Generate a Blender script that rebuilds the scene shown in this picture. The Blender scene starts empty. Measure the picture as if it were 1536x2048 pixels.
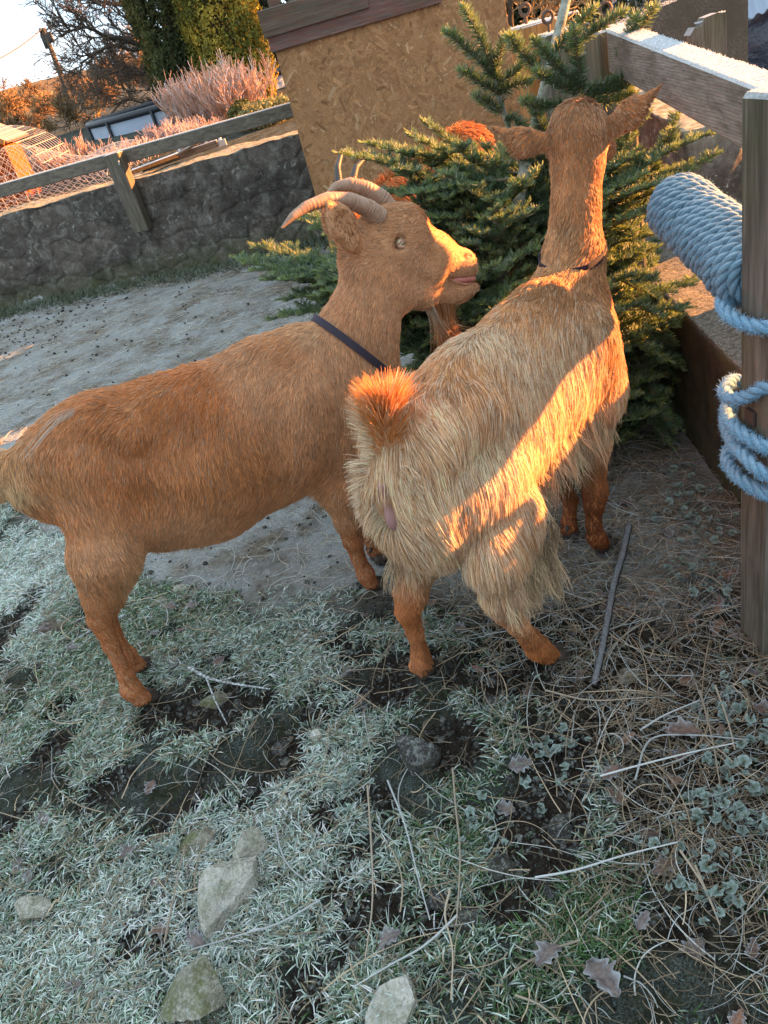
import bpy, math, random
import numpy as np
from mathutils import Vector

R = math.radians
rng = np.random.default_rng(7)
random.seed(7)
SC = bpy.context.scene
COL = SC.collection

# ---------------------------------------------------------------- camera, sky, sun, exposure
CAM_H = 1.35
PITCH, ROLL, FPX = R(31.83), R(16.46), 1538.0
cam_d = bpy.data.cameras.new("camera")
cam = bpy.data.objects.new("camera", cam_d); COL.objects.link(cam); SC.camera = cam
cam_d.sensor_fit = 'VERTICAL'; cam_d.sensor_height = 32.0
cam_d.lens = FPX / 2048.0 * 32.0
cam_d.clip_start = 0.02; cam_d.clip_end = 2500
_cr, _sr, _cp, _sp = math.cos(ROLL), math.sin(ROLL), math.cos(PITCH), math.sin(PITCH)
_fw = Vector((0, _cp, -_sp)); _u0 = Vector((0, _sp, _cp)); _r0 = Vector((1, 0, 0))
# image right = c*r - s*up ; image up = s*r + c*up
_right = _r0 * _cr - _u0 * _sr
_up = _r0 * _sr + _u0 * _cr
from mathutils import Matrix
cam.matrix_world = Matrix(((_right.x, _up.x, -_fw.x, 0), (_right.y, _up.y, -_fw.y, 0), (_right.z, _up.z, -_fw.z, CAM_H), (0, 0, 0, 1)))

SUN_EL, SUN_AZ = R(11.0), R(11.0)           # azimuth measured from +X towards +Y
sun_dir = Vector((math.cos(SUN_EL) * math.cos(SUN_AZ), math.cos(SUN_EL) * math.sin(SUN_AZ), math.sin(SUN_EL)))
sd = bpy.data.lights.new("sun", 'SUN'); so = bpy.data.objects.new("sun", sd); COL.objects.link(so)
sd.energy = 2.1; sd.angle = R(0.5); sd.color = (1.0, 0.39, 0.10)
so.rotation_euler = sun_dir.to_track_quat('Z', 'Y').to_euler()
w = bpy.data.worlds.new("World"); SC.world = w; w.use_nodes = True
nt = w.node_tree; nt.nodes.clear()
wo = nt.nodes.new('ShaderNodeOutputWorld'); bg = nt.nodes.new('ShaderNodeBackground')
sky = nt.nodes.new('ShaderNodeTexSky'); sky.sky_type = 'NISHITA'; sky.sun_disc = False
sky.sun_elevation = SUN_EL; sky.sun_rotation = math.pi / 2 - SUN_AZ
sky.air_density = .9; sky.dust_density = 1.0; sky.ozone_density = 1.0
sky.ozone_density = .4; sky.dust_density = .7
wm = nt.nodes.new('ShaderNodeMix'); wm.data_type = 'RGBA'; wm.blend_type = 'MULTIPLY'; wm.inputs[0].default_value = 1.0; wm.inputs[7].default_value = (1.06, 1.0, .93, 1)
nt.links.new(sky.outputs[0], wm.inputs[6])
# the photograph's sky never burns out: cap its radiance, with thin cloud in it
cap = nt.nodes.new('ShaderNodeMix'); cap.data_type = 'RGBA'; cap.blend_type = 'DARKEN'; cap.inputs[0].default_value = 1.0
tcw = nt.nodes.new('ShaderNodeTexCoord'); mpw = nt.nodes.new('ShaderNodeMapping'); mpw.inputs['Scale'].default_value = (1.0, 1.0, 3.0); nt.links.new(tcw.outputs['Generated'], mpw.inputs[0])
ncl = nt.nodes.new('ShaderNodeTexNoise'); ncl.inputs['Scale'].default_value = 3.2; ncl.inputs['Detail'].default_value = 6; nt.links.new(mpw.outputs[0], ncl.inputs['Vector'])
rcl = nt.nodes.new('ShaderNodeValToRGB'); rcl.color_ramp.elements[0].position = .42; rcl.color_ramp.elements[0].color = (.42, .54, .64, 1); rcl.color_ramp.elements[1].position = .62; rcl.color_ramp.elements[1].color = (.53, .57, .60, 1)
nt.links.new(ncl.outputs[0], rcl.inputs[0]); nt.links.new(wm.outputs[2], cap.inputs[6]); nt.links.new(rcl.outputs[0], cap.inputs[7]); thin = nt.nodes.new('ShaderNodeMix'); thin.data_type = 'RGBA'; thin.inputs[0].default_value = .55      # thin high cloud veils the whole sky
nt.links.new(cap.outputs[2], thin.inputs[6]); nt.links.new(rcl.outputs[0], thin.inputs[7]); nt.links.new(thin.outputs[2], bg.inputs[0]); nt.links.new(bg.outputs[0], wo.inputs[0])
bg.inputs[1].default_value = 0.15
SC.view_settings.view_transform = 'Standard'; SC.view_settings.look = 'None'
SC.view_settings.exposure = 4.3; SC.view_settings.gamma = 1.0
SC.cycles.max_bounces = 5; SC.cycles.diffuse_bounces = 3; SC.cycles.transparent_max_bounces = 6
SC.cycles.use_denoising = True; SC.cycles.sample_clamp_indirect = 1.2; SC.cycles.sample_clamp_direct = 12

# ---------------------------------------------------------------- camera-plan helpers (pixel of the 1536x2048 photo -> real point at a chosen distance)
def ray(px, py):
    u = (px - 768) / FPX; v = (py - 1024) / FPX
    r = u * _cr - v * _sr; up = -u * _sr - v * _cr
    return np.array([r, _cp + up * _sp, -_sp + up * _cp])
C0 = np.array([0, 0, CAM_H])
def aty(px, py, Y): d = ray(px, py); return C0 + d * (Y / d[1])
def atx(px, py, X): d = ray(px, py); return C0 + d * (X / d[0])
def atz(px, py, Z=0.0): d = ray(px, py); return C0 + d * ((Z - CAM_H) / d[2])
def atpl(px, py, p0, n, off=0.0):
    d = ray(px, py); t = (np.dot(np.asarray(p0) - C0, n) + off) / np.dot(d, n); return C0 + d * t

# ---------------------------------------------------------------- noise
def _hash(ix, iy, iz, seed):
    h = (ix.astype(np.int64) * 374761393 + iy.astype(np.int64) * 668265263 + iz.astype(np.int64) * 2147483647 + seed * 974634777) & 0xffffffff
    h = ((h ^ (h >> 13)) * 1274126177) & 0xffffffff
    h = ((h ^ (h >> 16)) * 2246822519) & 0xffffffff
    return ((h ^ (h >> 15)) & 0xffffff) / float(0xffffff)
def vnoise(p, seed=0):
    p = np.asarray(p, float); i = np.floor(p).astype(np.int64); f = p - i; f = f * f * (3 - 2 * f)
    out = 0
    for a in (0, 1):
        for b in (0, 1):
            for c in (0, 1):
                wgt = (f[:, 0] if a else 1 - f[:, 0]) * (f[:, 1] if b else 1 - f[:, 1]) * (f[:, 2] if c else 1 - f[:, 2])
                out = out + wgt * _hash(i[:, 0] + a, i[:, 1] + b, i[:, 2] + c, seed)
    return out * 2 - 1
def fbm(p, oct=4, seed=0):
    p = np.asarray(p, float); a, s, o = 0.5, 0.0, 1.0
    for k in range(oct):
        s = s + a * vnoise(p * o + k * 17.3, seed + k); a *= .5; o *= 2.03
    return s
def sstep(a, b, x):
    t = np.clip((x - a) / (b - a), 0, 1); return t * t * (3 - 2 * t)
def nrm(v):
    v = np.asarray(v, float); return v / np.maximum(np.linalg.norm(v, axis=-1, keepdims=True), 1e-9)

# ---------------------------------------------------------------- object helpers
def tag(o, label=None, cat=None, group=None, kind=None):
    if label: o['label'] = label
    if cat: o['category'] = cat
    if group: o['group'] = group
    if kind: o['kind'] = kind
    return o
def empty(name, loc, label=None, cat=None, group=None, kind=None):
    o = bpy.data.objects.new(name, None); COL.objects.link(o); o.location = [float(v) for v in loc]
    o.empty_display_size = .05
    return tag(o, label, cat, group, kind)
def put(o, parent):
    COL.objects.link(o)
    if parent is not None:
        o.parent = parent
        l = Vector((0, 0, 0)); p = parent
        while p is not None: l += Vector(p.location); p = p.parent
        o.location = -l                       # data is in world coordinates; thing empties are never rotated when built
    return o
def mesh_np(name, V, F, mat=None, parent=None, smooth=True, attrs=None):
    """V (n,3); F list of int arrays (k,3)/(k,4)"""
    V = np.asarray(V, np.float32)
    if isinstance(F, np.ndarray): F = [F]
    F = [np.asarray(f, np.int32) for f in F if len(f)]
    me = bpy.data.meshes.new(name)
    me.vertices.add(len(V)); me.vertices.foreach_set('co', V.ravel())
    tot = sum(f.size for f in F); nf = sum(len(f) for f in F)
    me.loops.add(tot); me.polygons.add(nf)
    me.loops.foreach_set('vertex_index', np.concatenate([f.ravel() for f in F]))
    lt = np.concatenate([np.full(len(f), f.shape[1], np.int32) for f in F])
    ls = np.concatenate([[0], np.cumsum(lt)[:-1]]).astype(np.int32)
    me.polygons.foreach_set('loop_start', ls)
    try: me.polygons.foreach_set('loop_total', lt)
    except Exception: pass
    me.polygons.foreach_set('use_smooth', np.full(nf, bool(smooth)))
    me.update(calc_edges=True); me.validate()
    if attrs:
        for k, a in attrs.items():
            a = np.asarray(a, np.float32)
            if a.ndim == 1:
                at = me.attributes.new(k, 'FLOAT', 'POINT'); at.data.foreach_set('value', a)
            else:
                if a.shape[1] == 3: a = np.hstack([a, np.ones((len(a), 1), np.float32)])
                at = me.attributes.new(k, 'FLOAT_COLOR', 'POINT'); at.data.foreach_set('color', a.astype(np.float32).ravel())
    if mat: me.materials.append(mat)
    o = bpy.data.objects.new(name, me); put(o, parent); return o
def curves_np(name, P, Rad, mat=None, parent=None, col=None):
    """P (n,k,3) points, Rad (n,k) or (k,) radii, col (n,3)"""
    P = np.asarray(P, np.float32); n, k = P.shape[:2]
    Rad = np.broadcast_to(np.asarray(Rad, np.float32), (n, k))
    cu = bpy.data.hair_curves.new(name)
    cu.add_curves([k] * n)
    cu.attributes['position'].data.foreach_set('vector', P.ravel())
    ra = cu.attributes.get('radius') or cu.attributes.new('radius', 'FLOAT', 'POINT')
    ra.data.foreach_set('value', np.ascontiguousarray(Rad).ravel())
    if col is not None:
        c = np.hstack([np.asarray(col, np.float32), np.ones((n, 1), np.float32)]).astype(np.float32)
        ca = cu.attributes.new('tint', 'FLOAT_COLOR', 'CURVE'); ca.data.foreach_set('color', c.ravel())
    if mat: cu.materials.append(mat)
    o = bpy.data.objects.new(name, cu); put(o, parent); return o

class MB:
    def __init__(s): s.V = []; s.F3 = []; s.F4 = []; s.n = 0
    def add(s, V, F):
        V = np.asarray(V, float).reshape(-1, 3); s.V.append(V)
        for f in (F if isinstance(F, list) else [F]):
            f = np.asarray(f, int)
            if f.size: (s.F3 if f.shape[1] == 3 else s.F4).append(f + s.n)
        s.n += len(V); return s
    def box(s, c, size, ax=None, jit=0.0, bev=0.004):
        """bevelled box; ax = 3x3 rows = local axes"""
        c = np.asarray(c, float); h = np.asarray(size, float) / 2; ax = np.eye(3) if ax is None else np.asarray(ax, float)
        b = min(bev, h.min() * .45)
        V = []; idx = {}
        for i in (-1, 1):
            for j in (-1, 1):
                for k in (-1, 1):
                    for a in range(3):
                        v = h * [i, j, k]
                        for q in range(3):
                            if q != a: v[q] -= np.sign(v[q]) * b
                        idx[(i, j, k, a)] = len(V); V.append(v)
        F4, F3 = [], []
        sg = (-1, 1)
        for a in range(3):
            p, q = (a + 1) % 3, (a + 2) % 3
            for s_ in sg:
                def key(x, y):
                    t = [0, 0, 0]; t[a] = s_; t[p] = x; t[q] = y; return (t[0], t[1], t[2], a)
                f = [idx[key(-1, -1)], idx[key(1, -1)], idx[key(1, 1)], idx[key(-1, 1)]]
                F4.append(f if s_ > 0 else f[::-1])
        for a in range(3):      # edges along axis a
            p, q = (a + 1) % 3, (a + 2) % 3
            for x in sg:
                for y in sg:
                    def kk(z, w_):
                        t = [0, 0, 0]; t[a] = z; t[p] = x; t[q] = y; return (t[0], t[1], t[2], w_)
                    f = [idx[kk(-1, p)], idx[kk(1, p)], idx[kk(1, q)], idx[kk(-1, q)]]
                    F4.append(f if x * y < 0 else f[::-1])
        for i in sg:
            for j in sg:
                for k in sg:
                    f = [idx[(i, j, k, 0)], idx[(i, j, k, 1)], idx[(i, j, k, 2)]]
                    F3.append(f if i * j * k > 0 else f[::-1])
        V = np.array(V)
        if jit: V = V + rng.normal(0, jit, V.shape)
        return s.add(V @ ax + c, [np.array(F4), np.array(F3)])
    def beam(s, a, b, w_, h_, up=(0, 0, 1), bev=0.006, ext=0.0, jit=0.0):
        """box from a to b; w_ sideways, h_ along up"""
        a = np.asarray(a, float); b = np.asarray(b, float); d = b - a; L = np.linalg.norm(d); d /= L
        sd_ = nrm(np.cross(d, up)); u = np.cross(sd_, d)
        return s.box((a + b) / 2, (L + 2 * ext, w_, h_), np.array([d, sd_, u]), jit, bev)
    def tube(s, pts, rad, sides=8, cap=True):
        pts = np.asarray(pts, float); n = len(pts); rad = np.broadcast_to(np.asarray(rad, float), (n,))
        T = np.gradient(pts, axis=0); T = nrm(T)
        N = np.zeros_like(T); ref = np.array([0, 0, 1.]) if abs(T[0][2]) < .9 else np.array([1., 0, 0])
        N[0] = nrm(np.cross(T[0], ref))
        for i in range(1, n):
            v = N[i - 1] - T[i] * np.dot(N[i - 1], T[i]); N[i] = v / max(np.linalg.norm(v), 1e-9)
        B = np.cross(T, N); a = np.linspace(0, 2 * np.pi, sides, endpoint=False)
        ring = (N[:, None] * np.cos(a)[None, :, None] + B[:, None] * np.sin(a)[None, :, None]) * rad[:, None, None] + pts[:, None]
        V = ring.reshape(-1, 3); i = np.arange(n - 1)[:, None] * sides; j = np.arange(sides)[None]; j2 = (j + 1) % sides
        F = np.stack([i + j, i + j2, i + sides + j2, i + sides + j], -1).reshape(-1, 4)
        fs = [F]
        if cap:
            V = np.vstack([V, pts[0], pts[-1]]); m = n * sides
            jj = np.arange(sides); k2 = (jj + 1) % sides
            fs.append(np.stack([np.full(sides, m), k2, jj], -1))
            fs.append(np.stack([np.full(sides, m + 1), (n - 1) * sides + jj, (n - 1) * sides + k2], -1))
        return s.add(V, fs)
    def grid_box(s, a, b, z0, z1, th, nx, nz, seed, amp, topamp=0.0):
        """rough wall: displaced front, back, top between plan points a and b"""
        a = np.asarray(a, float); b = np.asarray(b, float); d = nrm(b - a); nn = np.array([d[1], -d[0]])
        nt_ = max(3, int(th / ((np.linalg.norm(b - a)) / nx)) + 1)
        # profile around: front up, top, back down
        prof = [(0, t) for t in np.linspace(0, 1, nz)] + [(t, 1) for t in np.linspace(0, 1, nt_)[1:-1]] + [(1, t) for t in np.linspace(1, 0, max(4, nz // 4))]
        U = np.linspace(0, 1, nx); P = np.array(prof)
        uu, pp = np.meshgrid(U, np.arange(len(P)), indexing='ij')
        xy = a[None, None] + (b - a)[None, None] * uu[..., None] + nn * (th / 2 - P[pp, 0] * th)[..., None]
        z = z0 + (z1 - z0) * P[pp, 1]
        V = np.concatenate([xy, z[..., None]], -1).reshape(-1, 3)
        n1 = fbm(V * 6, 4, seed); n2 = fbm(V * 25, 3, seed + 9)
        off = (n1 * 1.2 + n2 * .5) * amp
        side = np.where(P[pp, 0].ravel() == 0, 1.0, np.where(P[pp, 0].ravel() == 1, -1.0, 0.0))
        V[:, :2] += nn * (off * side)[:, None]
        top = P[pp, 1].ravel() > .99
        V[:, 2] += np.where(top, fbm(V * 4 + 5, 4, seed + 3) * topamp * 1.5 + n2 * topamp * .6, 0)
        m = len(P); i = np.arange(nx - 1)[:, None] * m; j = np.arange(m - 1)[None]
        F = np.stack([i + j, i + m + j, i + m + j + 1, i + j + 1], -1).reshape(-1, 4)
        # end caps (fans)
        s.add(V, F); base = s.n - len(V)
        for e, fl in ((0, False), ((nx - 1) * m, True)):
            c = V[e:e + m].mean(0); ci = s.n; s.V.append(c[None]); s.n += 1
            k = np.arange(m - 1); f = np.stack([np.full(m - 1, ci), base + e + k, base + e + k + 1], -1)
            s.F3.append(f[:, ::-1] if fl else f)
        return s
    def build(s, name, mat, parent=None, smooth=False, attrs=None):
        F = []
        if s.F4: F.append(np.vstack(s.F4))
        if s.F3: F.append(np.vstack(s.F3))
        return mesh_np(name, np.vstack(s.V), F, mat, parent, smooth, attrs)

# ---------------------------------------------------------------- materials
class NT:
    def __init__(s, name, rough=.8, spec=.3):
        s.m = bpy.data.materials.new(name); s.m.use_nodes = True; s.t = s.m.node_tree; s.t.nodes.clear()
        s.o = s.n('OutputMaterial'); s.b = s.n('BsdfPrincipled'); s.l(s.b.outputs[0], s.o.inputs[0])
        s.b.inputs['Roughness'].default_value = rough; s.b.inputs['Specular IOR Level'].default_value = spec
        s.co = None
    def n(s, t, **k):
        x = s.t.nodes.new('ShaderNode' + t)
        for a, b in k.items(): setattr(x, a, b)
        return x
    def l(s, a, b): s.t.links.new(a, b)
    def coord(s, sc=(1, 1, 1), rot=(0, 0, 0), kind='Object'):
        if s.co is None: s.co = s.n('TexCoord')
        mp = s.n('Mapping'); mp.inputs['Scale'].default_value = sc; mp.inputs['Rotation'].default_value = rot
        s.l(s.co.outputs[kind], mp.inputs[0]); return mp.outputs[0]
    def noise(s, scale, vec=None, detail=5, rough=.6, dist=0.0):
        x = s.n('TexNoise'); x.inputs['Scale'].default_value = scale; x.inputs['Detail'].default_value = detail
        x.inputs['Roughness'].default_value = rough; x.inputs['Distortion'].default_value = dist
        s.l(vec if vec is not None else s.coord(), x.inputs['Vector']); return x.outputs[0]
    def ramp(s, fac, stops, interp='LINEAR'):
        x = s.n('ValToRGB'); x.color_ramp.interpolation = interp; e = x.color_ramp.elements
        while len(e) < len(stops): e.new(.5)
        for q, (p, c) in zip(e, stops):
            q.position = p; q.color = (c, c, c, 1) if isinstance(c, (int, float)) else (*c, 1)
        s.l(fac, x.inputs[0]); return x.outputs[0]
    def mix(s, fac, a, b, mode='MIX'):
        x = s.n('Mix', data_type='RGBA', blend_type=mode)
        for i, v in ((0, fac), (6, a), (7, b)):
            sock = x.inputs[i]
            if hasattr(v, 'links'): s.l(v, sock)
            elif isinstance(v, (int, float)): sock.default_value = v if i == 0 else (v, v, v, 1)
            else: sock.default_value = (*v, 1)
        return x.outputs[2]
    def math(s, op, a, b=None):
        x = s.n('Math', operation=op)
        for i, v in enumerate((a, b)):
            if v is None: continue
            if hasattr(v, 'links'): s.l(v, x.inputs[i])
            else: x.inputs[i].default_value = v
        return x.outputs[0]
    def attr(s, name, out='Fac'):
        x = s.n('Attribute'); x.attribute_name = name; return x.outputs[out]
    def col(s, v):
        if hasattr(v, 'links'): s.l(v, s.b.inputs['Base Color'])
        else: s.b.inputs['Base Color'].default_value = (*v, 1)
        return s
    def bump(s, h, dist=.01, strength=1.0):
        x = s.n('Bump'); x.inputs['Distance'].default_value = dist; x.inputs['Strength'].default_value = strength
        s.l(h, x.inputs['Height']); s.l(x.outputs[0], s.b.inputs['Normal']); return s
    def upness(s):
        g = s.n('NewGeometry'); x = s.n('SeparateXYZ'); s.l(g.outputs['Normal'], x.inputs[0]); return x.outputs[2]
    def transl(s, fac, colr):
        """add translucency"""
        tr = s.n('BsdfTranslucent'); mx = s.n('MixShader'); mx.inputs[0].default_value = fac
        if hasattr(colr, 'links'): s.l(colr, tr.inputs[0])
        else: tr.inputs[0].default_value = (*colr, 1)
        s.l(s.b.outputs[0], mx.inputs[1]); s.l(tr.outputs[0], mx.inputs[2]); s.l(mx.outputs[0], s.o.inputs[0]); return s

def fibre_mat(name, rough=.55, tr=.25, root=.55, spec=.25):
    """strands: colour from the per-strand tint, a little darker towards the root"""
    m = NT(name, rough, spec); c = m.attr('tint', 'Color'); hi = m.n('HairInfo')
    f = m.ramp(hi.outputs['Intercept'], [(0, root), (.6, 1.0)])  # root end darkened: paints the shade between strands
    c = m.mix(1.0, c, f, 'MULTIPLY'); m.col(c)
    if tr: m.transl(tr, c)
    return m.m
# ================================================================ ANIMAL TOOLS
def surface_nets(D, org, h):
    """D: signed distances on a grid -> (V, quads)"""
    s = D < 0
    nx, ny, nz = D.shape
    c = np.zeros((nx - 1, ny - 1, nz - 1), np.int8)
    for a in (0, 1):
        for b in (0, 1):
            for d in (0, 1): c += s[a:nx - 1 + a, b:ny - 1 + b, d:nz - 1 + d]
    act = (c > 0) & (c < 8)
    idx = -np.ones(act.shape, np.int64); ii = np.argwhere(act); idx[act] = np.arange(len(ii))
    acc = np.zeros((len(ii), 3)); cnt = np.zeros(len(ii))
    i0, j0, k0 = ii.T
    for ax in range(3):
        o1, o2 = [q for q in range(3) if q != ax]
        for a in (0, 1):
            for b in (0, 1):
                off = [0, 0, 0]; off[o1] = a; off[o2] = b
                off2 = list(off); off2[ax] = 1
                d0 = D[i0 + off[0], j0 + off[1], k0 + off[2]]; d1 = D[i0 + off2[0], j0 + off2[1], k0 + off2[2]]
                cr = (d0 < 0) != (d1 < 0); t = np.where(cr, d0 / np.where(cr, d0 - d1, 1), 0)
                p = np.tile(np.array(off, float), (len(ii), 1)); p[:, ax] += t
                acc += p * cr[:, None]; cnt += cr
    V = (ii + acc / cnt[:, None]) * h + org
    Q = []
    for ax in range(3):
        sl0 = [slice(None)] * 3; sl1 = [slice(None)] * 3; sl0[ax] = slice(0, -1); sl1[ax] = slice(1, None)
        e = s[tuple(sl0)] != s[tuple(sl1)]; inside0 = s[tuple(sl0)]
        p, q = (ax + 1) % 3, (ax + 2) % 3
        E_ = np.argwhere(e)
        ok = (E_[:, p] > 0) & (E_[:, q] > 0) & (E_[:, p] < idx.shape[p]) & (E_[:, q] < idx.shape[q]) & (E_[:, ax] < idx.shape[ax])
        E_ = E_[ok]; ins = inside0[tuple(E_.T)]
        def g(dp, dq):
            f = E_.copy(); f[:, p] += dp; f[:, q] += dq; return idx[tuple(f.T)]
        f = np.stack([g(-1, -1), g(0, -1), g(0, 0), g(-1, 0)], -1)
        f[~ins] = f[~ins][:, ::-1]
        Q.append(f)
    Q = np.vstack(Q); Q = Q[(Q >= 0).all(1)]
    return V, Q

class SDF:
    """blend of round cones; positive prims add, negative carve"""
    def __init__(s): s.p = []
    def cone(s, a, b, ra, rb, k=.03, flat=None, carve=False):
        """flat = (axis, factor): body is `factor` times as wide along axis"""
        s.p.append((np.asarray(a, float), np.asarray(b, float), ra, rb, k, flat, carve)); return s
    def ball(s, a, r, k=.03, flat=None, carve=False): return s.cone(a, np.asarray(a, float) + 1e-4, r, r, k, flat, carve)
    def mesh(s, h):
        lo = np.min([np.minimum(a - ra, b - rb) for a, b, ra, rb, k, fl, c in s.p if not c], 0) - .03
        hi = np.max([np.maximum(a + ra, b + rb) for a, b, ra, rb, k, fl, c in s.p if not c], 0) + .03
        n = np.ceil((hi - lo) / h).astype(int) + 1
        D = np.full(n, .05, np.float32)
        ax = [lo[i] + np.arange(n[i]) * h for i in range(3)]
        for a, b, ra, rb, k, fl, carve in s.p:
            ext = max(ra, rb) * (max(1, fl[1]) if fl else 1) + k + .055
            l_ = np.maximum(((np.minimum(a, b) - ext - lo) / h).astype(int), 0)
            u_ = np.minimum(((np.maximum(a, b) + ext - lo) / h).astype(int) + 2, n)
            X, Y, Z = np.meshgrid(*[ax[i][l_[i]:u_[i]] for i in range(3)], indexing='ij')
            P = np.stack([X, Y, Z], -1) - a; ba = b - a
            sc = 1.0
            if fl is not None:
                w_ = nrm(fl[0]); q = 1 / fl[1] - 1
                P = P + (P @ w_)[..., None] * w_ * q; ba = ba + np.dot(ba, w_) * w_ * q; sc = min(1.0, fl[1])
            L2 = max(np.dot(ba, ba), 1e-10); t = np.clip((P @ ba) / L2, 0, 1)
            d = (np.linalg.norm(P - t[..., None] * ba, axis=-1) - (ra + (rb - ra) * t)) * sc
            sub = D[l_[0]:u_[0], l_[1]:u_[1], l_[2]:u_[2]]
            if carve:
                d2 = -d; hh = np.clip(.5 + .5 * (d2 - sub) / k, 0, 1); r = sub * (1 - hh) + d2 * hh + k * hh * (1 - hh)
            else:
                hh = np.clip(.5 + .5 * (sub - d) / k, 0, 1); r = sub * (1 - hh) + d * hh - k * hh * (1 - hh)
            D[l_[0]:u_[0], l_[1]:u_[1], l_[2]:u_[2]] = r
        return surface_nets(D, lo, h)

def relax(V, Q, n=2, f=.5):
    e = np.vstack([Q[:, [0, 1]], Q[:, [1, 2]], Q[:, [2, 3]], Q[:, [3, 0]]])
    for _ in range(n):
        acc = np.zeros_like(V); c = np.zeros(len(V))
        for a, b in ((0, 1), (1, 0)):
            for ax in range(3): acc[:, ax] += np.bincount(e[:, a], V[e[:, b], ax], len(V))
            c += np.bincount(e[:, a], minlength=len(V))
        V = V * (1 - f) + acc / np.maximum(c, 1)[:, None] * f
    return V

def sample_surf(V, Q, N, dens=None):
    A, B, C_, D_ = V[Q[:, 0]], V[Q[:, 1]], V[Q[:, 2]], V[Q[:, 3]]
    nn = np.cross(C_ - A, D_ - B); ar = np.linalg.norm(nn, axis=1) * .5; nn = nrm(nn)
    wgt = ar * (dens((A + C_) / 2) if dens else 1); wgt = np.maximum(wgt, 0)
    f = rng.choice(len(Q), N, p=wgt / wgt.sum()); u, v = rng.random((2, N, 1))
    P = (A[f] * (1 - u) + B[f] * u) * (1 - v) + (D_[f] * (1 - u) + C_[f] * u) * v
    return P, nn[f]

def field(P, anchors, power=4.0):
    """inverse-distance blend of anchor rows [x,y,z, values...]"""
    A = np.asarray(anchors, float); out = np.zeros((len(P), A.shape[1] - 3))
    for i in range(0, len(P), 40000):
        d = np.linalg.norm(P[i:i + 40000, None] - A[None, :, :3], axis=2) + .01
        w_ = d ** -power; w_ /= w_.sum(1, keepdims=True); out[i:i + 40000] = w_ @ A[:, 3:]
    return out

def grow(P, N, dirs, length, lift=.25, droop=0.0, curl=.1, k=5, clump=0.0, clump_n=0, wave=0.0, seed=3):
    """strand points (n,k,3)"""
    n = len(P); g = np.random.default_rng(seed)
    T = dirs - N * (dirs * N).sum(1, keepdims=True); T = nrm(T)
    lift = np.broadcast_to(lift, (n,))[:, None]
    dirs = nrm(dirs); d = nrm(T * np.clip(np.linalg.norm(dirs - N * (dirs * N).sum(1, keepdims=True), axis=1, keepdims=True) * 1.6, .05, 1) + N * lift + dirs * np.maximum((dirs * N).sum(1, keepdims=True), 0) + g.normal(0, curl, (n, 3)))
    L = np.broadcast_to(length, (n,))[:, None] / (k - 1)
    droop = np.broadcast_to(droop, (n,))[:, None]
    out = np.zeros((n, k, 3)); out[:, 0] = P; side = nrm(np.cross(d, [0, 0, 1.0]) + 1e-6); ph = g.uniform(0, 6.28, (n, 1))
    for i in range(1, k):
        out[:, i] = out[:, i - 1] + d * L
        d = nrm(d + np.array([0, 0, -1.0]) * droop / (k - 1) - N * lift * .35 + side * np.sin(ph + i * 1.4) * wave)
    if clump_n:
        c = g.choice(n, min(clump_n, n), replace=False); C_ = P[c]
        from mathutils.kdtree import KDTree
        kd = KDTree(len(c))
        for i, q in enumerate(C_): kd.insert(q, i)
        kd.balance()
        nr = np.array([kd.find(p)[1] for p in P]); guide = out[c[nr]]
        t = (np.arange(k) / (k - 1)) ** 1.3
        out = out + (guide - out) * (t * clump)[None, :, None] * np.where(np.linalg.norm(P - C_[nr], axis=1) < .06, 1, 0)[:, None, None]
    return out
def tint(n, base, var=.15, alt=None, altp=0.0, P=None, big=.15, seed=5):
    g = np.random.default_rng(seed); c = np.broadcast_to(np.asarray(base, float), (n, 3)).copy()
    if alt is not None:
        m = g.random(n) < altp; c[m] = np.asarray(alt, float)[m] if np.ndim(alt) == 2 else alt
    c *= np.exp(g.normal(0, var, (n, 1)))
    if P is not None: c *= (1 + big * fbm(P * 14, 3, seed))[:, None]
    return np.clip(c, .003, .95)
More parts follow.
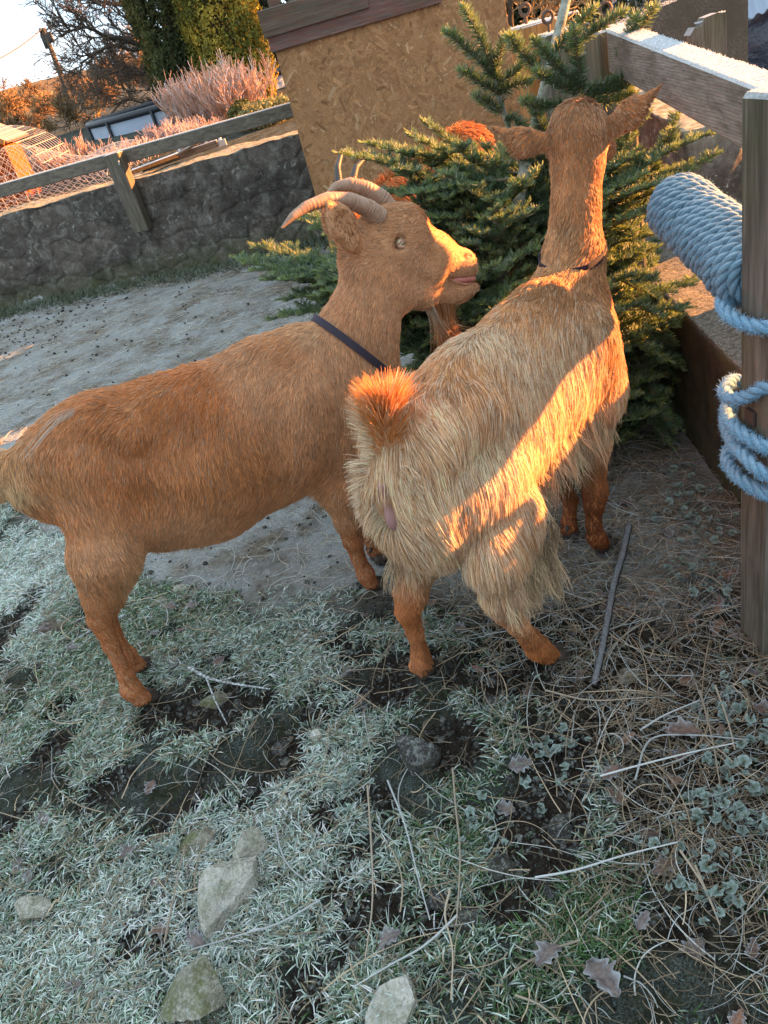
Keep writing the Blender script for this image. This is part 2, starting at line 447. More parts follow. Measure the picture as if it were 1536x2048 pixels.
# ================================================================ GROUND: one sheet, yard + raised field + bank on the right
WA, WD = np.array([-.46, 6.49]), nrm(np.array([.947, -.32])); WNn = np.array([WD[1], -WD[0]])   # left wall line, normal towards the camera
def wall_s(x, y): return -((x - WA[0]) * WNn[0] + (y - WA[1]) * WNn[1])       # >0 beyond the wall
def rwx(y): return .955 + .15 * (y - 1.7)                                      # yard-side face of the low wall on the right
def blob(x, y, px, py, r): c = atz(px, py); return np.exp(-((x - c[0]) ** 2 + (y - c[1]) ** 2) / (2 * (r * .7) ** 2))
def zones(x, y):
    P = np.stack([x, y, 0 * x], -1)
    n1 = fbm(P * 4, 4, 11); n2 = fbm(P * 13, 3, 12)
    yb = np.interp(x, [-3, -1.62, -.72, -.24, .2, .6], [4.2, 3.1, 2.1, 1.72, 1.55, 1.3])      # yard beyond this line
    yard = sstep(-.12, .14, y - yb + n1 * .25)
    patch = np.maximum(blob(x, y, 560, 1110, .16), blob(x, y, 1150, 1090, .16)); yard = np.maximum(yard, sstep(.3, .7, patch + n1 * .3))
    soil = 0 * x
    for px, py, r in ((760, 1380, .11), (900, 1480, .10), (1150, 1480, .13), (1100, 1600, .13), (1060, 1700, .11), (1000, 1790, .09), (880, 1830, .06), (1350, 1850, .07), (100, 1500, .08), (540, 1400, .05), (300, 1900, .05), (640, 1620, .07), (120, 1420, .05), (230, 1560, .05), (1300, 1560, .10), (1300, 950, .25)):
        soil = np.maximum(soil, blob(x, y, px, py, r))
    soil = np.maximum(soil, sstep(.20 - .34 * sstep(-.5, .15, x), .42 - .32 * sstep(-.5, .15, x), fbm(P * 3.1 + 7, 3, 19)) * .66 * (y < 2.4)); soil = sstep(.38, .75, soil + n2 * .45 + n1 * .25)
    lit = sstep(-.12, .2, (x - np.interp(y, [.4, .9, 1.6, 2.5], [.35, .22, .05, .35])) + n1 * .15)     # leaf litter and dead stalks, right
    soil = soil * (1 - yard)
    under = sstep(.0, .3, x - .3) * sstep(1.55, 1.9, y) * sstep(3.2, 2.6, y)
    return yard, soil, lit, under
def ground_z(x, y, detail=True):
    x = np.asarray(x, float); y = np.asarray(y, float); sh = x.shape; x = x.ravel(); y = y.ravel()
    P = np.stack([x, y, 0 * x], -1); yard, soil, lit, under = zones(x, y)
    z = fbm(P * 1.3, 3, 31) * .03
    if detail:
        z = z + fbm(P * 9, 4, 32) * .016 * (1 - .6 * yard) + fbm(P * 38, 3, 33) * (.0045 + .014 * soil) - soil * .014
    z = z * sstep(60, 20, np.hypot(x, y)) 
    ws = wall_s(x, y); f = sstep(.12, .30, ws) * (1 - sstep(1.3, 2.6, x - .02 * y)); z = z * (1 - f * .5) + f * (.66 + .02 * np.maximum(ws, 0) ** .8)
    rb = x - rwx(y); g = sstep(.10, .30, rb); hb = np.maximum(.41 + .03 * np.clip(rb - .3, 0, 2) - .075 * np.maximum(np.hypot(x - 1, y - 2) - 2.3, 0), -1.1)
    z = z + g * hb * (1 - f)
    # the bank also fades into the field far out
    return z.reshape(sh)
def axis_pts(lo, hi, step, far, grow_):
    a = list(np.arange(lo, hi + 1e-9, step)); s = step
    while a[-1] < far: s *= grow_; a.append(a[-1] + s)
    s = step; b = [lo]
    while b[-1] > -far: s *= grow_; b.append(b[-1] - s)
    return np.array(b[::-1][:-1] + a)
gx = axis_pts(-1.9, 1.25, .0085, 700, 1.09); gy = axis_pts(.25, 3.1, .0085, 700, 1.06)
gy = gy[gy > -60]
X, Y = np.meshgrid(gx, gy, indexing='ij'); Z = ground_z(X, Y)
V = np.stack([X, Y, Z], -1).reshape(-1, 3); nyy = len(gy)
i = np.arange(len(gx) - 1)[:, None] * nyy; j = np.arange(nyy - 1)[None]
F = np.stack([i + j, i + nyy + j, i + nyy + j + 1, i + j + 1], -1).reshape(-1, 4)
yard, soil, lit, under = zones(V[:, 0], V[:, 1])
yard = yard * (1 - sstep(.0, .3, wall_s(V[:, 0], V[:, 1])))
rbk = sstep(.1, .3, V[:, 0] - rwx(V[:, 1]))
m = NT('frosty_ground', .95, .15)
c = m.coord(); n1 = m.noise(9, c, 6, .65); n2 = m.noise(70, c, 6, .7); n3 = m.noise(260, c, 3, .7)
grass = m.mix(m.ramp(n2, [(.35, 0), (.65, 1)]), (.010, .010, .006), (.040, .042, .024))
frosty = m.mix(m.ramp(n3, [(.42, 0), (.62, 1)]), grass, (.12, .15, .15))
base = m.mix(m.ramp(n1, [(.40, 0), (.60, .8)]), grass, frosty)
yd = m.mix(m.ramp(n2, [(.3, 0), (.7, 1)]), (.085, .068, .048), (.215, .18, .14))
yd = m.mix(m.ramp(m.noise(2.2, m.coord((1, 1.6, 1)), 6, .7), [(.36, .55), (.52, 0)]), yd, (.05, .042, .034)); yd = m.mix(m.ramp(m.noise(3.3, c, 6, .75), [(.38, 0), (.56, .75)]), yd, m.mix(m.ramp(n3, [(.4, 0), (.6, 1)]), (.18, .19, .18), (.50, .54, .56)))
so_ = m.mix(m.ramp(n2, [(.35, 0), (.7, 1)]), (.009, .007, .005), (.040, .029, .021))
so_ = m.mix(m.ramp(n3, [(.60, 0), (.72, .5)]), so_, (.22, .24, .25))
lt = m.mix(m.ramp(n2, [(.4, 0), (.6, 1)]), (.012, .009, .006), (.058, .041, .027))
col = m.mix(m.attr('lit'), base, lt); col = m.mix(m.attr('yard'), col, yd); col = m.mix(m.attr('soil'), col, so_)
m.col(col); m.bump(m.math('ADD', m.math('MULTIPLY', n2, .7), m.math('MULTIPLY', n3, .4)), .012, .8)
M_GROUND = m.m
g_ = mesh_np('ground', V, F, M_GROUND, None, True, {'yard': yard, 'soil': soil, 'lit': lit * (1 - rbk) * .85})
tag(g_, kind='structure')
# far ridge
m = NT('hillside', .95, .1); m.col(m.mix(m.ramp(m.noise(.02, None, 6, .7), [(.4, 0), (.6, 1)]), (.16, .10, .045), (.09, .09, .045))); M_HILL = m.m
a = np.linspace(-1.35, 1.1, 140); rr = np.array([150, 190, 240, 300, 420.])
hh = np.array([-1, 3.0, 7, 9, 8.])
AA, RR = np.meshgrid(a, rr, indexing='ij'); HH = hh[None, :] * (1 + .35 * fbm(np.stack([a * 3, a * 0, a * 0], -1), 3, 5))[:, None]
V = np.stack([np.sin(AA) * RR, np.cos(AA) * RR, HH], -1).reshape(-1, 3); k = len(rr); i = np.arange(len(a) - 1)[:, None] * k; j = np.arange(k - 1)[None]
tag(mesh_np('hills', V, np.stack([i + j, i + j + 1, i + k + j + 1, i + k + j], -1).reshape(-1, 4), M_HILL), kind='structure')
# ================================================================ WALLS, FENCES, SHED, HOUSE
def wood_mat(name, axis, dark, light, frost=.7, green=0.0, scale=1.0, frost_thr=.35, red=0.0):
    m = NT(name, .85, .2); sc = [26 * scale] * 3; sc['xyz'.index(axis)] = 1.6 * scale
    c = m.coord(tuple(sc)); g1 = m.noise(1.6, c, 8, .65, .6); g2 = m.noise(7, c, 4, .6)
    col = m.mix(m.ramp(g1, [(.32, 0), (.68, 1)]), dark, light); col = m.mix(m.ramp(g2, [(.5, 0), (.72, .55)]), col, tuple(q * .35 for q in dark))
    wv = m.n('TexWave'); wv.bands_direction = 'X' if axis == 'z' else 'Z'; wv.inputs['Scale'].default_value = 1.5; wv.inputs['Distortion'].default_value = 5; wv.inputs['Detail'].default_value = 3; wv.inputs['Detail Scale'].default_value = .6; m.l(m.coord(tuple(q * 1.3 for q in sc)), wv.inputs[0])
    col = m.mix(m.ramp(wv.outputs[0], [(.0, .5), (.30, 0)]), col, tuple(q * .5 for q in dark))
    bl = m.noise(5, m.coord(), 3)
    col = m.mix(m.ramp(bl, [(.45, 0), (.8, .35)]), col, tuple(q * .5 for q in dark))
    if green: col = m.mix(m.ramp(m.noise(4.5, m.coord((1, 1, 1), (.3, .2, 0)), 5), [(.45, 0), (.7, green)]), col, (.085, .095, .03))
    if red: col = m.mix(m.ramp(m.noise(8, c, 4), [(.42, 0), (.62, red)]), col, (.20, .055, .045))
    if frost:
        up = m.ramp(m.upness(), [(.35, 0), (.8, 1)]); fn = m.ramp(m.noise(160, m.coord(), 4, .7), [(.30, .4), (.6, 1)])
        col = m.mix(m.math('MULTIPLY', m.math('MULTIPLY', up, fn), frost), col, (.72, .77, .82))
    m.col(col); m.bump(m.math('ADD', g1, m.math('MULTIPLY', g2, .5)), .004, .8); return m.m
W_GREY_Z = wood_mat('weathered_post_wood', 'z', (.075, .062, .05), (.22, .19, .155), .55, .4)
W_GREY_Y = wood_mat('weathered_rail_wood', 'y', (.14, .112, .09), (.34, .285, .24), .6, .08)
W_GREY_X = wood_mat('grey_rail_wood', 'x', (.10, .085, .068), (.25, .215, .17), .7, .12)
W_TRIM = wood_mat('painted_trim_wood', 'x', (.085, .062, .055), (.21, .16, .13), .2, .35, 1, .35, .55)
W_TRIM_G = wood_mat('mossy_trim_wood', 'x', (.075, .062, .048), (.17, .145, .11), .2, .35, 1, .35, .35)
W_ORANGE = wood_mat('new_pine', 'z', (.34, .15, .045), (.52, .28, .11), .9, 0)
W_DARK = wood_mat('dark_stick', 'y', (.022, .018, .017), (.06, .05, .048), .25, 0)

def frost_fuzz(parent, origin, ux, uy, n, L=.0045, seed=1, rad=.0006, sc=.6):
    n = int(n * .5)
    """frost crystals standing on a surface patch"""
    g = np.random.default_rng(seed); u, v = g.random((2, n, 1)); P = np.asarray(origin) + np.asarray(ux) * u + np.asarray(uy) * v
    d = nrm(g.normal(0, .5, (n, 3)) + [0, 0, 1.0]); LL = sc * L * g.uniform(.3, 1.2, (n, 1))
    pts = np.stack([P - d * .001, P + d * LL * .6, P + d * LL], 1)
    return curves_np('frost', pts, np.array([rad, rad * .8, rad * .3]), M_FROST, parent)
m = NT('frost_crystals', .6, .4); m.col((.52, .56, .60)); m.transl(.25, (.52, .56, .6)); M_FROST = m.m

# ---- old stone wall on the left
def cells(U, seed, sx, sz):
    g = np.random.default_rng(seed); w0, w1 = U[:, 0].min(), U[:, 0].max(); h1 = U[:, 1].max()
    pts = []; z = -.05; row = 0
    while z < h1 + .2:
        rh = g.uniform(.7, 1.35) * sz; x = w0 - .3
        while x < w1 + .3:
            wd_ = g.uniform(.35, 2.2) * sx; pts.append((x + wd_ / 2, z + rh / 2 + g.normal(0, sz * .3))); x += wd_
        z += rh; row += 1
    pts = np.array(pts); d1 = np.full(len(U), 9.); d2 = d1.copy(); id_ = np.zeros(len(U), int)
    S_ = np.array([1 / sx, 1 / sz])
    for i, p in enumerate(pts):
        near = np.abs(U[:, 0] - p[0]) < 4 * sx
        q = (U[near] - p) * S_; d = np.abs(q[:, 0]) ** 2.4 + np.abs(q[:, 1]) ** 2.4; d = d ** (1 / 2.4)
        a, b, c_ = d1[near], d2[near], id_[near]
        l = d < a; b = np.where(l, a, np.minimum(b, d)); a = np.where(l, d, a); c_ = np.where(l, i, c_); d1[near], d2[near], id_[near] = a, b, c_
    return d2 - d1, g.random(len(pts))[id_]
def stone_wall(name, a, b, za, zb, th, mat, seed, sx=.20, sz=.13, nx=420, nz=90, z0=-.06, top_rough=.012, amp=.018):
    a = np.asarray(a, float); b = np.asarray(b, float); L = np.linalg.norm(b - a); d = (b - a) / L; nn = np.array([d[1], -d[0]])
    prof = [(0, t) for t in np.linspace(0, 1, nz)] + [(t, 1) for t in np.linspace(0, 1, 22)[1:]] + [(1, t) for t in np.linspace(1, 0, 12)[1:]]
    P = np.array(prof); uu, pp = np.meshgrid(np.linspace(0, 1, nx), np.arange(len(P)), indexing='ij')
    zt = za + (zb - za) * uu; z = z0 + (zt - z0) * P[pp, 1]; q = P[pp, 0]
    s = uu * L; U = np.stack([s.ravel() + q.ravel() * th, z.ravel() + q.ravel() * .3], -1)
    wq = np.stack([U[:, 0] * 3.5, U[:, 1] * 5, U[:, 0] * 0], -1); U2 = U + np.stack([fbm(wq, 3, 91), fbm(wq + 9, 3, 92)], -1) * [.10, .06]; gap, cid = cells(U2, seed, sx, sz)
    xy = a + (b - a) * uu[..., None] - nn * (q * th)[..., None]
    V = np.concatenate([xy, z[..., None]], -1).reshape(-1, 3)
    dsp = -np.exp(-(gap / .09) ** 2) * amp * .55 + (cid - .5) * amp * .5 + fbm(V * 9, 4, seed) * amp * 1.3
    side = np.where(q.ravel() <= 0, 1.0, np.where(q.ravel() >= 1, -1.0, 0)); V[:, :2] += nn * (dsp * side)[:, None]
    V[:, 2] += np.where(P[pp, 1].ravel() > .98, fbm(V * 5, 4, seed + 4) * top_rough * 2, 0)
    m_ = len(P); i = np.arange(nx - 1)[:, None] * m_; j = np.arange(m_ - 1)[None]
    F = [np.stack([i + j, i + m_ + j, i + m_ + j + 1, i + j + 1], -1).reshape(-1, 4)]; nV = len(V); caps = []
    for e, fl in ((0, 0), ((nx - 1) * m_, 1)):
        V = np.vstack([V, V[e:e + m_].mean(0)]); k = np.arange(m_ - 1); f = np.stack([np.full(m_ - 1, len(V) - 1), e + k, e + k + 1], -1); caps.append(f[:, ::-1] if fl else f)
    ex = np.zeros(2)
    return mesh_np(name, V, F + [np.vstack(caps)], mat, None, True, {'cell': np.r_[cid, ex], 'gap': np.r_[np.clip(gap * 4, 0, 1), ex], 'high': np.r_[((z - z0) / (zt - z0)).ravel(), ex]})
def rubble_mat(name, a, b_, c_, lich=.6, moss=.5):
    m = NT(name, .92, .2); cell = m.attr('cell'); gap = m.attr('gap'); co = m.coord()
    n1 = m.noise(14, co, 6, .7); n2 = m.noise(55, co, 6, .75)
    col = m.ramp(cell, [(0, a), (.35, b_), (.6, c_), (.8, tuple(q * .7 for q in b_)), (1, tuple((p + q) / 2 for p, q in zip(a, c_)))])
    col = m.mix(m.ramp(n1, [(.35, .0), (.7, .75)]), col, tuple(q * .4 for q in a)); col = m.mix(m.ramp(n2, [(.3, .5), (.6, 0)]), col, tuple(q * .25 for q in a))
    col = m.mix(m.ramp(gap, [(0, .45), (.22, 0)]), col, (.06, .052, .045))
    lc = m.noise(7.5, co, 8, .8, .5); col = m.mix(m.ramp(lc, [(.50, 0), (.60, lich * .8)]), col, (.20, .19, .165)); l3 = m.noise(17, co, 6, .8, .8); col = m.mix(m.ramp(l3, [(.58, 0), (.64, lich)]), col, (.30, .29, .26)); col = m.mix(m.ramp(m.noise(3.2, co, 6, .7), [(.50, 0), (.64, .6)]), col, (.03, .026, .022))
    l2 = m.noise(30, co, 5, .8); col = m.mix(m.ramp(l2, [(.64, 0), (.68, lich)]), col, (.46, .48, .45))
    hi = m.attr('high'); ms = m.math('MULTIPLY', m.ramp(hi, [(.05, 1), (.35, 0)]), m.ramp(n1, [(.3, 0), (.6, 1)])); col = m.mix(m.math('MULTIPLY', ms, moss), col, (.07, .085, .025))
    up = m.ramp(m.upness(), [(.5, 0), (.85, 1)])
    tp = m.mix(m.ramp(m.noise(24, co, 6, .7), [(.4, 0), (.6, 1)]), (.20, .17, .09), (.46, .42, .33))
    col = m.mix(m.math('MULTIPLY', up, .85), col, tp)
    m.col(col); m.bump(m.math('ADD', n1, m.math('MULTIPLY', n2, .6)), .014, .9); return m.m
M_RUBBLE = rubble_mat('dark_rubble_stone', (.13, .108, .09), (.20, .17, .142), (.10, .088, .078), .85, .8)
W0 = WA + WD * -6.0; W1 = WA + WD * .95
wl = stone_wall('stone_wall', W0, W1, .70, .79, .34, M_RUBBLE, 3, .20, .12, 640, 80)
tag(wl, 'dark rubble stone wall with lichen spots running behind the yard on the left', 'wall')

# ---- post and rail on the left wall
def wp(px, py, off=0.0): return atpl(px, py, np.array([WA[0], WA[1], 0]), np.array([WNn[0], WNn[1], 0]), off)
wn3 = np.array([WNn[0], WNn[1], 0]); wd3 = np.array([WD[0], WD[1], 0])
fl_ = empty('fence', (*wp(288, 460, .06)[:2], 0), 'grey wooden post and single rail fixed to the top of the dark stone wall', 'fence')
mb = MB(); t_, b_ = wp(230, 305, .075), wp(288, 461, .075); t_[:2] = b_[:2]; mb.box((t_ + b_) / 2, (.128, .10, t_[2] - b_[2]), np.array([wd3, -wn3, [0, 0, 1]]), .002, .006)
mb.build('post', W_GREY_Z, fl_)
mb = MB(); r0, r1 = wp(0, 382, -.015), wp(585, 219, -.015); dr = nrm(r1 - r0); mb.beam(r0 - dr * 3.2, r1 + dr * .35, .045, .098, bev=.006)
mb.build('rail', W_GREY_X, fl_)
frost_fuzz(fl_, r0 - dr * .6 + np.array([0, 0, .049]) + wn3 * .02, (r1 - r0) * 1.1, -wn3 * .04, 4500, .006, 3, .0012)
mb = MB(); mb.tube([wp(237, 322, .128), wp(237, 322, .17), wp(239, 330, .175)], .006, 8); mb.build('hook', NT('dull_steel', .5, .5).col((.3, .3, .3)).m, fl_)

# ---- low concrete kerb wall on the right
m = NT('mossy_concrete', .93, .2); co = m.coord(); n1 = m.noise(7, co, 6, .7); n2 = m.noise(60, co, 6, .75); n3 = m.noise(190, co, 3, .7)
col = m.mix(m.ramp(n1, [(.35, 0), (.65, 1)]), (.055, .044, .030), (.12, .10, .07)); col = m.mix(m.ramp(n2, [(.35, .5), (.6, 0)]), col, (.035, .03, .022))
col = m.mix(m.ramp(m.noise(3.5, co, 5), [(.45, 0), (.65, .55)]), col, (.085, .088, .026))
up = m.ramp(m.upness(), [(.4, 0), (.8, 1)]); tp = m.mix(m.ramp(n2, [(.38, 0), (.62, 1)]), (.07, .06, .038), (.22, .20, .165)); tp = m.mix(m.ramp(n3, [(.52, 0), (.66, .6)]), tp, (.42, .43, .43))
col = m.mix(up, col, tp); m.col(col); m.bump(m.math('ADD', n1, m.math('MULTIPLY', n2, .7)), .012, .9); M_CONC = m.m
mb = MB(); mb.grid_box((rwx(.2) + .10, .2), (rwx(4.6) + .10, 4.6), -.05, .42, .20, 420, 50, 41, .010, .008)
tag(mb.build('retaining_wall', M_CONC, None, True), 'low mossy concrete wall beside the fir tree, its rough top speckled with frost', 'wall')

# ---- right fence: near post, rail, far post
FX0, FX1 = .708, .815
fr = empty('fence', (.76, 1.19, 0), 'weathered grey post and thick frosty rail on the right, near post bound with blue rope', 'fence')
mb = MB(); mb.box((.761, 1.196, .52), (.106, .098, 1.20), None, .0012, .006); pn = mb.build('post', W_GREY_Z, fr); pn['label'] = 'tall near post with frost on its sawn top'
frost_fuzz(fr, (.712, 1.15, 1.119), (.098, 0, 0), (0, .09, 0), 1400, .005, 5, .0007)
ra, rb_ = np.array([.79, 1.409, 1.058]), np.array([.945, 2.34, 1.118]); dr = nrm(rb_ - ra); sdr = nrm(np.cross(dr, [0, 0, 1]))
q0, q1 = ra - dr * .62 + sdr * .032, rb_ + sdr * .032
mb = MB(); mb.beam(q0, q1, .062, .105, bev=.005, jit=.001); mb.build('rail', W_GREY_Y, fr)
frost_fuzz(fr, q0 + np.array([0, 0, .052]) - sdr * .028, q1 - q0, sdr * .056, 9000, .0065, 6, .0008)
mb = MB(); cpt = rb_ + dr * .07 + sdr * .02; mb.box((cpt[0] + .0, cpt[1], .60), (.10, .10, 1.14), None, .0015, .006); mb.build('post', W_GREY_Z, fr)
frost_fuzz(fr, (cpt[0] - .048, cpt[1] - .048, 1.168), (.096, 0, 0), (0, .096, 0), 900, .005, 7, .0009)
mb = MB(); mb.tube([(cpt[0], cpt[1], 1.165), (cpt[0], cpt[1], 1.2)], .006, 8)
a_ = np.linspace(0, 2 * np.pi, 14); mb.tube([(cpt[0] + .016 * math.cos(q), cpt[1], 1.215 + .016 * math.sin(q)) for q in a_], .005, 6); mb.build('eye_bolt', NT('rusty_steel', .7, .4).col((.10, .06, .04)).m, fr)
mb = MB(); mb.box((.706, 1.203, .575), (.010, .03, .03), None, 0, .003); mb.build('bolt_head', NT('rusty_bolt', .8, .4).col((.05, .03, .022)).m, fr)

# ---- newer pine posts beyond the fir
def post_at(px, py, Y, w_, zt, mat, label, bolt=True):
    c = aty(px, py, Y); r = empty('fence_post', (c[0], Y, 0), label, 'post', 'short posts beyond the fir tree')
    mb = MB(); mb.box((c[0], Y, zt / 2), (w_, w_, zt), None, .001, .006); mb.build('post_body', mat, r)
    frost_fuzz(r, (c[0] - w_ / 2, Y - w_ / 2, zt - .001), (w_, 0, 0), (0, w_, 0), 900, .006, int(px), .0012)
    if bolt:
        mb = MB(); mb.tube([(c[0] - .02, Y, zt), (c[0] - .02, Y, zt + .03)], .006, 8); mb.tube([(c[0] - .02 + .018 * math.cos(q), Y, zt + .045 + .018 * math.sin(q)) for q in a_], .006, 6); mb.build('eye_bolt', bpy.data.materials['rusty_steel'], r)
post_at(1066, 60, 3.1, .135, 1.20, W_ORANGE, 'orange new pine post with frost and an eye bolt on its top')
post_at(1112, 75, 2.95, .10, 1.165, W_GREY_Z, 'grey post with a frosty top beside the orange pine post', True)
post_at(1335, 38, 4.9, .16, .98, W_GREY_Z, 'frost topped grey post behind the concrete slab', False)
c = aty(1412, 40, 3.6); r = empty('stake', (1.89, 3.6, .4), 'broad weathered wooden stake with a broken frosty top in front of the concrete slab', 'stake')
mb = MB(); zz = ground_z(np.array([1.89]), np.array([3.6]))[0] - .05
V = []; 
pr = [(1.805, zz), (1.808, .965), (1.83, .99), (1.86, .985), (1.875, 1.015), (1.93, 1.02), (1.968, 1.01), (1.976, zz)]
n_ = len(pr); Vv = [(x, 3.58, z) for x, z in pr] + [(x, 3.64, z) for x, z in pr]
bmF = [np.array([[i, (i + 1) % n_, n_ + (i + 1) % n_, n_ + i] for i in range(n_)])]
tri = [(0, 7, 1), (1, 7, 2), (2, 7, 3), (3, 7, 4), (4, 7, 5), (5, 7, 6)]
bmF.append(np.array([[a, b, c2] for a, b, c2 in tri] + [[n_ + a, n_ + c2, n_ + b] for a, b, c2 in tri])); mb.add(Vv, bmF); mb.build('stake_body', W_GREY_Z, r)
frost_fuzz(r, (1.85, 3.585, 1.0), (.12, 0, .015), (0, .05, 0), 700, .008, 77, .0014)
# concrete slab
m = NT('pebble_concrete', .92, .2); co = m.coord(); n2 = m.noise(90, co, 6, .75); m.col(m.mix(m.ramp(m.noise(5, co, 5), [(.4, 0), (.6, 1)]), m.mix(m.ramp(n2, [(.35, 0), (.65, 1)]), (.045, .038, .03), (.20, .175, .14)), (.085, .075, .058)))
m.bump(n2, .01, .9); M_SLAB = m.m
mb = MB(); pr = [(1.44, .2), (1.474, .889), (1.727, 1.027), (2.18, 1.075), (2.42, 1.10), (2.423, .2)]; n_ = len(pr)
Vv = [(x, 4.2, z) for x, z in pr] + [(x, 4.34, z) for x, z in pr]; mb.add(Vv, [np.array([[i, (i + 1) % n_, n_ + (i + 1) % n_, n_ + i] for i in range(n_)][:]), np.array([(0, 5, 1), (1, 5, 2), (2, 5, 3), (3, 5, 4)] + [(6, 7, 11), (7, 8, 11), (8, 9, 11), (9, 10, 11)])])
s_ = empty('concrete_slab', (1.93, 4.27, .3), 'upright rough concrete slab with a frosty sloping top behind the right hand fence', 'slab'); mb.build('slab_body', M_SLAB, s_)
frost_fuzz(s_, (1.727, 4.2, 1.027), (.69, 0, .072), (0, .14, 0), 2500, .008, 88, .0016); frost_fuzz(s_, (1.474, 4.2, .889), (.25, 0, .138), (0, .14, 0), 900, .008, 89, .0016)
# dark yard wall between the tree and the slab
mw = stone_wall('stone_wall', (rwx(4.55) + .22, 4.55), (rwx(2.66) + .22, 2.66), .82, .80, .24, M_RUBBLE, 8, .18, .11, 260, 50)
tag(mw, 'short dark stone wall in the shade beyond the fir tree', 'wall')

# ---- shed
m = NT('strand_board', .7, .25); n_o = m.noise(160, m.coord((1, 1, 1)), 5, .7); m.col(m.mix(m.ramp(n_o, [(.35, .45), (.6, 0)]), m.attr('tint', 'Color'), (.12, .055, .022))); m.bump(n_o, .001, .5); M_OSB = m.m
sh = empty('shed', (.75, 5.2, 0), 'small shed faced with orange brown strand board under old red and grey trim boards', 'shed')
mb = MB(); mb.box((.755, 4.712, .74), (1.235, .018, 1.44), None, 0, .001); nb_ = sum(len(v) for v in mb.V); go = np.random.default_rng(44); nf_ = 15000
fx, fz = go.uniform(.142, 1.368, nf_), go.uniform(.03, 1.45, nf_); fa = go.uniform(0, np.pi, nf_); fl2 = np.clip(go.gamma(3.0, .016, nf_), .012, .13) / 2; fw2 = go.uniform(.0025, .012, nf_) * np.clip(fl2 / .02, .5, 1.5) * .7
dx_, dz_ = np.cos(fa), np.sin(fa); Vf = []
for su, sv in ((-1, -.6), (1, -1), (.9, .7), (-.9, 1)):
    jl = go.uniform(.8, 1.1, nf_); Vf.append(np.stack([fx + dx_ * fl2 * su * jl - dz_ * fw2 * sv, 4.7026 - np.linspace(0, .0016, nf_), fz + dz_ * fl2 * su * jl + dx_ * fw2 * sv], -1))
Vf = np.stack(Vf, 1).reshape(-1, 3); Vf[:, 0] = np.clip(Vf[:, 0], .1385, 1.3715); Vf[:, 2] = np.clip(Vf[:, 2], .022, 1.458); mb.add(Vf, [np.arange(4 * nf_).reshape(-1, 4)[:, ::-1]])
u_ = go.random((nf_, 1)); ct_ = np.array([.32, .16, .066]) * (1 - u_) + np.array([.39, .215, .10]) * u_; dk = go.random(nf_); ct_[dk < .05] = (.24, .12, .05); ct_[dk > .95] = (.48, .30, .16); ct_ *= np.exp(go.normal(0, .13, (nf_, 1)))
mb.build('board_panel', M_OSB, sh, False, {'tint': np.vstack([np.tile([[.31, .16, .07]], (nb_, 1)), np.repeat(ct_, 4, 0)])})
mb = MB(); mb.box((.115 + .46, 4.688, 1.385), (.92, .022, .115), None, .0006, .003); mb.build('trim_board', W_TRIM, sh)
mb = MB(); mb.box((.10 + .28, 4.672, 1.455), (.56, .022, .12), None, .0006, .003); mb.build('trim_board', W_TRIM_G, sh)
mb = MB(); mb.box((.66 + .42, 4.69, 1.50), (.80, .02, .11), None, .0006, .003); mb.build('trim_board', W_TRIM, sh)
for x_, y_ in ((.20, 4.76), (1.31, 4.76), (.38, 6.0), (1.31, 6.0)):
    mb = MB(); mb.box((x_, y_, 1.05), (.06, .07, 2.1), None, 0, .004); mb.build('corner_post', W_TRIM, sh)
mb = MB()
for k_ in range(13): mb.box((1.356, 5.45, .08 + k_ * .15), (.018, 1.34, .146), None, .0008, .003)
mb.build('side_cladding', W_TRIM, sh)
mb = MB()
for k_ in range(13): mb.box((.36, 5.45, .08 + k_ * .15), (.018, 1.34, .146), None, .0008, .003)
mb.build('side_cladding', W_TRIM_G, sh)
mb = MB(); mb.box((.86, 6.04, 1.0), (1.0, .02, 2.0), None, 0, .002); mb.build('back_panel', W_TRIM, sh)
mb = MB(); mb.box((.755, 5.35, 2.16), (1.6, 1.8, .05), np.array([[1, 0, 0], [0, 1, -.08], [0, .08, 1]]), 0, .004); mb.build('roof', NT('felt_roof', .9, .2).col((.05, .05, .05)).m, sh)

# ---- unseen rail fence added past the right edge, its parts placed to shade the goats
f2 = empty('fence', (1.33, 1.1, .4), 'unseen grey rail fence added beyond the low concrete wall to shade the goats', 'fence')
mb = MB(); mb.beam((1.22, .1, .858), (1.30, 1.94, .858), .04, .094, bev=.004); mb.build('rail', W_GREY_Y, f2)
mb = MB(); mb.beam((1.235, .1, .60), (1.315, 1.94, .50), .03, .24, bev=.004); mb.build('shade_board', W_GREY_Y, f2)  # added board; its top sets the lower edge of the sun band
mb = MB(); mb.box((1.215, .02, .65), (.09, .09, .8), None, 0, .004); mb.build('post', W_GREY_Z, f2)
mb = MB(); mb.box((1.36, 2.03, .75), (.15, .15, 1.05), None, 0, .006); mb.build('post', W_GREY_Z, f2)  # unseen post added to keep the sun off the left goat
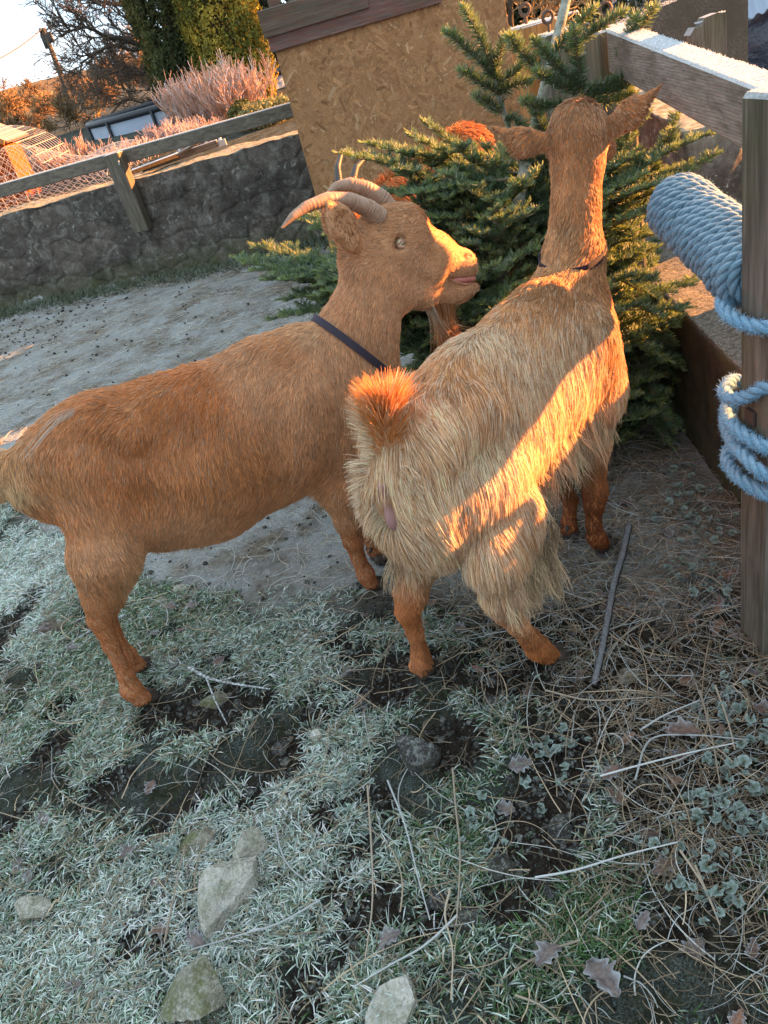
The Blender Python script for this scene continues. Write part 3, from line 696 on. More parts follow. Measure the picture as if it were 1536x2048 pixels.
# ================================================================ BLUE ROPE
m = NT('blue_rope_fibre', .8, .25); co = m.coord(); n1 = m.noise(9, co, 4); n2 = m.noise(420, m.coord((1, 1, 1)), 3, .7)
col = m.mix(m.ramp(n1, [(.35, 0), (.65, 1)]), m.attr('tint', 'Color'), m.mix(.5, m.attr('tint', 'Color'), (.26, .40, .50))); col = m.mix(m.ramp(n2, [(.35, .6), (.6, 0)]), col, (.03, .08, .15))
up = m.ramp(m.upness(), [(.55, 0), (.95, 1)]); col = m.mix(m.math('MULTIPLY', up, m.attr('frosted')), col, (.74, .80, .84))
m.col(col); m.bump(n2, .0015, .8); M_ROPE = m.m
def resample(P, step):
    P = np.asarray(P, float); d = np.r_[0, np.cumsum(np.linalg.norm(np.diff(P, axis=0), axis=1))]; n = max(int(d[-1] / step), 4); t = np.linspace(0, d[-1], n)
    return np.stack([np.interp(t, d, P[:, i]) for i in range(3)], -1), t
def catmull(P, n=12):
    P = np.asarray(P, float); Q = np.vstack([2 * P[0] - P[1], P, 2 * P[-1] - P[-2]]); out = []
    for i in range(1, len(Q) - 2):
        for t in np.linspace(0, 1, n, endpoint=False):
            a, b, c_, d = Q[i - 1:i + 3]; out.append(.5 * ((2 * b) + (c_ - a) * t + (2 * a - 5 * b + 4 * c_ - d) * t * t + (3 * b - a - 3 * c_ + d) * t ** 3))
    out.append(P[-1]); return np.array(out)
def rope(name, path, D, parent, tintc, frosted, pitch=2.9, step=.0045, fuzz=2500, seed=1):
    P, s = resample(path, step); T = nrm(np.gradient(P, axis=0)); N = np.zeros_like(T); ref = np.array([0, 0, 1.]) if abs(T[0][2]) < .9 else np.array([1., 0, 0]); N[0] = nrm(np.cross(T[0], ref))
    for i in range(1, len(P)):
        v = N[i - 1] - T[i] * np.dot(N[i - 1], T[i]); N[i] = v / np.linalg.norm(v)
    B = np.cross(T, N); mb = MB(); r = D * .275
    for k in range(3):
        ph = 2 * np.pi * (s / (D * pitch) + k / 3); C_ = P + (N * np.cos(ph)[:, None] + B * np.sin(ph)[:, None]) * D * .235; mb.tube(C_, r, 9)
    nV = sum(len(v) for v in mb.V); o = mb.build(name, M_ROPE, parent, True, {'tint': np.tile(np.array(tintc), (nV, 1)), 'frosted': np.full(nV, frosted)})
    if fuzz:
        g = np.random.default_rng(seed); i = g.integers(0, len(P), fuzz); a = g.uniform(0, 6.28, fuzz); rd = N[i] * np.cos(a)[:, None] + B[i] * np.sin(a)[:, None]; st = P[i] + rd * D * .44
        d = nrm(rd * .6 + T[i] * g.choice([-1, 1], (fuzz, 1)) + g.normal(0, .4, (fuzz, 3))); L = g.uniform(.003, .009, (fuzz, 1)); pts = np.stack([st, st + d * L * .5, st + d * L + rd * .002], 1)
        curves_np('loose_fibres', pts, np.array([.00035, .0003, .0001]), M_FIB, parent, tint(fuzz, np.array(tintc) * 1.3 + .08, .2))
    return o
M_FIB = fibre_mat('rope_fibre', .7, .2, .9)
# rope-wound rail
la, lb = np.array([.745, 1.255, .822]), np.array([.795, 1.66, .862]); ld = nrm(lb - la); LR = .049
lg = empty('rope_wound_pole', tuple((la + lb) / 2 - [0, 0, .08]), 'short thick pole wound tightly with faded blue rope, frosted along its top', 'rope pole')
mb = MB(); mb.tube([la + ld * .003, lb - ld * .003], LR - .003, 24); mb.build('pole_core', W_GREY_Y, lg, True)
e1 = nrm(np.cross(ld, [0, 0, 1.])); e2 = np.cross(e1, ld); turns = 17; n = turns * 60
t = np.linspace(0, 1, n); th = t * turns * 2 * np.pi; Lg = np.linalg.norm(lb - la)
g = np.random.default_rng(3); wob = np.interp(t, np.linspace(0, 1, 60), g.normal(0, .0016, 60))
rp_ = la + ld * ((t * Lg) + .004 * np.sin(th + 1))[:, None] + (np.cos(th)[:, None] * e1 + np.sin(th)[:, None] * e2) * (LR + .0095 + wob)[:, None]
rope('rope_winding', rp_, .0240, lg, (.125, .215, .28), .35, 2.5, fuzz=4200)
for c_e, sg_ in ((la, -1), (lb, 1)):
    th3 = np.linspace(0, 2 * np.pi * 2.4, 150); r3 = np.linspace(LR + .006, .010, 150)
    rope('rope_end', c_e + ld * sg_ * (.004 + .010 * (1 - r3 / LR))[:, None] + (np.cos(th3) * r3)[:, None] * e1 + (np.sin(th3) * r3)[:, None] * e2, .0225, lg, (.085, .185, .26), .3, fuzz=150)
# second short layer at the near end
th2 = np.linspace(0, 2 * np.pi * 4.2, 300); t2_ = np.linspace(.02, .20, 300)
# rope tied round the near post
rr = empty('rope', (.72, 1.17, .62), 'bright blue twisted rope looped loosely round the near post', 'rope')
def loop(pts): return catmull(np.array(pts), 14)
pxl = lambda px, py, x: atx(px, py, x)
A1 = [pxl(1480, 575, .79), pxl(1462, 582, .745), pxl(1448, 592, .705), pxl(1444, 612, .688), pxl(1460, 632, .682), pxl(1490, 648, .688), pxl(1530, 655, .700)]
x0, y0 = .70, 1.135
def round_post(P, zend):
    P = list(P); l = np.array(P[-1]); P += [np.array([.735, 1.132, l[2] + (zend - l[2]) * .3]), np.array([.80, 1.134, l[2] + (zend - l[2]) * .6]), np.array([.828, 1.17, zend])]; return P
rope('rope_loop', loop(round_post(A1, A1[-1][2] - .01)), .0245, rr, (.15, .32, .47), .15, 2.9, .004, 1500, 11)
A2 = [np.array([.83, 1.25, .53]), pxl(1480, 762, .76), pxl(1455, 770, .715), pxl(1447, 782, .695), pxl(1462, 796, .688), pxl(1490, 795, .692), pxl(1530, 775, .706)]
rope('rope_loop', loop(round_post(A2, A2[-1][2] + .02)), .0245, rr, (.15, .31, .46), .15, 2.9, .004, 1500, 12)
A3 = [pxl(1462, 800, .73), pxl(1452, 816, .712), pxl(1456, 838, .692), pxl(1478, 862, .682), pxl(1510, 885, .690), pxl(1540, 896, .704)]
rope('rope_loop', loop(round_post(A3, A3[-1][2] + .01)), .0245, rr, (.15, .32, .47), .15, 2.9, .004, 1500, 13)
A4 = [pxl(1464, 812, .735), pxl(1450, 845, .716), pxl(1462, 880, .70), pxl(1482, 905, .678), pxl(1510, 935, .678), pxl(1545, 957, .70)]
rope('rope_loop', loop(round_post(A4, A4[-1][2] + .01)), .0245, rr, (.15, .32, .47), .15, 2.9, .004, 1500, 14)
A5 = [np.array([.80, 1.262, .44]), pxl(1474, 886, .74), pxl(1456, 902, .712), pxl(1454, 925, .694), pxl(1476, 955, .680), pxl(1505, 975, .688), pxl(1545, 992, .704)]
rope('rope_loop', loop(round_post(A5, A5[-1][2] + .01)), .0245, rr, (.15, .32, .47), .15, 2.9, .004, 1500, 15)
# ================================================================ GOATS
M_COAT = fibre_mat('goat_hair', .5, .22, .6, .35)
_m = NT('goat_skin', .75, .2); _m.col(_m.attr('tint', 'Color')); M_SKIN = _m.m
_m = NT('horn_keratin', .5, .35)
_c = _m.coord(); _n = _m.noise(40, _c, 5); _m.col(_m.mix(_m.ramp(_n, [(.3, 0), (.7, 1)]), (.23, .13, .085), (.37, .24, .165)))
_m.bump(_m.noise(150, _c, 4), .001, .5); M_HORN = _m.m
_m = NT('horn_grey', .5, .3); _m.col(_m.mix(_m.noise(40), (.035, .033, .032), (.10, .095, .09))); M_HORN_G = _m.m
_m = NT('hoof_keratin', .5, .3); _m.col(_m.mix(_m.noise(60), (.03, .024, .02), (.09, .07, .055))); M_HOOF = _m.m
_m = NT('tongue_flesh', .3, .5); _m.col((.76, .32, .27)); _m.bump(_m.noise(400), .0005, .4); _m.b.inputs['Subsurface Weight'].default_value = .2; _m.b.inputs['Subsurface Radius'].default_value = (.01, .004, .003); M_TONGUE = _m.m
_m = NT('bare_skin', .55, .4); _m.col(_m.mix(_m.noise(60), (.30, .15, .14), (.38, .21, .19))); M_PINK = _m.m
_m = NT('collar_webbing', .7, .3); _w = _m.n('TexWave'); _w.inputs['Scale'].default_value = 180; _m.l(_m.coord(), _w.inputs[0])
_m.col(_m.mix(_w.outputs[0], (.022, .017, .028), (.045, .036, .055))); _m.bump(_w.outputs[0], .0006, .6); M_COLLAR = _m.m
_m = NT('black_plastic', .35, .5); _m.col((.012, .012, .014)); M_BLACKP = _m.m
_m = NT('eye_iris', .08, .6); _m.col(_m.attr('tint', 'Color')); M_EYE = _m.m

GING = (.68, .355, .180); GING_D = (.46, .17, .058); GING_L = (.72, .42, .24); CREAM = (.66, .50, .34); PALE = (.74, .62, .48)

def make_body(name, sdf, h, parent, colf, sm=2):
    V, Q = sdf.mesh(h); V = relax(V, Q, sm)
    o = mesh_np(name, V, Q, M_SKIN, parent, True, {'tint': colf(V)})
    return o, V, Q
def eyeball(parent, c, out, fwd, r):
    """sphere with a horizontal slit pupil and amber iris"""
    out = nrm(out); fwd = nrm(np.asarray(fwd) - out * np.dot(fwd, out)); upv = np.cross(out, fwd); upv *= np.sign(upv[2] + 1e-6)
    nu, nv = 48, 32
    th = np.linspace(0, np.pi, nv); ph = np.linspace(0, 2 * np.pi, nu, endpoint=False)
    T, Pp = np.meshgrid(th, ph, indexing='ij')
    L = np.stack([np.sin(T) * np.cos(Pp), np.sin(T) * np.sin(Pp), np.cos(T)], -1).reshape(-1, 3)
    V = c + r * (L[:, :1] * fwd + L[:, 1:2] * upv + L[:, 2:] * out)
    i = np.arange(nv - 1)[:, None] * nu; j = np.arange(nu)[None]; j2 = (j + 1) % nu
    F = np.stack([i + j, i + nu + j, i + nu + j2, i + j2], -1).reshape(-1, 4)
    rr = np.hypot(L[:, 0], L[:, 1]); fr = L[:, 2] > 0
    colr = np.tile(np.array([.26, .17, .10]), (len(L), 1))
    colr[fr & (rr < .86)] = (.66, .55, .36); colr[fr & (rr > .80) & (rr < .92)] = (.42, .30, .18)
    colr[fr & (np.abs(L[:, 1]) < .11) & (np.abs(L[:, 0]) < .44)] = (.01, .01, .01)
    return mesh_np('eye', V, F, M_EYE, parent, True, {'tint': colr})
def horn(parent, pts, rad, mat, rings=30):
    pts = np.asarray(pts, float); t = np.linspace(0, 1, len(pts)); T = np.linspace(0, 1, 220)
    P = np.stack([np.interp(T, t, pts[:, i]) for i in range(3)], -1)
    for _ in range(30): P[1:-1] = (P[:-2] + P[2:] + 2 * P[1:-1]) / 4
    r = np.interp(T, np.linspace(0, 1, len(rad)), rad)
    ring = (1 + .034 * np.clip(np.sin(2 * np.pi * rings * T ** .9 + 1.6 * np.sin(T * 31) + np.sin(T * 57)), -.7, 1) * (1 - T ** 2) * (.7 + .5 * np.sin(T * 43)))
    mb = MB(); mb.tube(P, r * ring, 16); o = mb.build('horn', mat, parent, True); return o
def collar_band(parent, V, centre, nor, width, off, rmax=.14, buckle=None):
    nor = nrm(nor); d = (V - centre) @ nor; near = (np.abs(d) < width * .8)
    e1 = nrm(np.cross(nor, [0, 0, 1.])); e2 = np.cross(nor, e1)
    q = V[near] - centre; x, y = q @ e1, q @ e2; r = np.hypot(x, y); k = r < rmax; x, y, r = x[k], y[k], r[k]
    A = np.arctan2(y, x); na = 96; ang = np.linspace(-np.pi, np.pi, na, endpoint=False); R_ = np.zeros(na)
    for i, a in enumerate(ang):
        dd = np.abs((A - a + np.pi) % (2 * np.pi) - np.pi); m = dd < .12
        R_[i] = r[m].mean() if m.any() else np.nan
    R_ = np.where(np.isnan(R_), np.nanmean(R_), R_)
    for _ in range(4): R_ = (np.roll(R_, 1) + np.roll(R_, -1) + 2 * R_) / 4
    R_ += off
    prof = [(-.5, 0), (-.5, .0028), (.5, .0028), (.5, 0)]
    Vb = []
    for w_, t_ in prof:
        rr = R_ + t_; Vb.append(centre + nor * w_ * width + (np.cos(ang) * rr)[:, None] * e1 + (np.sin(ang) * rr)[:, None] * e2)
    Vb = np.vstack(Vb); F = []
    j = np.arange(na); j2 = (j + 1) % na
    for p in range(4):
        q_ = (p + 1) % 4; F.append(np.stack([p * na + j, q_ * na + j, q_ * na + j2, p * na + j2], -1))
    o = mesh_np('collar', Vb, np.vstack(F), M_COLLAR, parent, False)
    if buckle is not None:
        mb = MB(); a0 = buckle; i = int((a0 + np.pi) / (2 * np.pi) * na) % na; rr = R_[i] + .006
        rad = np.cos(ang[i]) * e1 + np.sin(ang[i]) * e2; tg = -np.sin(ang[i]) * e1 + np.cos(ang[i]) * e2
        mb.box(centre + rad * rr, (.040, width * 1.25, .011), np.array([tg, nor, rad]), 0, .003)
        mb.box(centre + rad * (rr + .001) + tg * .033, (.014, width * 1.3, .009), np.array([tg, nor, rad]), 0, .003)
        b = mb.build('buckle', M_BLACKP, parent, False); b.parent = o
        l = Vector(b.location); b.location = l - Vector(o.location)
    return o
def hoof_pair(parent, c, fwd, s=1.0):
    s = s * 1.12
    """cloven hoof, two toes"""
    fwd = nrm(np.array([fwd[0], fwd[1], 0])); side = np.array([-fwd[1], fwd[0], 0])
    mb = MB()
    for q in (-1, 1):
        pts = [c - fwd * .020 + side * q * .011 * s + np.array([0, 0, .024]), c + fwd * .004 + side * q * .012 * s + np.array([0, 0, .017]), c + fwd * .027 * s + side * q * .009 * s + np.array([0, 0, .010])]
        mb.tube(pts, np.array([.015, .015, .009]) * s, 10)
        mb.tube([c - fwd * .020 + side * q * .010 + np.array([0, 0, .066]), c - fwd * .030 + side * q * .012 + np.array([0, 0, .052])], np.array([.006, .0035]), 8)
    return mb.build('hoof', M_HOOF, parent, True)

# ---------------------------------------------------------------- left goat, side on, facing right
LP0 = np.array([-.76, 1.63, 0.]); LA = np.array([.956, .293, 0.]); LN = np.array([.293, -.956, 0.])
def lp(px, py, off=0.0): return atpl(px, py, LP0, LN, off)
def build_left_goat():
    root = empty('goat', (-.42, 1.74, 0), 'ginger horned goat with a beard standing side on, mouth open, wearing a dark collar', 'goat', 'goats round the fir tree')
    K = 1.24e-3
    S = SDF(); fl = (LN, .74)
    c = lambda a, b, ra, rb, k=.05, flat=fl: S.cone(lp(*a), lp(*b), ra * K, rb * K, k, flat)
    c((655, 812), (585, 842), 138, 141); c((585, 838), (490, 872), 140, 147); c((490, 872), (390, 905), 147, 150); c((390, 905), (290, 920), 150, 134)
    c((300, 912), (165, 922), 124, 102); c((165, 945), (100, 950), 84, 56); c((100, 980), (62, 968), 44, 36)
    c((700, 800), (650, 770), 104, 92); c((600, 716), (540, 745), 44, 54, .08)
    c((300, 1035), (440, 1010), 50, 50, .08)
    S.ball(lp(345, 888, .190), .070, .08, None, True); S.ball(lp(300, 1030, .165), .040, .06, None, True)
    S.cone(lp(190, 838, .065), lp(262, 872, .100), .036, .028, .035); S.cone(lp(590, 900, .11), lp(600, 800, .10), .05, .05, .06)
    # hip bone ridge
    c((190, 850), (260, 870), 42, 36, .05)
    # neck
    c((698, 768), (722, 660), 98, 66, .06, (LN, .85)); c((722, 660), (748, 560), 65, 63, .05, (LN, .85))
    # head
    h = lambda a, b, ra, rb, k=.02, f=.85: S.cone(lp(*a), lp(*b), ra * K, rb * K, k, (LN, f))
    h((745, 505), (800, 480), 62, 58, .03, .9); h((765, 450), (815, 440), 34, 28, .03, 1.1)
    h((800, 490), (865, 510), 56, 45, .03, .8); h((865, 512), (922, 530), 43, 30, .02, .82); h((925, 528), (936, 545), 27, 21, .015, .95)
    h((775, 560), (850, 580), 50, 34, .03, .8); h((850, 582), (912, 590), 32, 20, .02, .72); h((905, 585), (934, 582), 20, 15, .015, .9)
    h((745, 545), (790, 590), 42, 34, .03, .9)
    for sgn in (1, -1):
        S.cone(lp(770, 462, .030 * sgn), lp(822, 474, .040 * sgn), .016, .011, .02)          # brow ridge
        S.ball(lp(800, 487, .062 * sgn), .017, .012, None, True)                              # socket
        S.ball(lp(868, 532, .078 * sgn), .030, .03, None, True)
        S.cone(lp(815, 520, .034 * sgn), lp(870, 545, .024 * sgn), .020, .014, .03)           # cheek bone
        S.cone(lp(941, 511, .022 * sgn), lp(924, 516, .029 * sgn), .0062, .0045, .004, None, True)  # nostril
    S.cone(lp(925, 584), lp(948, 574), .021, .014, .012, (LN, .95)); S.cone(lp(992, 553, 0), lp(902, 556, 0), .0185, .0035, .004, (LN, 4.0), True)                    # mouth
    # ears
    for sgn in (1, -1):
        b0, b1, tp = lp(712, 492, .055 * sgn), lp(680, 445, .085 * sgn), lp(654, 405, .10 * sgn)
        en = nrm(LN * sgn * .95 + LA * .45 + np.array([0, 0, -.10]))
        S.cone(b0, lp(698, 472, .066 * sgn), .020, .026, .015, (en, .5)); S.cone(lp(698, 472, .066 * sgn), b1, .029, .034, .01, (en, .36)); S.cone(b1, tp, .034, .008, .01, (en, .36))
        sh = en * .010
        S.cone(lp(700, 476, .070 * sgn) + sh, b1 + sh, .013, .021, .006, (en, .5), True); S.cone(b1 + sh, lp(660, 415, .097 * sgn) + sh, .021, .005, .006, (en, .5), True)
    # legs: (stations px, radius px)
    legs = [([(215, 1040, .06), (210, 1120, .075), (205, 1190, .075), (200, 1235, .075), (222, 1290, .074), (252, 1350, .073), (262, 1378, .073), (285, 1398, .073)], [92, 60, 33, 23, 14.5, 15, 20, 18]),
            ([(215, 1020, -.06), (225, 1080, -.075), (206, 1150, -.075), (205, 1180, -.075), (216, 1230, -.074), (238, 1290, -.073), (254, 1312, -.073), (276, 1332, -.073)], [92, 58, 31, 22, 14.5, 14.5, 19, 17]),
            ([(690, 900, .08), (690, 985, .08), (696, 1040, .075), (706, 1080, .073), (716, 1115, .073), (731, 1148, .073), (742, 1168, .073)], [78, 44, 25, 21, 14.5, 18.5, 16]),
            ([(690, 880, -.08), (700, 960, -.07), (715, 1010, -.068), (728, 1042, -.068), (738, 1072, -.068), (750, 1102, -.068), (758, 1118, -.068)], [68, 40, 23, 20, 14, 17, 15])]
    for st, rd in legs:
        for i in range(len(st) - 1):
            S.cone(lp(*st[i]), lp(*st[i + 1]), rd[i] * K * (1.0 if i else .85), rd[i + 1] * K, .03 if i < 3 else .012, (LN, .62) if i == 0 else None)
    # tail
    S.cone(lp(55, 925), lp(10, 935), .030, .024, .02); S.cone(lp(10, 935), lp(-10, 985), .024, .012, .02)
    def colf(V):
        n = fbm(V * 8, 3, 2)[:, None]; c_ = np.clip(np.array(GING) * .75 * (1 + .25 * n), 0, 1)
        for q_, r_, k_ in ((lp(800, 487, .05), .019, (.17, .095, .075)), (lp(934, 513, .026), .011, (.20, .085, .07)), (lp(925, 556, .0), .030, (.30, .12, .10))): w_ = sstep(r_, r_ * .6, np.linalg.norm(V - q_, axis=1))[:, None]; c_ = c_ * (1 - w_) + np.array(k_) * w_
        return np.where(V[:, 2:3] < .043, np.array([[.06, .045, .035]]), c_)
    body, V, Q = make_body('body', S, .0048, root, colf)
    # anchors: position, direction, length, colour
    A = LA; dn = np.array([0, 0, -1.]); back = -A
    UP_ = np.array([0, 0, 1.])
    def an(px, py, d, L, colr): return [*lp(px, py, .09), *nrm(d), L, *colr]
    G, D_, L_ = GING, GING_D, GING_L
    anc = [an(960, 530, back + dn * .1, .006, L_), an(900, 500, back, .006, (0.706, 0.368, 0.153)), an(850, 560, back + dn * .6, .008, L_), an(800, 487, back, .005, (0.660, 0.353, 0.169)), an(780, 560, back * .7 + dn, .011, G), an(820, 590, back + dn * .5, .010, G),
           an(805, 415, back * .3 + A * .5 + UP_ * .6, .026, (0.522, 0.276, 0.138)), an(830, 440, back + dn * .1, .012, (0.583, 0.307, 0.153)), an(760, 430, back, .024, (0.522, 0.261, 0.123)), an(845, 470, back, .009, (0.644, 0.337, 0.169)), an(850, 520, back + dn * .4, .009, L_), an(740, 600, dn + back * .6, .022, G), an(700, 560, dn + back * .8, .022, G), an(660, 600, dn + back, .022, (0.552, 0.199, 0.068)),
           an(700, 700, dn + back * .35, .024, G), an(625, 660, back + dn * .2, .026, (0.800, 0.583, 0.353)), an(740, 760, dn + back * .1, .022, G),
           an(590, 690, back + dn * .4, .022, (0.614, 0.276, 0.116)), an(650, 720, dn + back * .3, .022, GING), an(600, 800, dn + back * .25, .022, G), an(500, 750, back * .7 + dn, .020, G), an(400, 790, back * .7 + dn, .020, (0.583, 0.215, 0.068)), an(500, 900, dn + A * .05, .022, (0.629, 0.276, 0.107)), an(380, 930, dn + back * .1, .022, (0.629, 0.276, 0.107)),
           an(520, 1020, dn * .6 + back * .8, .028, (0.660, 0.307, 0.138)), an(620, 960, dn * .5 + back, .032, (0.690, 0.337, 0.153)), an(380, 1060, dn * .7 + back * .6, .024, G),
           an(300, 830, dn + back, .020, (0.583, 0.230, 0.077)), an(220, 820, back + dn * .5, .022, (0.614, 0.261, 0.100)), an(240, 950, dn + back * .3, .020, (0.598, 0.245, 0.092)), an(120, 900, dn + back * .6, .020, (0.644, 0.291, 0.123)), an(12, 1005, dn + A * .2, .024, (0.800, 0.644, 0.384)), an(80, 960, dn + A * .1, .022, (0.644, 0.307, 0.131)), an(60, 1040, dn + A * .2, .024, (0.644, 0.307, 0.138)), an(100, 1050, dn + A * .2, .022, (0.644, 0.291, 0.123)),
           an(200, 1100, dn, .018, G), an(200, 1190, dn, .014, (0.614, 0.268, 0.107)), an(200, 1250, dn + A * .3, .010, (0.568, 0.215, 0.073)), an(235, 1320, dn + A * .3, .008, (0.537, 0.184, 0.061)), an(275, 1395, dn, .008, (0.522, 0.177, 0.058)), an(262, 1165, dn, .026, (0.767, 0.445, 0.230)),
           an(700, 1020, dn, .014, G), an(710, 1090, dn, .009, (0.506, 0.169, 0.054)), an(740, 1170, dn, .008, (0.491, 0.153, 0.050)), an(0, 950, dn + back * .4, .030, (0.736, 0.414, 0.199)),
           an(648, 405, np.array([-.3, 0, 1.]), .006, L_), an(660, 440, np.array([-.3, 0, 1.]), .006, L_), an(685, 450, np.array([-.3, 0, 1.]), .006, L_), an(695, 485, np.array([-.3, 0, 1.]), .008, G), an(715, 480, np.array([-.3, 0, 1.]), .008, G)]
    P, N = sample_surf(V, Q, 260000)
    f = field(P, anc); d = f[:, :3]; L = f[:, 3]; cl = f[:, 4:7]
    keep = (np.linalg.norm(P - lp(800, 487, .058), axis=1) > .0135) & (np.linalg.norm(P - lp(930, 560, .02), axis=1) > .014) & (np.linalg.norm(P - lp(934, 513, .028), axis=1) > .010)
    keep &= P[:, 2] > .040
    keep &= ~((np.abs(P @ LN - LP0 @ LN) < .02) & (np.linalg.norm(P - lp(925, 557, 0), axis=1) < .03))
    en_ = nrm(LN * .95 + LA * .45 + np.array([0, 0, -.10])); e0, e1_ = lp(700, 476, .070), lp(656, 408, .10); te = np.clip(((P - e0) @ (e1_ - e0)) / np.dot(e1_ - e0, e1_ - e0), 0, 1)
    inn = (np.linalg.norm(P - (e0 + te[:, None] * (e1_ - e0)), axis=1) < .026) & ((N @ en_) > .25); keep &= ~(inn & (np.random.default_rng(1).random(len(P)) < .75)); cl[inn] = np.array([.36, .17, .08])
    P, N, d, L, cl = P[keep], N[keep], d[keep], L[keep], cl[keep]
    g = np.random.default_rng(4); L = L * g.uniform(.6, 1.25, len(P))
    pts = grow(P, N, d, L, lift=.20, droop=.12, curl=.12, k=4, clump=.22, clump_n=22000)
    m = g.random(len(P)); cl = cl * np.exp(g.normal(0, .17, (len(P), 1))) * (1 + .20 * fbm(P * 9, 3, 8))[:, None] * np.clip(1 + .30 * fbm(P * [70, 70, 22], 2, 18), .6, 1.4)[:, None]
    cl[m < .10] = cl[m < .10] * .4 + np.array(PALE) * .4
    cl[(m > .93)] *= .55
    coat = curves_np('coat', pts, np.array([.00055, .0005, .0004, .00012]), M_COAT, root, np.clip(cl, .01, .9))
    # beard
    nb = 1500; t = g.random(nb); base = np.array([lp(850 + 52 * q, 612 - 4 * q, 0) for q in t]) + LN * g.normal(0, .010, (nb, 1))
    kk = 9; s = np.linspace(0, 1, kk)
    tipx = 898 + 14 * g.standard_normal(nb); tipy = 672 + 22 * g.standard_normal(nb)
    pts = np.zeros((nb, kk, 3)); lat = g.normal(0, .012, (nb, 1))
    for i, q in enumerate(s):
        bx = 852 + 50 * t; by = 604 + 0 * t; mx = 872 + 26 * t + g.normal(0, 1.0, nb); my = 650
        X = (1 - q) ** 2 * bx + 2 * q * (1 - q) * mx + q * q * tipx; Y = (1 - q) ** 2 * by + 2 * q * (1 - q) * my + q * q * tipy
        pts[:, i] = np.array([lp(x, y, 0) for x, y in zip(X, Y)]) + LN * lat * (1 + q * .3)
    cb = np.where(((t < .08) | (g.random(nb) < .08))[:, None], np.array([[.70, .54, .38]]), np.array([[.50, .22, .085]])) * np.exp(g.normal(0, .2, (nb, 1)))
    curves_np('beard', pts, np.linspace(.0008, .0002, kk), M_COAT, root, np.clip(cb, .01, .9))
    # white strands along the croup and down the thigh edge
    ws = []
    for i in range(9):
        jx, jy = g.normal(0, 6.0, 2)
        path = [(205 + jx, 806 + jy), (165 + jx * .5, 818 + jy * .5), (118 + jx, 838 + jy), (92 + jx, 862 + jy), (72 + jx, 886 + jy), (48 + jx * 1.5, 915 + jy)]
        a = int(g.integers(0, 3)); ws.append([lp(x, y, o_) for (x, y), o_ in zip(path, (.045, .06, .075, .082, .084, .082))])
    curves_np('pale_back_hair', np.array(ws), np.linspace(.0006, .0003, 6), M_COAT, root, np.full((9, 3), .52) * [1, .93, .8])
    for sgn in (1, -1): eyeball(root, lp(800, 487, .0440 * sgn), LN * sgn + LA * .25 + np.array([0, 0, .05]), LA + np.array([0, 0, .15]), .0165)
    # lids
    for sgn in (1,):
        mb = MB(); e = nrm(LN * sgn + LA * .25); ax = nrm(LA - e * np.dot(LA, e)); up_ = np.cross(ax, e); up_ *= np.sign(up_[2]); cc = lp(800, 487, .0435 * sgn)
        for q, amp in ((1, .0082), (-1, .0072)):
            th = np.linspace(-1, 1, 15); pts_ = [cc + ax * x * .0168 + up_ * q * amp * (1 - x * x) + e * (.0158 - .0070 * x * x) for x in th]
            mb.tube(pts_, .0017 + .0012 * (1 - th ** 2), 8)
        mb.build('eyelids', M_PINK_D, root, True)
    # tongue and lips
    mb = MB(); mb.tube([lp(900, 558, .004), lp(918, 557, .008), lp(934, 554, .009), lp(946, 556, .007), lp(950, 560, .004)], [.006, .0115, .0125, .009, .004], 14); mb.build('tongue', M_TONGUE, root, True)
    mb = MB()
    for s_ in (1, -1):
        mb.tube([lp(900, 557, .023 * s_), lp(915, 565, .023 * s_), lp(932, 569, .019 * s_), lp(946, 568, .011 * s_), lp(951, 567, 0)], [.0010, .0020, .0022, .0022, .002], 8)
    mb.build('lips', M_LIP, root, True)
    bk = lp
    horn(root, [lp(760, 436, .028), lp(738, 418, .030), lp(700, 401, .036), lp(655, 398, .045), lp(612, 414, .055), lp(585, 433, .062), lp(563, 456, .068)], np.array([22, 20, 17, 14.5, 11.5, 8, 2.2]) * K * .86, M_HORN, 34)
    horn(root, [lp(785, 425, -.026), lp(765, 398, -.028), lp(735, 378, -.034), lp(700, 368, -.044), lp(672, 374, -.055), lp(650, 400, -.068), lp(640, 425, -.075)], np.array([21, 19, 16.5, 14, 11, 7.5, 2.2]) * K * .88, M_HORN, 34)
    hoof_pair(root, np.array([*atz(297, 1404)[:2], .0]), LA); hoof_pair(root, np.array([*atz(286, 1338)[:2], 0.]), LA)
    hoof_pair(root, np.array([*atz(752, 1176)[:2], .0]), LA); hoof_pair(root, np.array([*atz(762, 1122)[:2], 0.]), LA)
    cn = lp(702, 690, 0); ax_n = nrm(lp(745, 560) - lp(690, 770)); pl_n = nrm(ax_n + LA * -.30)
    v1 = nrm(lp(742, 722) - lp(645, 645)); pl_n = nrm(np.cross(v1, LN)); pl_n *= np.sign(pl_n[2])
    collar_band(root, V, lp(696, 688, 0), pl_n, .018, .0065, .16, None)
    # buckle at the front of the neck
    mb = MB(); d1 = nrm(lp(755, 728, .062) - lp(716, 706, .075)); nz = nrm(LN * .8 + LA * .5); nz = nrm(nz - d1 * np.dot(nz, d1))
    mb.box(lp(728, 717, .083), (.034, .024, .010), np.array([d1, np.cross(nz, d1), nz]), 0, .003); mb.box(lp(752, 730, .072), (.026, .022, .008), np.array([d1, np.cross(nz, d1), nz]), 0, .003)
    mb.build('buckle', M_BLACKP, root)
    return root

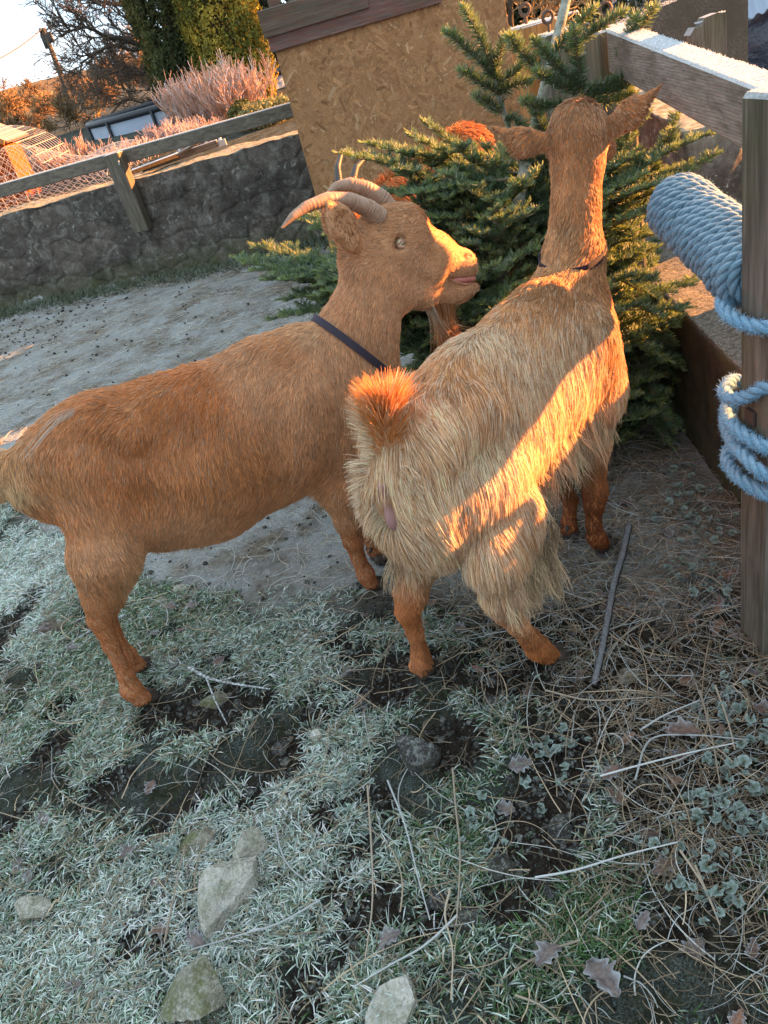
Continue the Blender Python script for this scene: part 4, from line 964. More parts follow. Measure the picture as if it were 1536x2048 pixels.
# ---------------------------------------------------------------- right goat, seen from behind on its right side
RP0 = np.array([.128, 1.342, 0.]); RA = np.array([.738, .674, 0.]); RN = np.array([.674, -.738, 0.])
def rp(px, py, off=0.0): return atpl(px, py, RP0, RN, off)
def rg(s, o, z): return RP0 + RA * s + RN * o + np.array([0, 0, z])
def build_right_goat():
    root = empty('goat', (.32, 1.52, 0), 'hornless goat with long cream and ginger hair seen from behind, its tail raised', 'goat', 'goats round the fir tree')
    S = SDF(); fl = (RN, .80)
    S.cone(rg(-.02, 0, .60), rg(.16, 0, .597), .138, .158, .05, fl); S.cone(rg(.16, 0, .597), rg(.40, 0, .600), .158, .156, .05, fl); S.cone(rg(.40, 0, .600), rg(.53, 0, .612), .155, .136, .05, fl)
    S.cone(rg(-.06, 0, .56), rg(-.07, 0, .52), .10, .085, .05, (RN, 1.1)); S.cone(rg(.0, 0, .70), rg(.45, 0, .70), .045, .045, .06); S.cone(rg(.47, 0, .72), rg(.55, 0, .715), .05, .055, .05)
    for s_ in (1, -1):
        S.cone(rg(-.04, .075 * s_, .69), rg(.05, .09 * s_, .70), .030, .035, .05)                  # pin and hip bones
        S.cone(rg(.47, .10 * s_, .64), rg(.53, .095 * s_, .50), .072, .062, .05, fl)               # shoulder
        S.cone(rg(.03, .085 * s_, .55), rg(.05, .105 * s_, .42), .088, .062, .05, fl)              # thigh
    # neck and head
    S.cone(rg(.56, 0, .64), rg(.635, 0, .78), .100, .064, .05); S.cone(rg(.635, 0, .78), rp(1155, 320), .060, .053, .03); S.cone(rp(1155, 320), rp(1153, 268), .052, .048, .03)
    sk = rp(1152, 262); md = nrm(RA * .9 + RN * -.10 + np.array([0, 0, -.42]))
    S.cone(sk, sk + md * .05, .056, .055, .03); S.cone(sk + md * .05, sk + md * .19, .05, .028, .03, (RN, .85)); S.cone(sk + np.array([0, 0, .018]), sk + RA * .03 + np.array([0, 0, .018]), .040, .036, .02, (RN, 1.0))
    for s_, (b, m_, tp) in ((1, ((1203, 270, .045), (1262, 226, .100), (1326, 166, .165))), (-1, ((1105, 284, -.045), (1046, 284, -.088), (980, 250, -.135)))):
        b, m_, tp = rp(*b), rp(*m_), rp(*tp); en = nrm(np.cross(tp - b, [0, 0, 1.])); en *= np.sign(np.dot(en, RA))
        en = nrm(en + np.array([0, 0, -.25]))
        S.cone(b, m_, .019, .025, .010, (en, .30)); S.cone(m_, tp, .025, .003, .010, (en, .30))
        S.cone(b * .6 + m_ * .4 + en * .010, m_ * .5 + tp * .5 + en * .008, .014, .008, .005, (en, .5), True)
    # legs
    K = 1.12e-3
    legs = [[(rg(.0, -.095, .46), .074), (rg(.01, -.115, .34), .048), (rp(822, 1185, -.131), .031), (rp(815, 1222, -.131), .026), (rp(830, 1265, -.131), .0175), (rp(840, 1305, -.131), .0185), (rp(842, 1325, -.131), .025), (rp(846, 1345, -.131), .021)],
            [(rg(.05, .095, .46), .074), (rp(985, 1105, .125), .048), (rp(1000, 1180, .131), .033), (rp(1012, 1215, .131), .028), (rp(1035, 1248, .131), .0195), (rp(1058, 1276, .131), .0205), (rp(1075, 1295, .131), .027), (rp(1100, 1312, .131), .023)],
            [(rg(.50, .085, .47), .056), (rg(.50, .072, .36), .034), (rp(1190, 985, .065), .025), (rp(1188, 1010, .065), .023), (rp(1187, 1048, .06), .0175), (rp(1193, 1075, .058), .023), (rp(1206, 1093, .058), .021)],
            [(rg(.50, -.085, .47), .056), (rg(.50, -.072, .36), .034), (rg(.515, -.062, .25), .026), (rp(1140, 1000, -.057), .019), (rp(1138, 1040, -.057), .0175), (rp(1136, 1058, -.057), .023), (rp(1140, 1076, -.057), .021)]]
    for L in legs:
        for i in range(len(L) - 1): S.cone(L[i][0], L[i + 1][0], L[i][1], L[i + 1][1], .03 if i < 3 else .012)
    # tail root, held up
    t0, t1, t2 = rg(-.115, 0, .66), rp(768, 856, -.01), rp(774, 824, -.01)
    S.cone(t0, t1, .028, .020, .02); S.cone(t1, t2, .020, .008, .015)
    S.ball(rg(-.155, 0, .585), .022, .02, (RN, .5), True)
    def colf(V):
        n = fbm(V * 8, 3, 2)[:, None]; z = V[:, 2:3]; s = ((V - RP0) @ RA)[:, None]
        leg = sstep(.40, .30, z); nk = sstep(.52, .62, s); rd = np.maximum(leg, nk)
        return np.where(z < .043, np.array([[.06, .045, .035]]), np.clip((np.array([.40, .23, .12]) * (1 - rd) + np.array(GING_D) * rd) * (1 + .25 * n), 0, 1))
    body, V, Q = make_body('body', S, .0048, root, colf)
    dn = np.array([0, 0, -1.]); A = RA; back = -A; rt = RN; o_ = np.array
    cr, c2 = (.76, .49, .29), (.82, .57, .365); gl = (.68, .34, .15)
    def ag(s, o, z, d, L, colr): return [*rg(s, o, z), *nrm(d), L, *colr]
    anc = []
    for s_ in (1, -1):
        r = rt * s_
        anc += [ag(-.05, .05 * s_, .74, back * .5 + r + dn * .2, .050, cr), ag(.05, .0, .78, back * .8 + r * .5, .045, gl), ag(.08, .06 * s_, .75, r + back * .6 + dn * .3, .05, gl), ag(.2, .03 * s_, .77, r * .7 + back * .6 + dn * .2, .045, c2), ag(.33, .02 * s_, .77, r * .6 + back, .040, gl), ag(.45, .02 * s_, .79, back + r * .5, .032, (.45, .22, .09)),
                ag(.0, .14 * s_, .60, dn + back * .25, .065, c2), ag(.2, .15 * s_, .60, dn + back * .12, .07, c2), ag(.35, .15 * s_, .62, dn + back * .2, .06, c2), ag(.5, .15 * s_, .62, dn + back * .3, .035, (.50, .28, .13)), ag(.53, .14 * s_, .50, dn + back * .1, .042, cr), ag(.50, .12 * s_, .42, dn, .040, cr),
                ag(.03, .15 * s_, .45, dn + back * .1, .075, cr), ag(.2, .13 * s_, .42, dn, .09, cr), ag(.4, .13 * s_, .42, dn, .050, cr), ag(.07, .12 * s_, .34, dn, .055, c2), ag(-.02, .12 * s_, .34, dn, .055, c2), ag(.05, .13 * s_, .27, dn, .022, GING), ag(-.02, .13 * s_, .27, dn, .022, GING), ag(.5, .08 * s_, .36, dn, .022, GING), ag(.28, .13 * s_, .46, dn, .065, cr), ag(.38, .12 * s_, .46, dn, .055, cr), ag(.15, .05 * s_, .44, dn, .05, cr), ag(.35, .05 * s_, .45, dn, .05, cr), ag(.5, .07 * s_, .27, dn, .016, GING_D),
                ag(-.13, .05 * s_, .58, r * .9 + dn * .5 + back * .5, .065, c2), ag(-.12, .10 * s_, .50, dn + r * .3, .075, c2), ag(-.09, .13 * s_, .22, dn, .012, GING_D), ag(.06, .13 * s_, .22, dn, .012, GING_D), ag(.0, .13 * s_, .10, dn, .010, GING_D), ag(.08, .13 * s_, .05, dn, .008, GING_D), ag(.5, .06 * s_, .2, dn, .011, (.24, .065, .018)), ag(.5, .06 * s_, .06, dn, .009, (.22, .06, .018)),
                ag(.62, .08 * s_, .70, dn + back * .4, .022, (.54, .25, .10)), ag(.68, .06 * s_, .88, dn + back * .2, .011, (.54, .26, .11)), ag(.60, .0, .80, dn * .3 + back, .026, (.56, .29, .13)), ag(.70, 0, 1.0, dn + back * .3, .011, (.52, .25, .11)), ag(.72, .05 * s_, 1.05, dn * .6 + r * .4 + back * .5, .016, (.50, .27, .14)), ag(.74, .02 * s_, 1.09, back + r * .3, .022, (.38, .20, .10)), ag(.70, .09 * s_, 1.06, r, .008, (.42, .21, .10)), ag(.72, .13 * s_, 1.09, r, .006, (.44, .23, .12)), ag(.72, .17 * s_, 1.11, r, .005, (.46, .25, .13)), ag(.8, .03 * s_, 1.0, back, .008, gl)]
    g = np.random.default_rng(9)
    def dens(C_):
        s = (C_ - RP0) @ RA; return 1.0 + 0 * s
    P, N = sample_surf(V, Q, 210000, dens)
    f = field(P, anc); d = f[:, :3]; L = f[:, 3]; cl = f[:, 4:7]
    sc = (P - RP0) @ RA; oc = (P - RP0) @ RN
    tailz = np.minimum(np.linalg.norm(P - t1, axis=1), np.linalg.norm(P - t2, axis=1)) < .035
    vent = (np.linalg.norm((P - rg(-.15, 0, .60)) * [1, 1, .55], axis=1) < .028) & ~tailz
    P0_ = P
    P, N, d, L, cl, sc, oc = [q[~tailz & ~vent & (P0_[:, 2] > .040)] for q in (P, N, d, L, cl, sc, oc)]
    L = L * g.uniform(.55, 1.2, len(P)); n = len(P)
    longm = L > .026
    m = g.random(n); cl = cl * np.exp(g.normal(0, .18, (n, 1)))
    ch = fbm(P * [16, 16, 5], 3, 21)
    cl *= (1 + .28 * ch)[:, None]; cl *= np.clip(1 + .55 * fbm(P * [60, 60, 12], 2, 23), .5, 1.5)[:, None]
    cl[longm & (m < .22)] = cl[longm & (m < .22)] * .3 + np.array([.56, .26, .10]) * .6
    cl[longm & (m > .80)] = cl[longm & (m > .80)] * .3 + np.array(PALE) * .75
    a = ~longm
    curves_np('short_coat', grow(P[a], N[a], d[a], L[a], lift=.25, droop=.1, curl=.12, k=4, clump=.45, clump_n=6000, seed=5), np.array([.00062, .0006, .00045, .00015]), M_COAT, root, np.clip(cl[a], .01, .9))
    a = longm
    pts = grow(P[a], N[a], d[a], L[a], lift=.24, droop=.8, curl=.12, k=7, clump=.34, clump_n=12000, wave=.04, seed=6)
    curves_np('long_coat', pts, np.array([.0006, .0006, .00058, .00055, .0005, .0004, .00012]), M_COAT, root, np.clip(cl[a], .01, .9))
    # thigh, belly and elbow fringes: long wavy locks
    def fringe(name, spots, nl, Lm, per, seed, colr=(.64, .47, .30)):
        gg = np.random.default_rng(seed); W = []; C_ = []
        for i in range(nl):
            s0, o0, z0 = spots[int(gg.integers(len(spots)))]; b = rg(s0 + gg.normal(0, .022), o0 * (1 + gg.normal(0, .07)), z0 + gg.normal(0, .011))
            LL = Lm * gg.uniform(.6, 1.3); dd = nrm(np.array([0, 0, -1.]) + RA * gg.normal(0, .22) + RN * np.sign(o0) * gg.uniform(0, .3)); ph = gg.uniform(0, 6.3); am = gg.uniform(.004, .014)
            cb = np.array(colr) * np.exp(gg.normal(0, .2)); sd_ = nrm(np.cross(dd, [.3, .5, .1]))
            for j in range(per):
                bb = b + gg.normal(0, .004, 3); t = np.linspace(0, 1, 9)[:, None]; L2 = LL * gg.uniform(.75, 1.1); spread = gg.normal(0, .006, 3)
                W.append(bb + dd * t * L2 + sd_ * np.sin(ph + t * 4.5) * am * t + np.array([0, 0, -.35]) * L2 * t * t * .3 + spread * t * t); C_.append(cb * np.exp(gg.normal(0, .15)))
        W = np.array(W); W[:, :, 2] = np.maximum(W[:, :, 2], .03)
        curves_np(name, W, np.array([.0008, .0008, .0008, .0007, .0007, .0006, .0005, .0004, .0002]), M_COAT, root, np.clip(np.array(C_), .01, .9))
    sp = []
    for s_ in (1, -1):
        sp += [(x, .100 * s_, z) for x, z in ((.06, .52), (.12, .515), (.18, .515), (.25, .515), (.31, .52), (.36, .52), (.42, .525), (.46, .53))]
    fringe('belly_fringe', sp, 340, .120, 11, 31)
    sp = [(x, o, z) for s_ in (1, -1) for x, o, z in ((.0, .150 * s_, .38), (.04, .16 * s_, .37), (.09, .16 * s_, .36), (-.04, .14 * s_, .38), (.03, .15 * s_, .335), (.08, .15 * s_, .33), (-.06, .11 * s_, .41), (.10, .15 * s_, .38))]
    
    fringe('thigh_fringe', sp, 160, .092, 11, 33)
    sp = [(.50, .085, .52), (.53, .09, .53), (.56, .085, .55), (.50, -.085, .52), (.55, -.085, .53)]
    fringe('elbow_fringe', sp, 40, .095, 9, 35)
    # tail plume
    nt_ = 5600; t = g.random(nt_) ** .8; base = t0 + (t1 - t0) * np.minimum(t * 1.7, 1)[:, None] + (t2 - t1) * np.maximum(t * 2.4 - 1.4, 0)[:, None]
    ang = g.uniform(0, 2 * np.pi, nt_); up_ = nrm(t2 - t0); ex = nrm(np.cross(up_, RA)); ey = nrm(np.cross(ex, up_)); T = np.linspace(0, 1, 7)
    rad = np.cos(ang)[:, None] * ex + np.sin(ang)[:, None] * ey; base = base + rad * .009; left = (rad @ RN) < -.1
    pale = (g.random(nt_) < np.where(left, .75 - .6 * t, .16)); fan = np.where(pale & left, 1.15, .42)[:, None]
    dd = nrm(up_ * np.where(pale & left, .05 + .9 * t, 1.0)[:, None] + rad * fan + g.normal(0, .20, (nt_, 3)) - RN * np.where(pale & left, .5, .05)[:, None])
    LL = np.where(pale & left, g.uniform(.045, .085, nt_), g.uniform(.030, .088, nt_)) * (.65 + .35 * t)
    pts = base[:, None] + dd[:, None] * (LL[:, None] * T)[..., None] + (rad * np.where(pale & left, -.002, .012)[:, None])[:, None] * (T ** 2)[None, :, None]
    ct = np.where(pale[:, None], np.array([[.74, .56, .38]]), np.array([[.64, .27, .085]])) * np.exp(g.normal(0, .2, (nt_, 1)))
    tl = curves_np('tail_plume', pts, np.linspace(.0008, .0002, 7), M_COAT, root, np.clip(ct, .01, .9))
    nr_ = 2600; sg = g.choice([-1., 1.], nr_)[:, None]; hh_ = g.random((nr_, 1)); base = RP0 + RA * (-.142 + .03 * np.abs(hh_ - .5)) + RN * sg * (.018 + .03 * g.random((nr_, 1))) + np.array([0, 0, 1.]) * (.52 + .15 * hh_)
    dd = nrm(RN * sg * (.75 + .3 * hh_) - RA * .55 + np.array([0, 0, 1.]) * (-.55 + .9 * hh_) + g.normal(0, .14, (nr_, 3))); LL = g.uniform(.030, .062, nr_)
    pts = base[:, None] + dd[:, None] * (LL[:, None] * T)[..., None] - np.array([0, 0, .012]) * (T ** 2)[None, :, None]
    curves_np('rump_ruff', pts, np.linspace(.0007, .0002, 7), M_COAT, root, np.clip(np.where(g.random((nr_, 1)) < .3, [[.60, .34, .17]], [[.74, .58, .41]]) * np.exp(g.normal(0, .2, (nr_, 1))), .01, .9))
    # bare skin under the tail
    S2 = SDF(); S2.cone(rg(-.150, 0, .635), rg(-.150, .004, .56), .017, .020, .02, (RN, .75)); S2.cone(rg(-.150, .004, .565), rg(-.142, 0, .53), .016, .010, .02, (RN, .8))
    v, q = S2.mesh(.003); mesh_np('bare_rump_skin', relax(v, q), q, M_PINK, root)
    hoof_pair(root, np.array([*atz(850, 1345)[:2], 0]), RA, 1.05); hoof_pair(root, np.array([*atz(1112, 1318)[:2], 0]), nrm(RA + RN * .5), 1.05)
    hoof_pair(root, np.array([*atz(1212, 1096)[:2], 0]), nrm(RA + RN * .3), 1.0); hoof_pair(root, np.array([*atz(1140, 1080)[:2], 0]), RA, 1.0)
    nd = nrm(rp(1155, 320) - rg(.60, 0, .74)); collar_band(root, V, rp(1158, 492), nrm(nd + RN * .12 + RA * -.5), .018, .004, .13, None)
    mb = MB(); q0 = rp(1195, 520, .055); ax1 = nrm(rp(1208, 540, .05) - rp(1182, 508, .06)); nz = nrm(RN - RA * .4); nz = nrm(nz - ax1 * np.dot(nz, ax1))
    mb.box(q0 + nz * .012, (.030, .020, .009), np.array([ax1, np.cross(nz, ax1), nz]), 0, .003); mb.build('buckle', M_BLACKP, root)
    return root

# ---------------------------------------------------------------- third goat, lying in the sun beyond the tree
def build_back_goat():
    root = empty('goat', (.45, 3.35, 0), 'bright ginger goat with grey upright horns mostly hidden beyond the fir tree', 'goat', 'goats round the fir tree')
    Y = 3.3
    q = lambda x, y, dy=0: aty(x, y, Y + dy)
    S = SDF(); 
    b0, b1 = q(800, 420, .05), q(925, 345, .15); r = .15
    S.cone(b0, b1, .14, .15, .05); S.cone(q(935, 310, .15), q(945, 330, .15), .11, .10, .05)
    S.cone(b0, q(745, 420, 0), .10, .075, .05); S.cone(q(745, 420), q(712, 395, -.05), .07, .055, .04); S.cone(q(712, 395, -.05), q(690, 440, -.14), .05, .028, .03)
    S.cone(q(728, 385, -.02), q(724, 358, -.01), .022, .010, .015, (np.array([0, 1., 0]), .5)); S.cone(q(700, 385, -.08), q(690, 370, -.1), .018, .008, .015)
    base = q(800, 420); g0 = b0[2]
    for c_, dx in ((b0, -.02), (b1, .03)):
        for o in (-.08, .08):
            S.cone(c_ + [dx, o, -.05], [c_[0] + dx, c_[1] + o, .30], .07, .035, .04); S.cone([c_[0] + dx, c_[1] + o, .30], [c_[0] + dx + .01, c_[1] + o, .03], .026, .024, .02)
    def colf(V): return np.tile(np.array([.42, .15, .045]), (len(V), 1))
    body, V, Q = make_body('body', S, .008, root, colf)
    P, N = sample_surf(V, Q, 30000); d = np.tile(np.array([.3, 0, -1.]), (len(P), 1)); g = np.random.default_rng(2)
    cl = np.array([.50, .19, .06]) * np.exp(g.normal(0, .25, (len(P), 1)))
    curves_np('coat', grow(P, N, d, g.uniform(.02, .04, len(P)), lift=.3, curl=.2, k=4, clump=.5, clump_n=2500), np.array([.0012, .0012, .0009, .0003]), M_COAT, root, np.clip(cl, .01, .9))
    horn(root, [q(690, 392, -.05), q(678, 365, -.04), q(675, 335, -.02), q(682, 310, .02), q(690, 298, .05)], [.017, .015, .012, .008, .003], M_HORN_G, 26)
    horn(root, [q(712, 385, -.03), q(706, 360, -.01), q(712, 335, .02), q(728, 318, .06), q(742, 310, .1)], [.017, .015, .012, .008, .003], M_HORN_G, 26)
    for c_, dx in ((b0, -.02), (b1, .03)):
        for o in (-.08, .08): hoof_pair(root, np.array([c_[0] + dx, c_[1] + o, 0.]), (-1, 0))
    return root
M_PINK_D = NT('eyelid_skin', .5, .4).col((.40, .22, .15)).m
M_LIP = NT('lip_skin', .4, .5).col((.52, .27, .18)).m
build_left_goat(); build_right_goat(); build_back_goat()
# ================================================================ CUT FIR TREE LEANING ON THE FENCE
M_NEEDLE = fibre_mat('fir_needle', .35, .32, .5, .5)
m = NT('fir_bark', .85, .2); n1 = m.noise(45, None, 5); m.col(m.mix(m.ramp(n1, [(.35, 0), (.65, 1)]), (.13, .135, .10), (.33, .34, .29))); m.bump(n1, .003, .8); M_FBARK = m.m
m = NT('fir_twig_bark', .85, .2); m.col(m.attr('tint', 'Color')); M_FTWIG = m.m
T0, T1 = np.array([.22, 2.08, 0.0]), np.array([1.0, 2.49, 1.52])
def trunk_at(z): return T0 + (T1 - T0) * (z / T1[2])
THICK = set(); SHOOTS = []                                      # (points, is_tip_weight)
gf = np.random.default_rng(12)
UP = np.array([0, 0, 1.])
def shoot(P): SHOOTS.append(np.asarray(P, float))
def spray(P, width=.5, dens=1.0, lvl=0):
    """a branch polyline with flat side shoots"""
    P, s = resample(P, .012); L = s[-1]; shoot(P); T = nrm(np.gradient(P, axis=0))
    side0 = nrm(np.cross(T[len(T) // 2], UP)); pos = L * .22 if lvl == 0 else L * .25; k = gf.integers(2)
    step = .040 if lvl == 0 else .034
    while pos < L - .02:
        i = min(int(pos / L * (len(P) - 1)), len(P) - 2); u = pos / L; q = 1 if k % 2 else -1; k += 1
        sl = (1 - u) * L * width * gf.uniform(.7, 1.15) + .02
        sl = min(sl, .30)
        a = R(gf.uniform(42, 60)); sd_ = nrm(np.cross(T[i], UP)) * q; d = T[i] * math.cos(a) + sd_ * math.sin(a) + UP * gf.uniform(-.05, .16)
        d = nrm(d); n = max(3, int(sl / .02)); t = np.linspace(0, 1, n)[:, None]; bend = T[i] * .25 + UP * .06
        Q = P[i] + d * sl * t + bend * sl * t * t * .5
        if sl > .025: (spray(Q, .42, dens, lvl + 1) if (lvl == 0 and sl > .085) else shoot(Q))
        pos += step * gf.uniform(.7, 1.2) / dens
def br(px_pts, Y0, Y1, width=.45, root=True):
    n = len(px_pts); P = [aty(x, y, Y0 + (Y1 - Y0) * i / (n - 1)) for i, (x, y) in enumerate(px_pts)]
    if root:
        z = max(.08, P[0][2] - .10 - .15 * np.hypot(P[0][0] - trunk_at(P[0][2])[0], P[0][1] - trunk_at(P[0][2])[1])); P = [trunk_at(z)] + P
    spray(catmull(P, 6), width)
# upper left branch, its bare stem and the tips around it
stem = catmull([aty(1050, 345, 2.36), aty(1020, 262, 2.33), aty(1002, 205, 2.32), aty(990, 158, 2.31)], 6); shoot(stem[12:])
STEMS = [stem]
def simple(px_pts, Y0, Y1, n=6):
    P = catmull([aty(x, y, Y0 + (Y1 - Y0) * i / (len(px_pts) - 1)) for i, (x, y) in enumerate(px_pts)], n); shoot(P); THICK.add(len(SHOOTS) - 1)
for p in ([(990, 158), (940, 105), (888, 60)], [(990, 156), (962, 80), (925, 12)], [(997, 188), (960, 165), (918, 140)], [(1003, 225), (980, 210), (948, 190)], [(992, 158), (1000, 110), (1018, 70)], [(990, 165), (1025, 150), (1060, 120)], [(997, 190), (1030, 170), (1062, 165)], [(1010, 240), (1030, 240), (1055, 262)]): simple(p, 2.31, 2.27)
for p in ([(1095, 330), (1130, 250), (1165, 185)],): br(p, 2.34, 2.22, .1)
for p in ([(1165, 185), (1155, 120), (1148, 52)], [(1165, 185), (1110, 130), (1065, 78)], [(1150, 190), (1110, 165), (1068, 142)], [(1172, 182), (1240, 160), (1308, 98)], [(1170, 190), (1240, 180), (1300, 140)], [(1160, 195), (1220, 205), (1272, 185)], [(1100, 115), (1150, 60), (1195, 12)], [(1130, 105), (1200, 55), (1255, 20)], [(1240, 120), (1262, 70), (1275, 30)], [(1243, 110), (1285, 55), (1312, 10)], [(1075, 140), (1040, 100), (1018, 72)], [(1130, 210), (1080, 215), (1045, 200)]): simple(p, 2.24, 2.16)
for p in ([(1090, 330), (1060, 290), (1035, 250)], [(1095, 320), (1120, 270), (1135, 225)], [(1080, 350), (1050, 320), (1010, 305)], [(1100, 300), (1080, 250), (1068, 205)], [(1085, 370), (1110, 330), (1090, 280)], [(1230, 300), (1260, 250), (1300, 225)], [(1220, 330), (1250, 290), (1268, 255)]): simple(p, 2.32, 2.28)
MAN = [([(1270, 380), (1310, 330), (1365, 210)], 2.2, 2.15), ([(1250, 360), (1340, 300), (1435, 262)], 2.15, 2.1), ([(1240, 390), (1350, 350), (1442, 305)], 2.12, 2.08), ([(1230, 330), (1260, 270), (1295, 235)], 2.25, 2.2), ([(1215, 450), (1280, 430), (1350, 385)], 2.05, 1.95),
       ([(1210, 560), (1300, 585), (1400, 560)], 2.1, 2.08), ([(1215, 620), (1300, 620), (1385, 615)], 2.05, 2.02), ([(1230, 700), (1290, 700), (1345, 725)], 2.05, 2.0), ([(1240, 760), (1300, 790), (1365, 860)], 2.1, 2.05), ([(1240, 680), (1310, 680), (1370, 690)], 2.15, 2.15), ([(1260, 820), (1310, 850), (1350, 900)], 2.05, 2.0), ([(1240, 650), (1320, 740), (1385, 790)], 2.2, 2.2),
       ([(900, 380), (780, 330), (668, 305)], 2.45, 2.5), ([(930, 350), (820, 310), (720, 285)], 2.55, 2.6), ([(980, 340), (910, 290), (842, 238)], 2.4, 2.42), ([(950, 340), (880, 300), (815, 268)], 2.5, 2.55), ([(1010, 360), (985, 320), (962, 280)], 2.4, 2.4),
       ([(760, 560), (600, 550), (463, 515)], 2.35, 2.45), ([(760, 530), (620, 520), (500, 488)], 2.5, 2.6), ([(780, 600), (660, 610), (538, 640)], 2.3, 2.35), ([(780, 620), (650, 590), (555, 600)], 2.35, 2.4), ([(800, 500), (680, 470), (600, 435)], 2.7, 2.85), ([(760, 580), (640, 560), (520, 560)], 2.4, 2.5), ([(740, 480), (660, 445), (610, 425)], 2.5, 2.6)]
for p, a, b in MAN: br(p, a, b, .42)
for p, a, b in [([(1000, 470), (1030, 440), (1075, 420)], 2.12, 2.08), ([(980, 560), (1020, 530), (1085, 480)], 2.08, 2.05), ([(960, 520), (1010, 480), (1060, 400)], 2.2, 2.15), ([(940, 640), (990, 610), (1050, 560)], 2.02, 1.98), ([(1000, 400), (1040, 380), (1085, 330)], 2.22, 2.18), ([(900, 600), (960, 560), (1040, 520)], 2.1, 2.08), ([(960, 460), (1000, 420), (1040, 360)], 2.2, 2.2), ([(950, 620), (900, 650), (850, 690)], 2.1, 2.12), ([(980, 400), (930, 370), (870, 340)], 2.3, 2.32)]: br(p, a, b, .5)
poly = np.array([(700, 320), (850, 320), (1000, 350), (1240, 300), (1350, 340), (1320, 470), (1360, 590), (1360, 860), (1240, 870), (1200, 620), (1100, 520), (1040, 600), (930, 690), (800, 760), (780, 640), (640, 640), (560, 600), (620, 490), (660, 430)], float)
def inpoly(x, y):
    c = False; n = len(poly); j = n - 1
    for i in range(n):
        if (poly[i][1] > y) != (poly[j][1] > y) and x < (poly[j][0] - poly[i][0]) * (y - poly[i][1]) / (poly[j][1] - poly[i][1]) + poly[i][0]: c = not c
        j = i
    return c
cnt = 0
while cnt < 110:
    x, y = gf.uniform(540, 1390), gf.uniform(285, 880)
    if not inpoly(x, y): continue
    if (715 < x < 860 and 345 < y < 440) or (870 < x < 1010 and y < 345): continue
    if cnt < 24 and not (1190 < x): continue
    Y = gf.uniform(2.06 if x > 1150 else 2.22, 2.75); P = aty(x, y, Y)
    if P[2] < .06: continue
    zt = max(.05, P[2] - gf.uniform(-.02, .14)); b = trunk_at(zt); d = P - b; L = np.linalg.norm(d)
    if L > 1.0 or L < .12: continue
    mid = b + d * .5 + UP * gf.uniform(-.03, .06); spray(catmull([b, mid, P], 5), .45); cnt += 1
tot = sum(np.linalg.norm(np.diff(P, axis=0), axis=1).sum() for P in SHOOTS)
print('fir shoots', len(SHOOTS), 'length', tot)
fir = empty('fir_tree', tuple(T0), 'cut green fir tree leaning on the right hand fence while the goats browse it', 'tree')
mb = MB(); tt = np.linspace(0, 1, 24)[:, None]; mb.tube(T0 + (T1 - T0) * tt + np.array([.01, .006, 0]) * np.sin(tt * 9), np.linspace(.030, .010, 24), 12); mb.build('trunk', M_FBARK, fir, True)
mb = MB()
for s_ in STEMS: mb.tube(s_, np.linspace(.010, .005, len(s_)), 8)
mb.build('limb', M_FBARK, fir, True)
# twigs
TW, TR = [], []
for P in SHOOTS:
    Q, s = resample(P, 1e9) if False else (P, None); idx = np.linspace(0, len(P) - 1, 6).astype(int); TW.append(P[idx]); L = np.linalg.norm(P[-1] - P[0]); TR.append(np.linspace(.0014 + .006 * L, .0011, 6))
gt = np.random.default_rng(5)
curves_np('branches', np.array(TW), np.array(TR), M_FTWIG, fir, tint(len(TW), (.20, .155, .10), .25))
# needles
NP_, NC = [], []
for k_, P in enumerate(SHOOTS):
    tk_ = k_ in THICK; P2, s = resample(P, .004); L = s[-1]; T = nrm(np.gradient(P2, axis=0)); n = int(L * (2600 if tk_ else 1250)) + 14
    t = gt.random(n) ** .92; t = np.where(L > .35, .15 + t * .85, t); i = np.minimum((t * (len(P2) - 1)).astype(int), len(P2) - 1); b = P2[i]; tn = T[i]; sd_ = nrm(np.cross(tn, UP) + 1e-6); up_ = np.cross(sd_, tn)
    q = gt.choice([-1., 1.], n)[:, None]; el = gt.normal(.35, .75 if tk_ else .30, (n, 1)); fwd = gt.uniform(.35, .8, (n, 1)) + (t[:, None] > .97) * 1.2
    d = nrm(sd_ * q * np.cos(el) + up_ * np.sin(el) + tn * fwd); ln = gt.uniform(.016, .027, (n, 1)) * (1 - .35 * (t[:, None] > .93)) * (1.12 if tk_ else 1)
    NP_.append(np.stack([b, b + d * ln * .55, b + d * ln + up_ * ln * .10], 1))
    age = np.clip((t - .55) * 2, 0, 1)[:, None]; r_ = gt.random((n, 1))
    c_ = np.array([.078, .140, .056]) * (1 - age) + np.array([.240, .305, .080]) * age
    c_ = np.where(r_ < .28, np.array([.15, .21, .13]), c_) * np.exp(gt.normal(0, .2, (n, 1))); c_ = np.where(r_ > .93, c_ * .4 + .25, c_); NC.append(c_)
NP_ = np.concatenate(NP_); NC = np.concatenate(NC); print('needles', len(NP_))
curves_np('needles', NP_, np.array([.0008, .0009, .0004]), M_NEEDLE, fir, np.clip(NC, .01, .8))
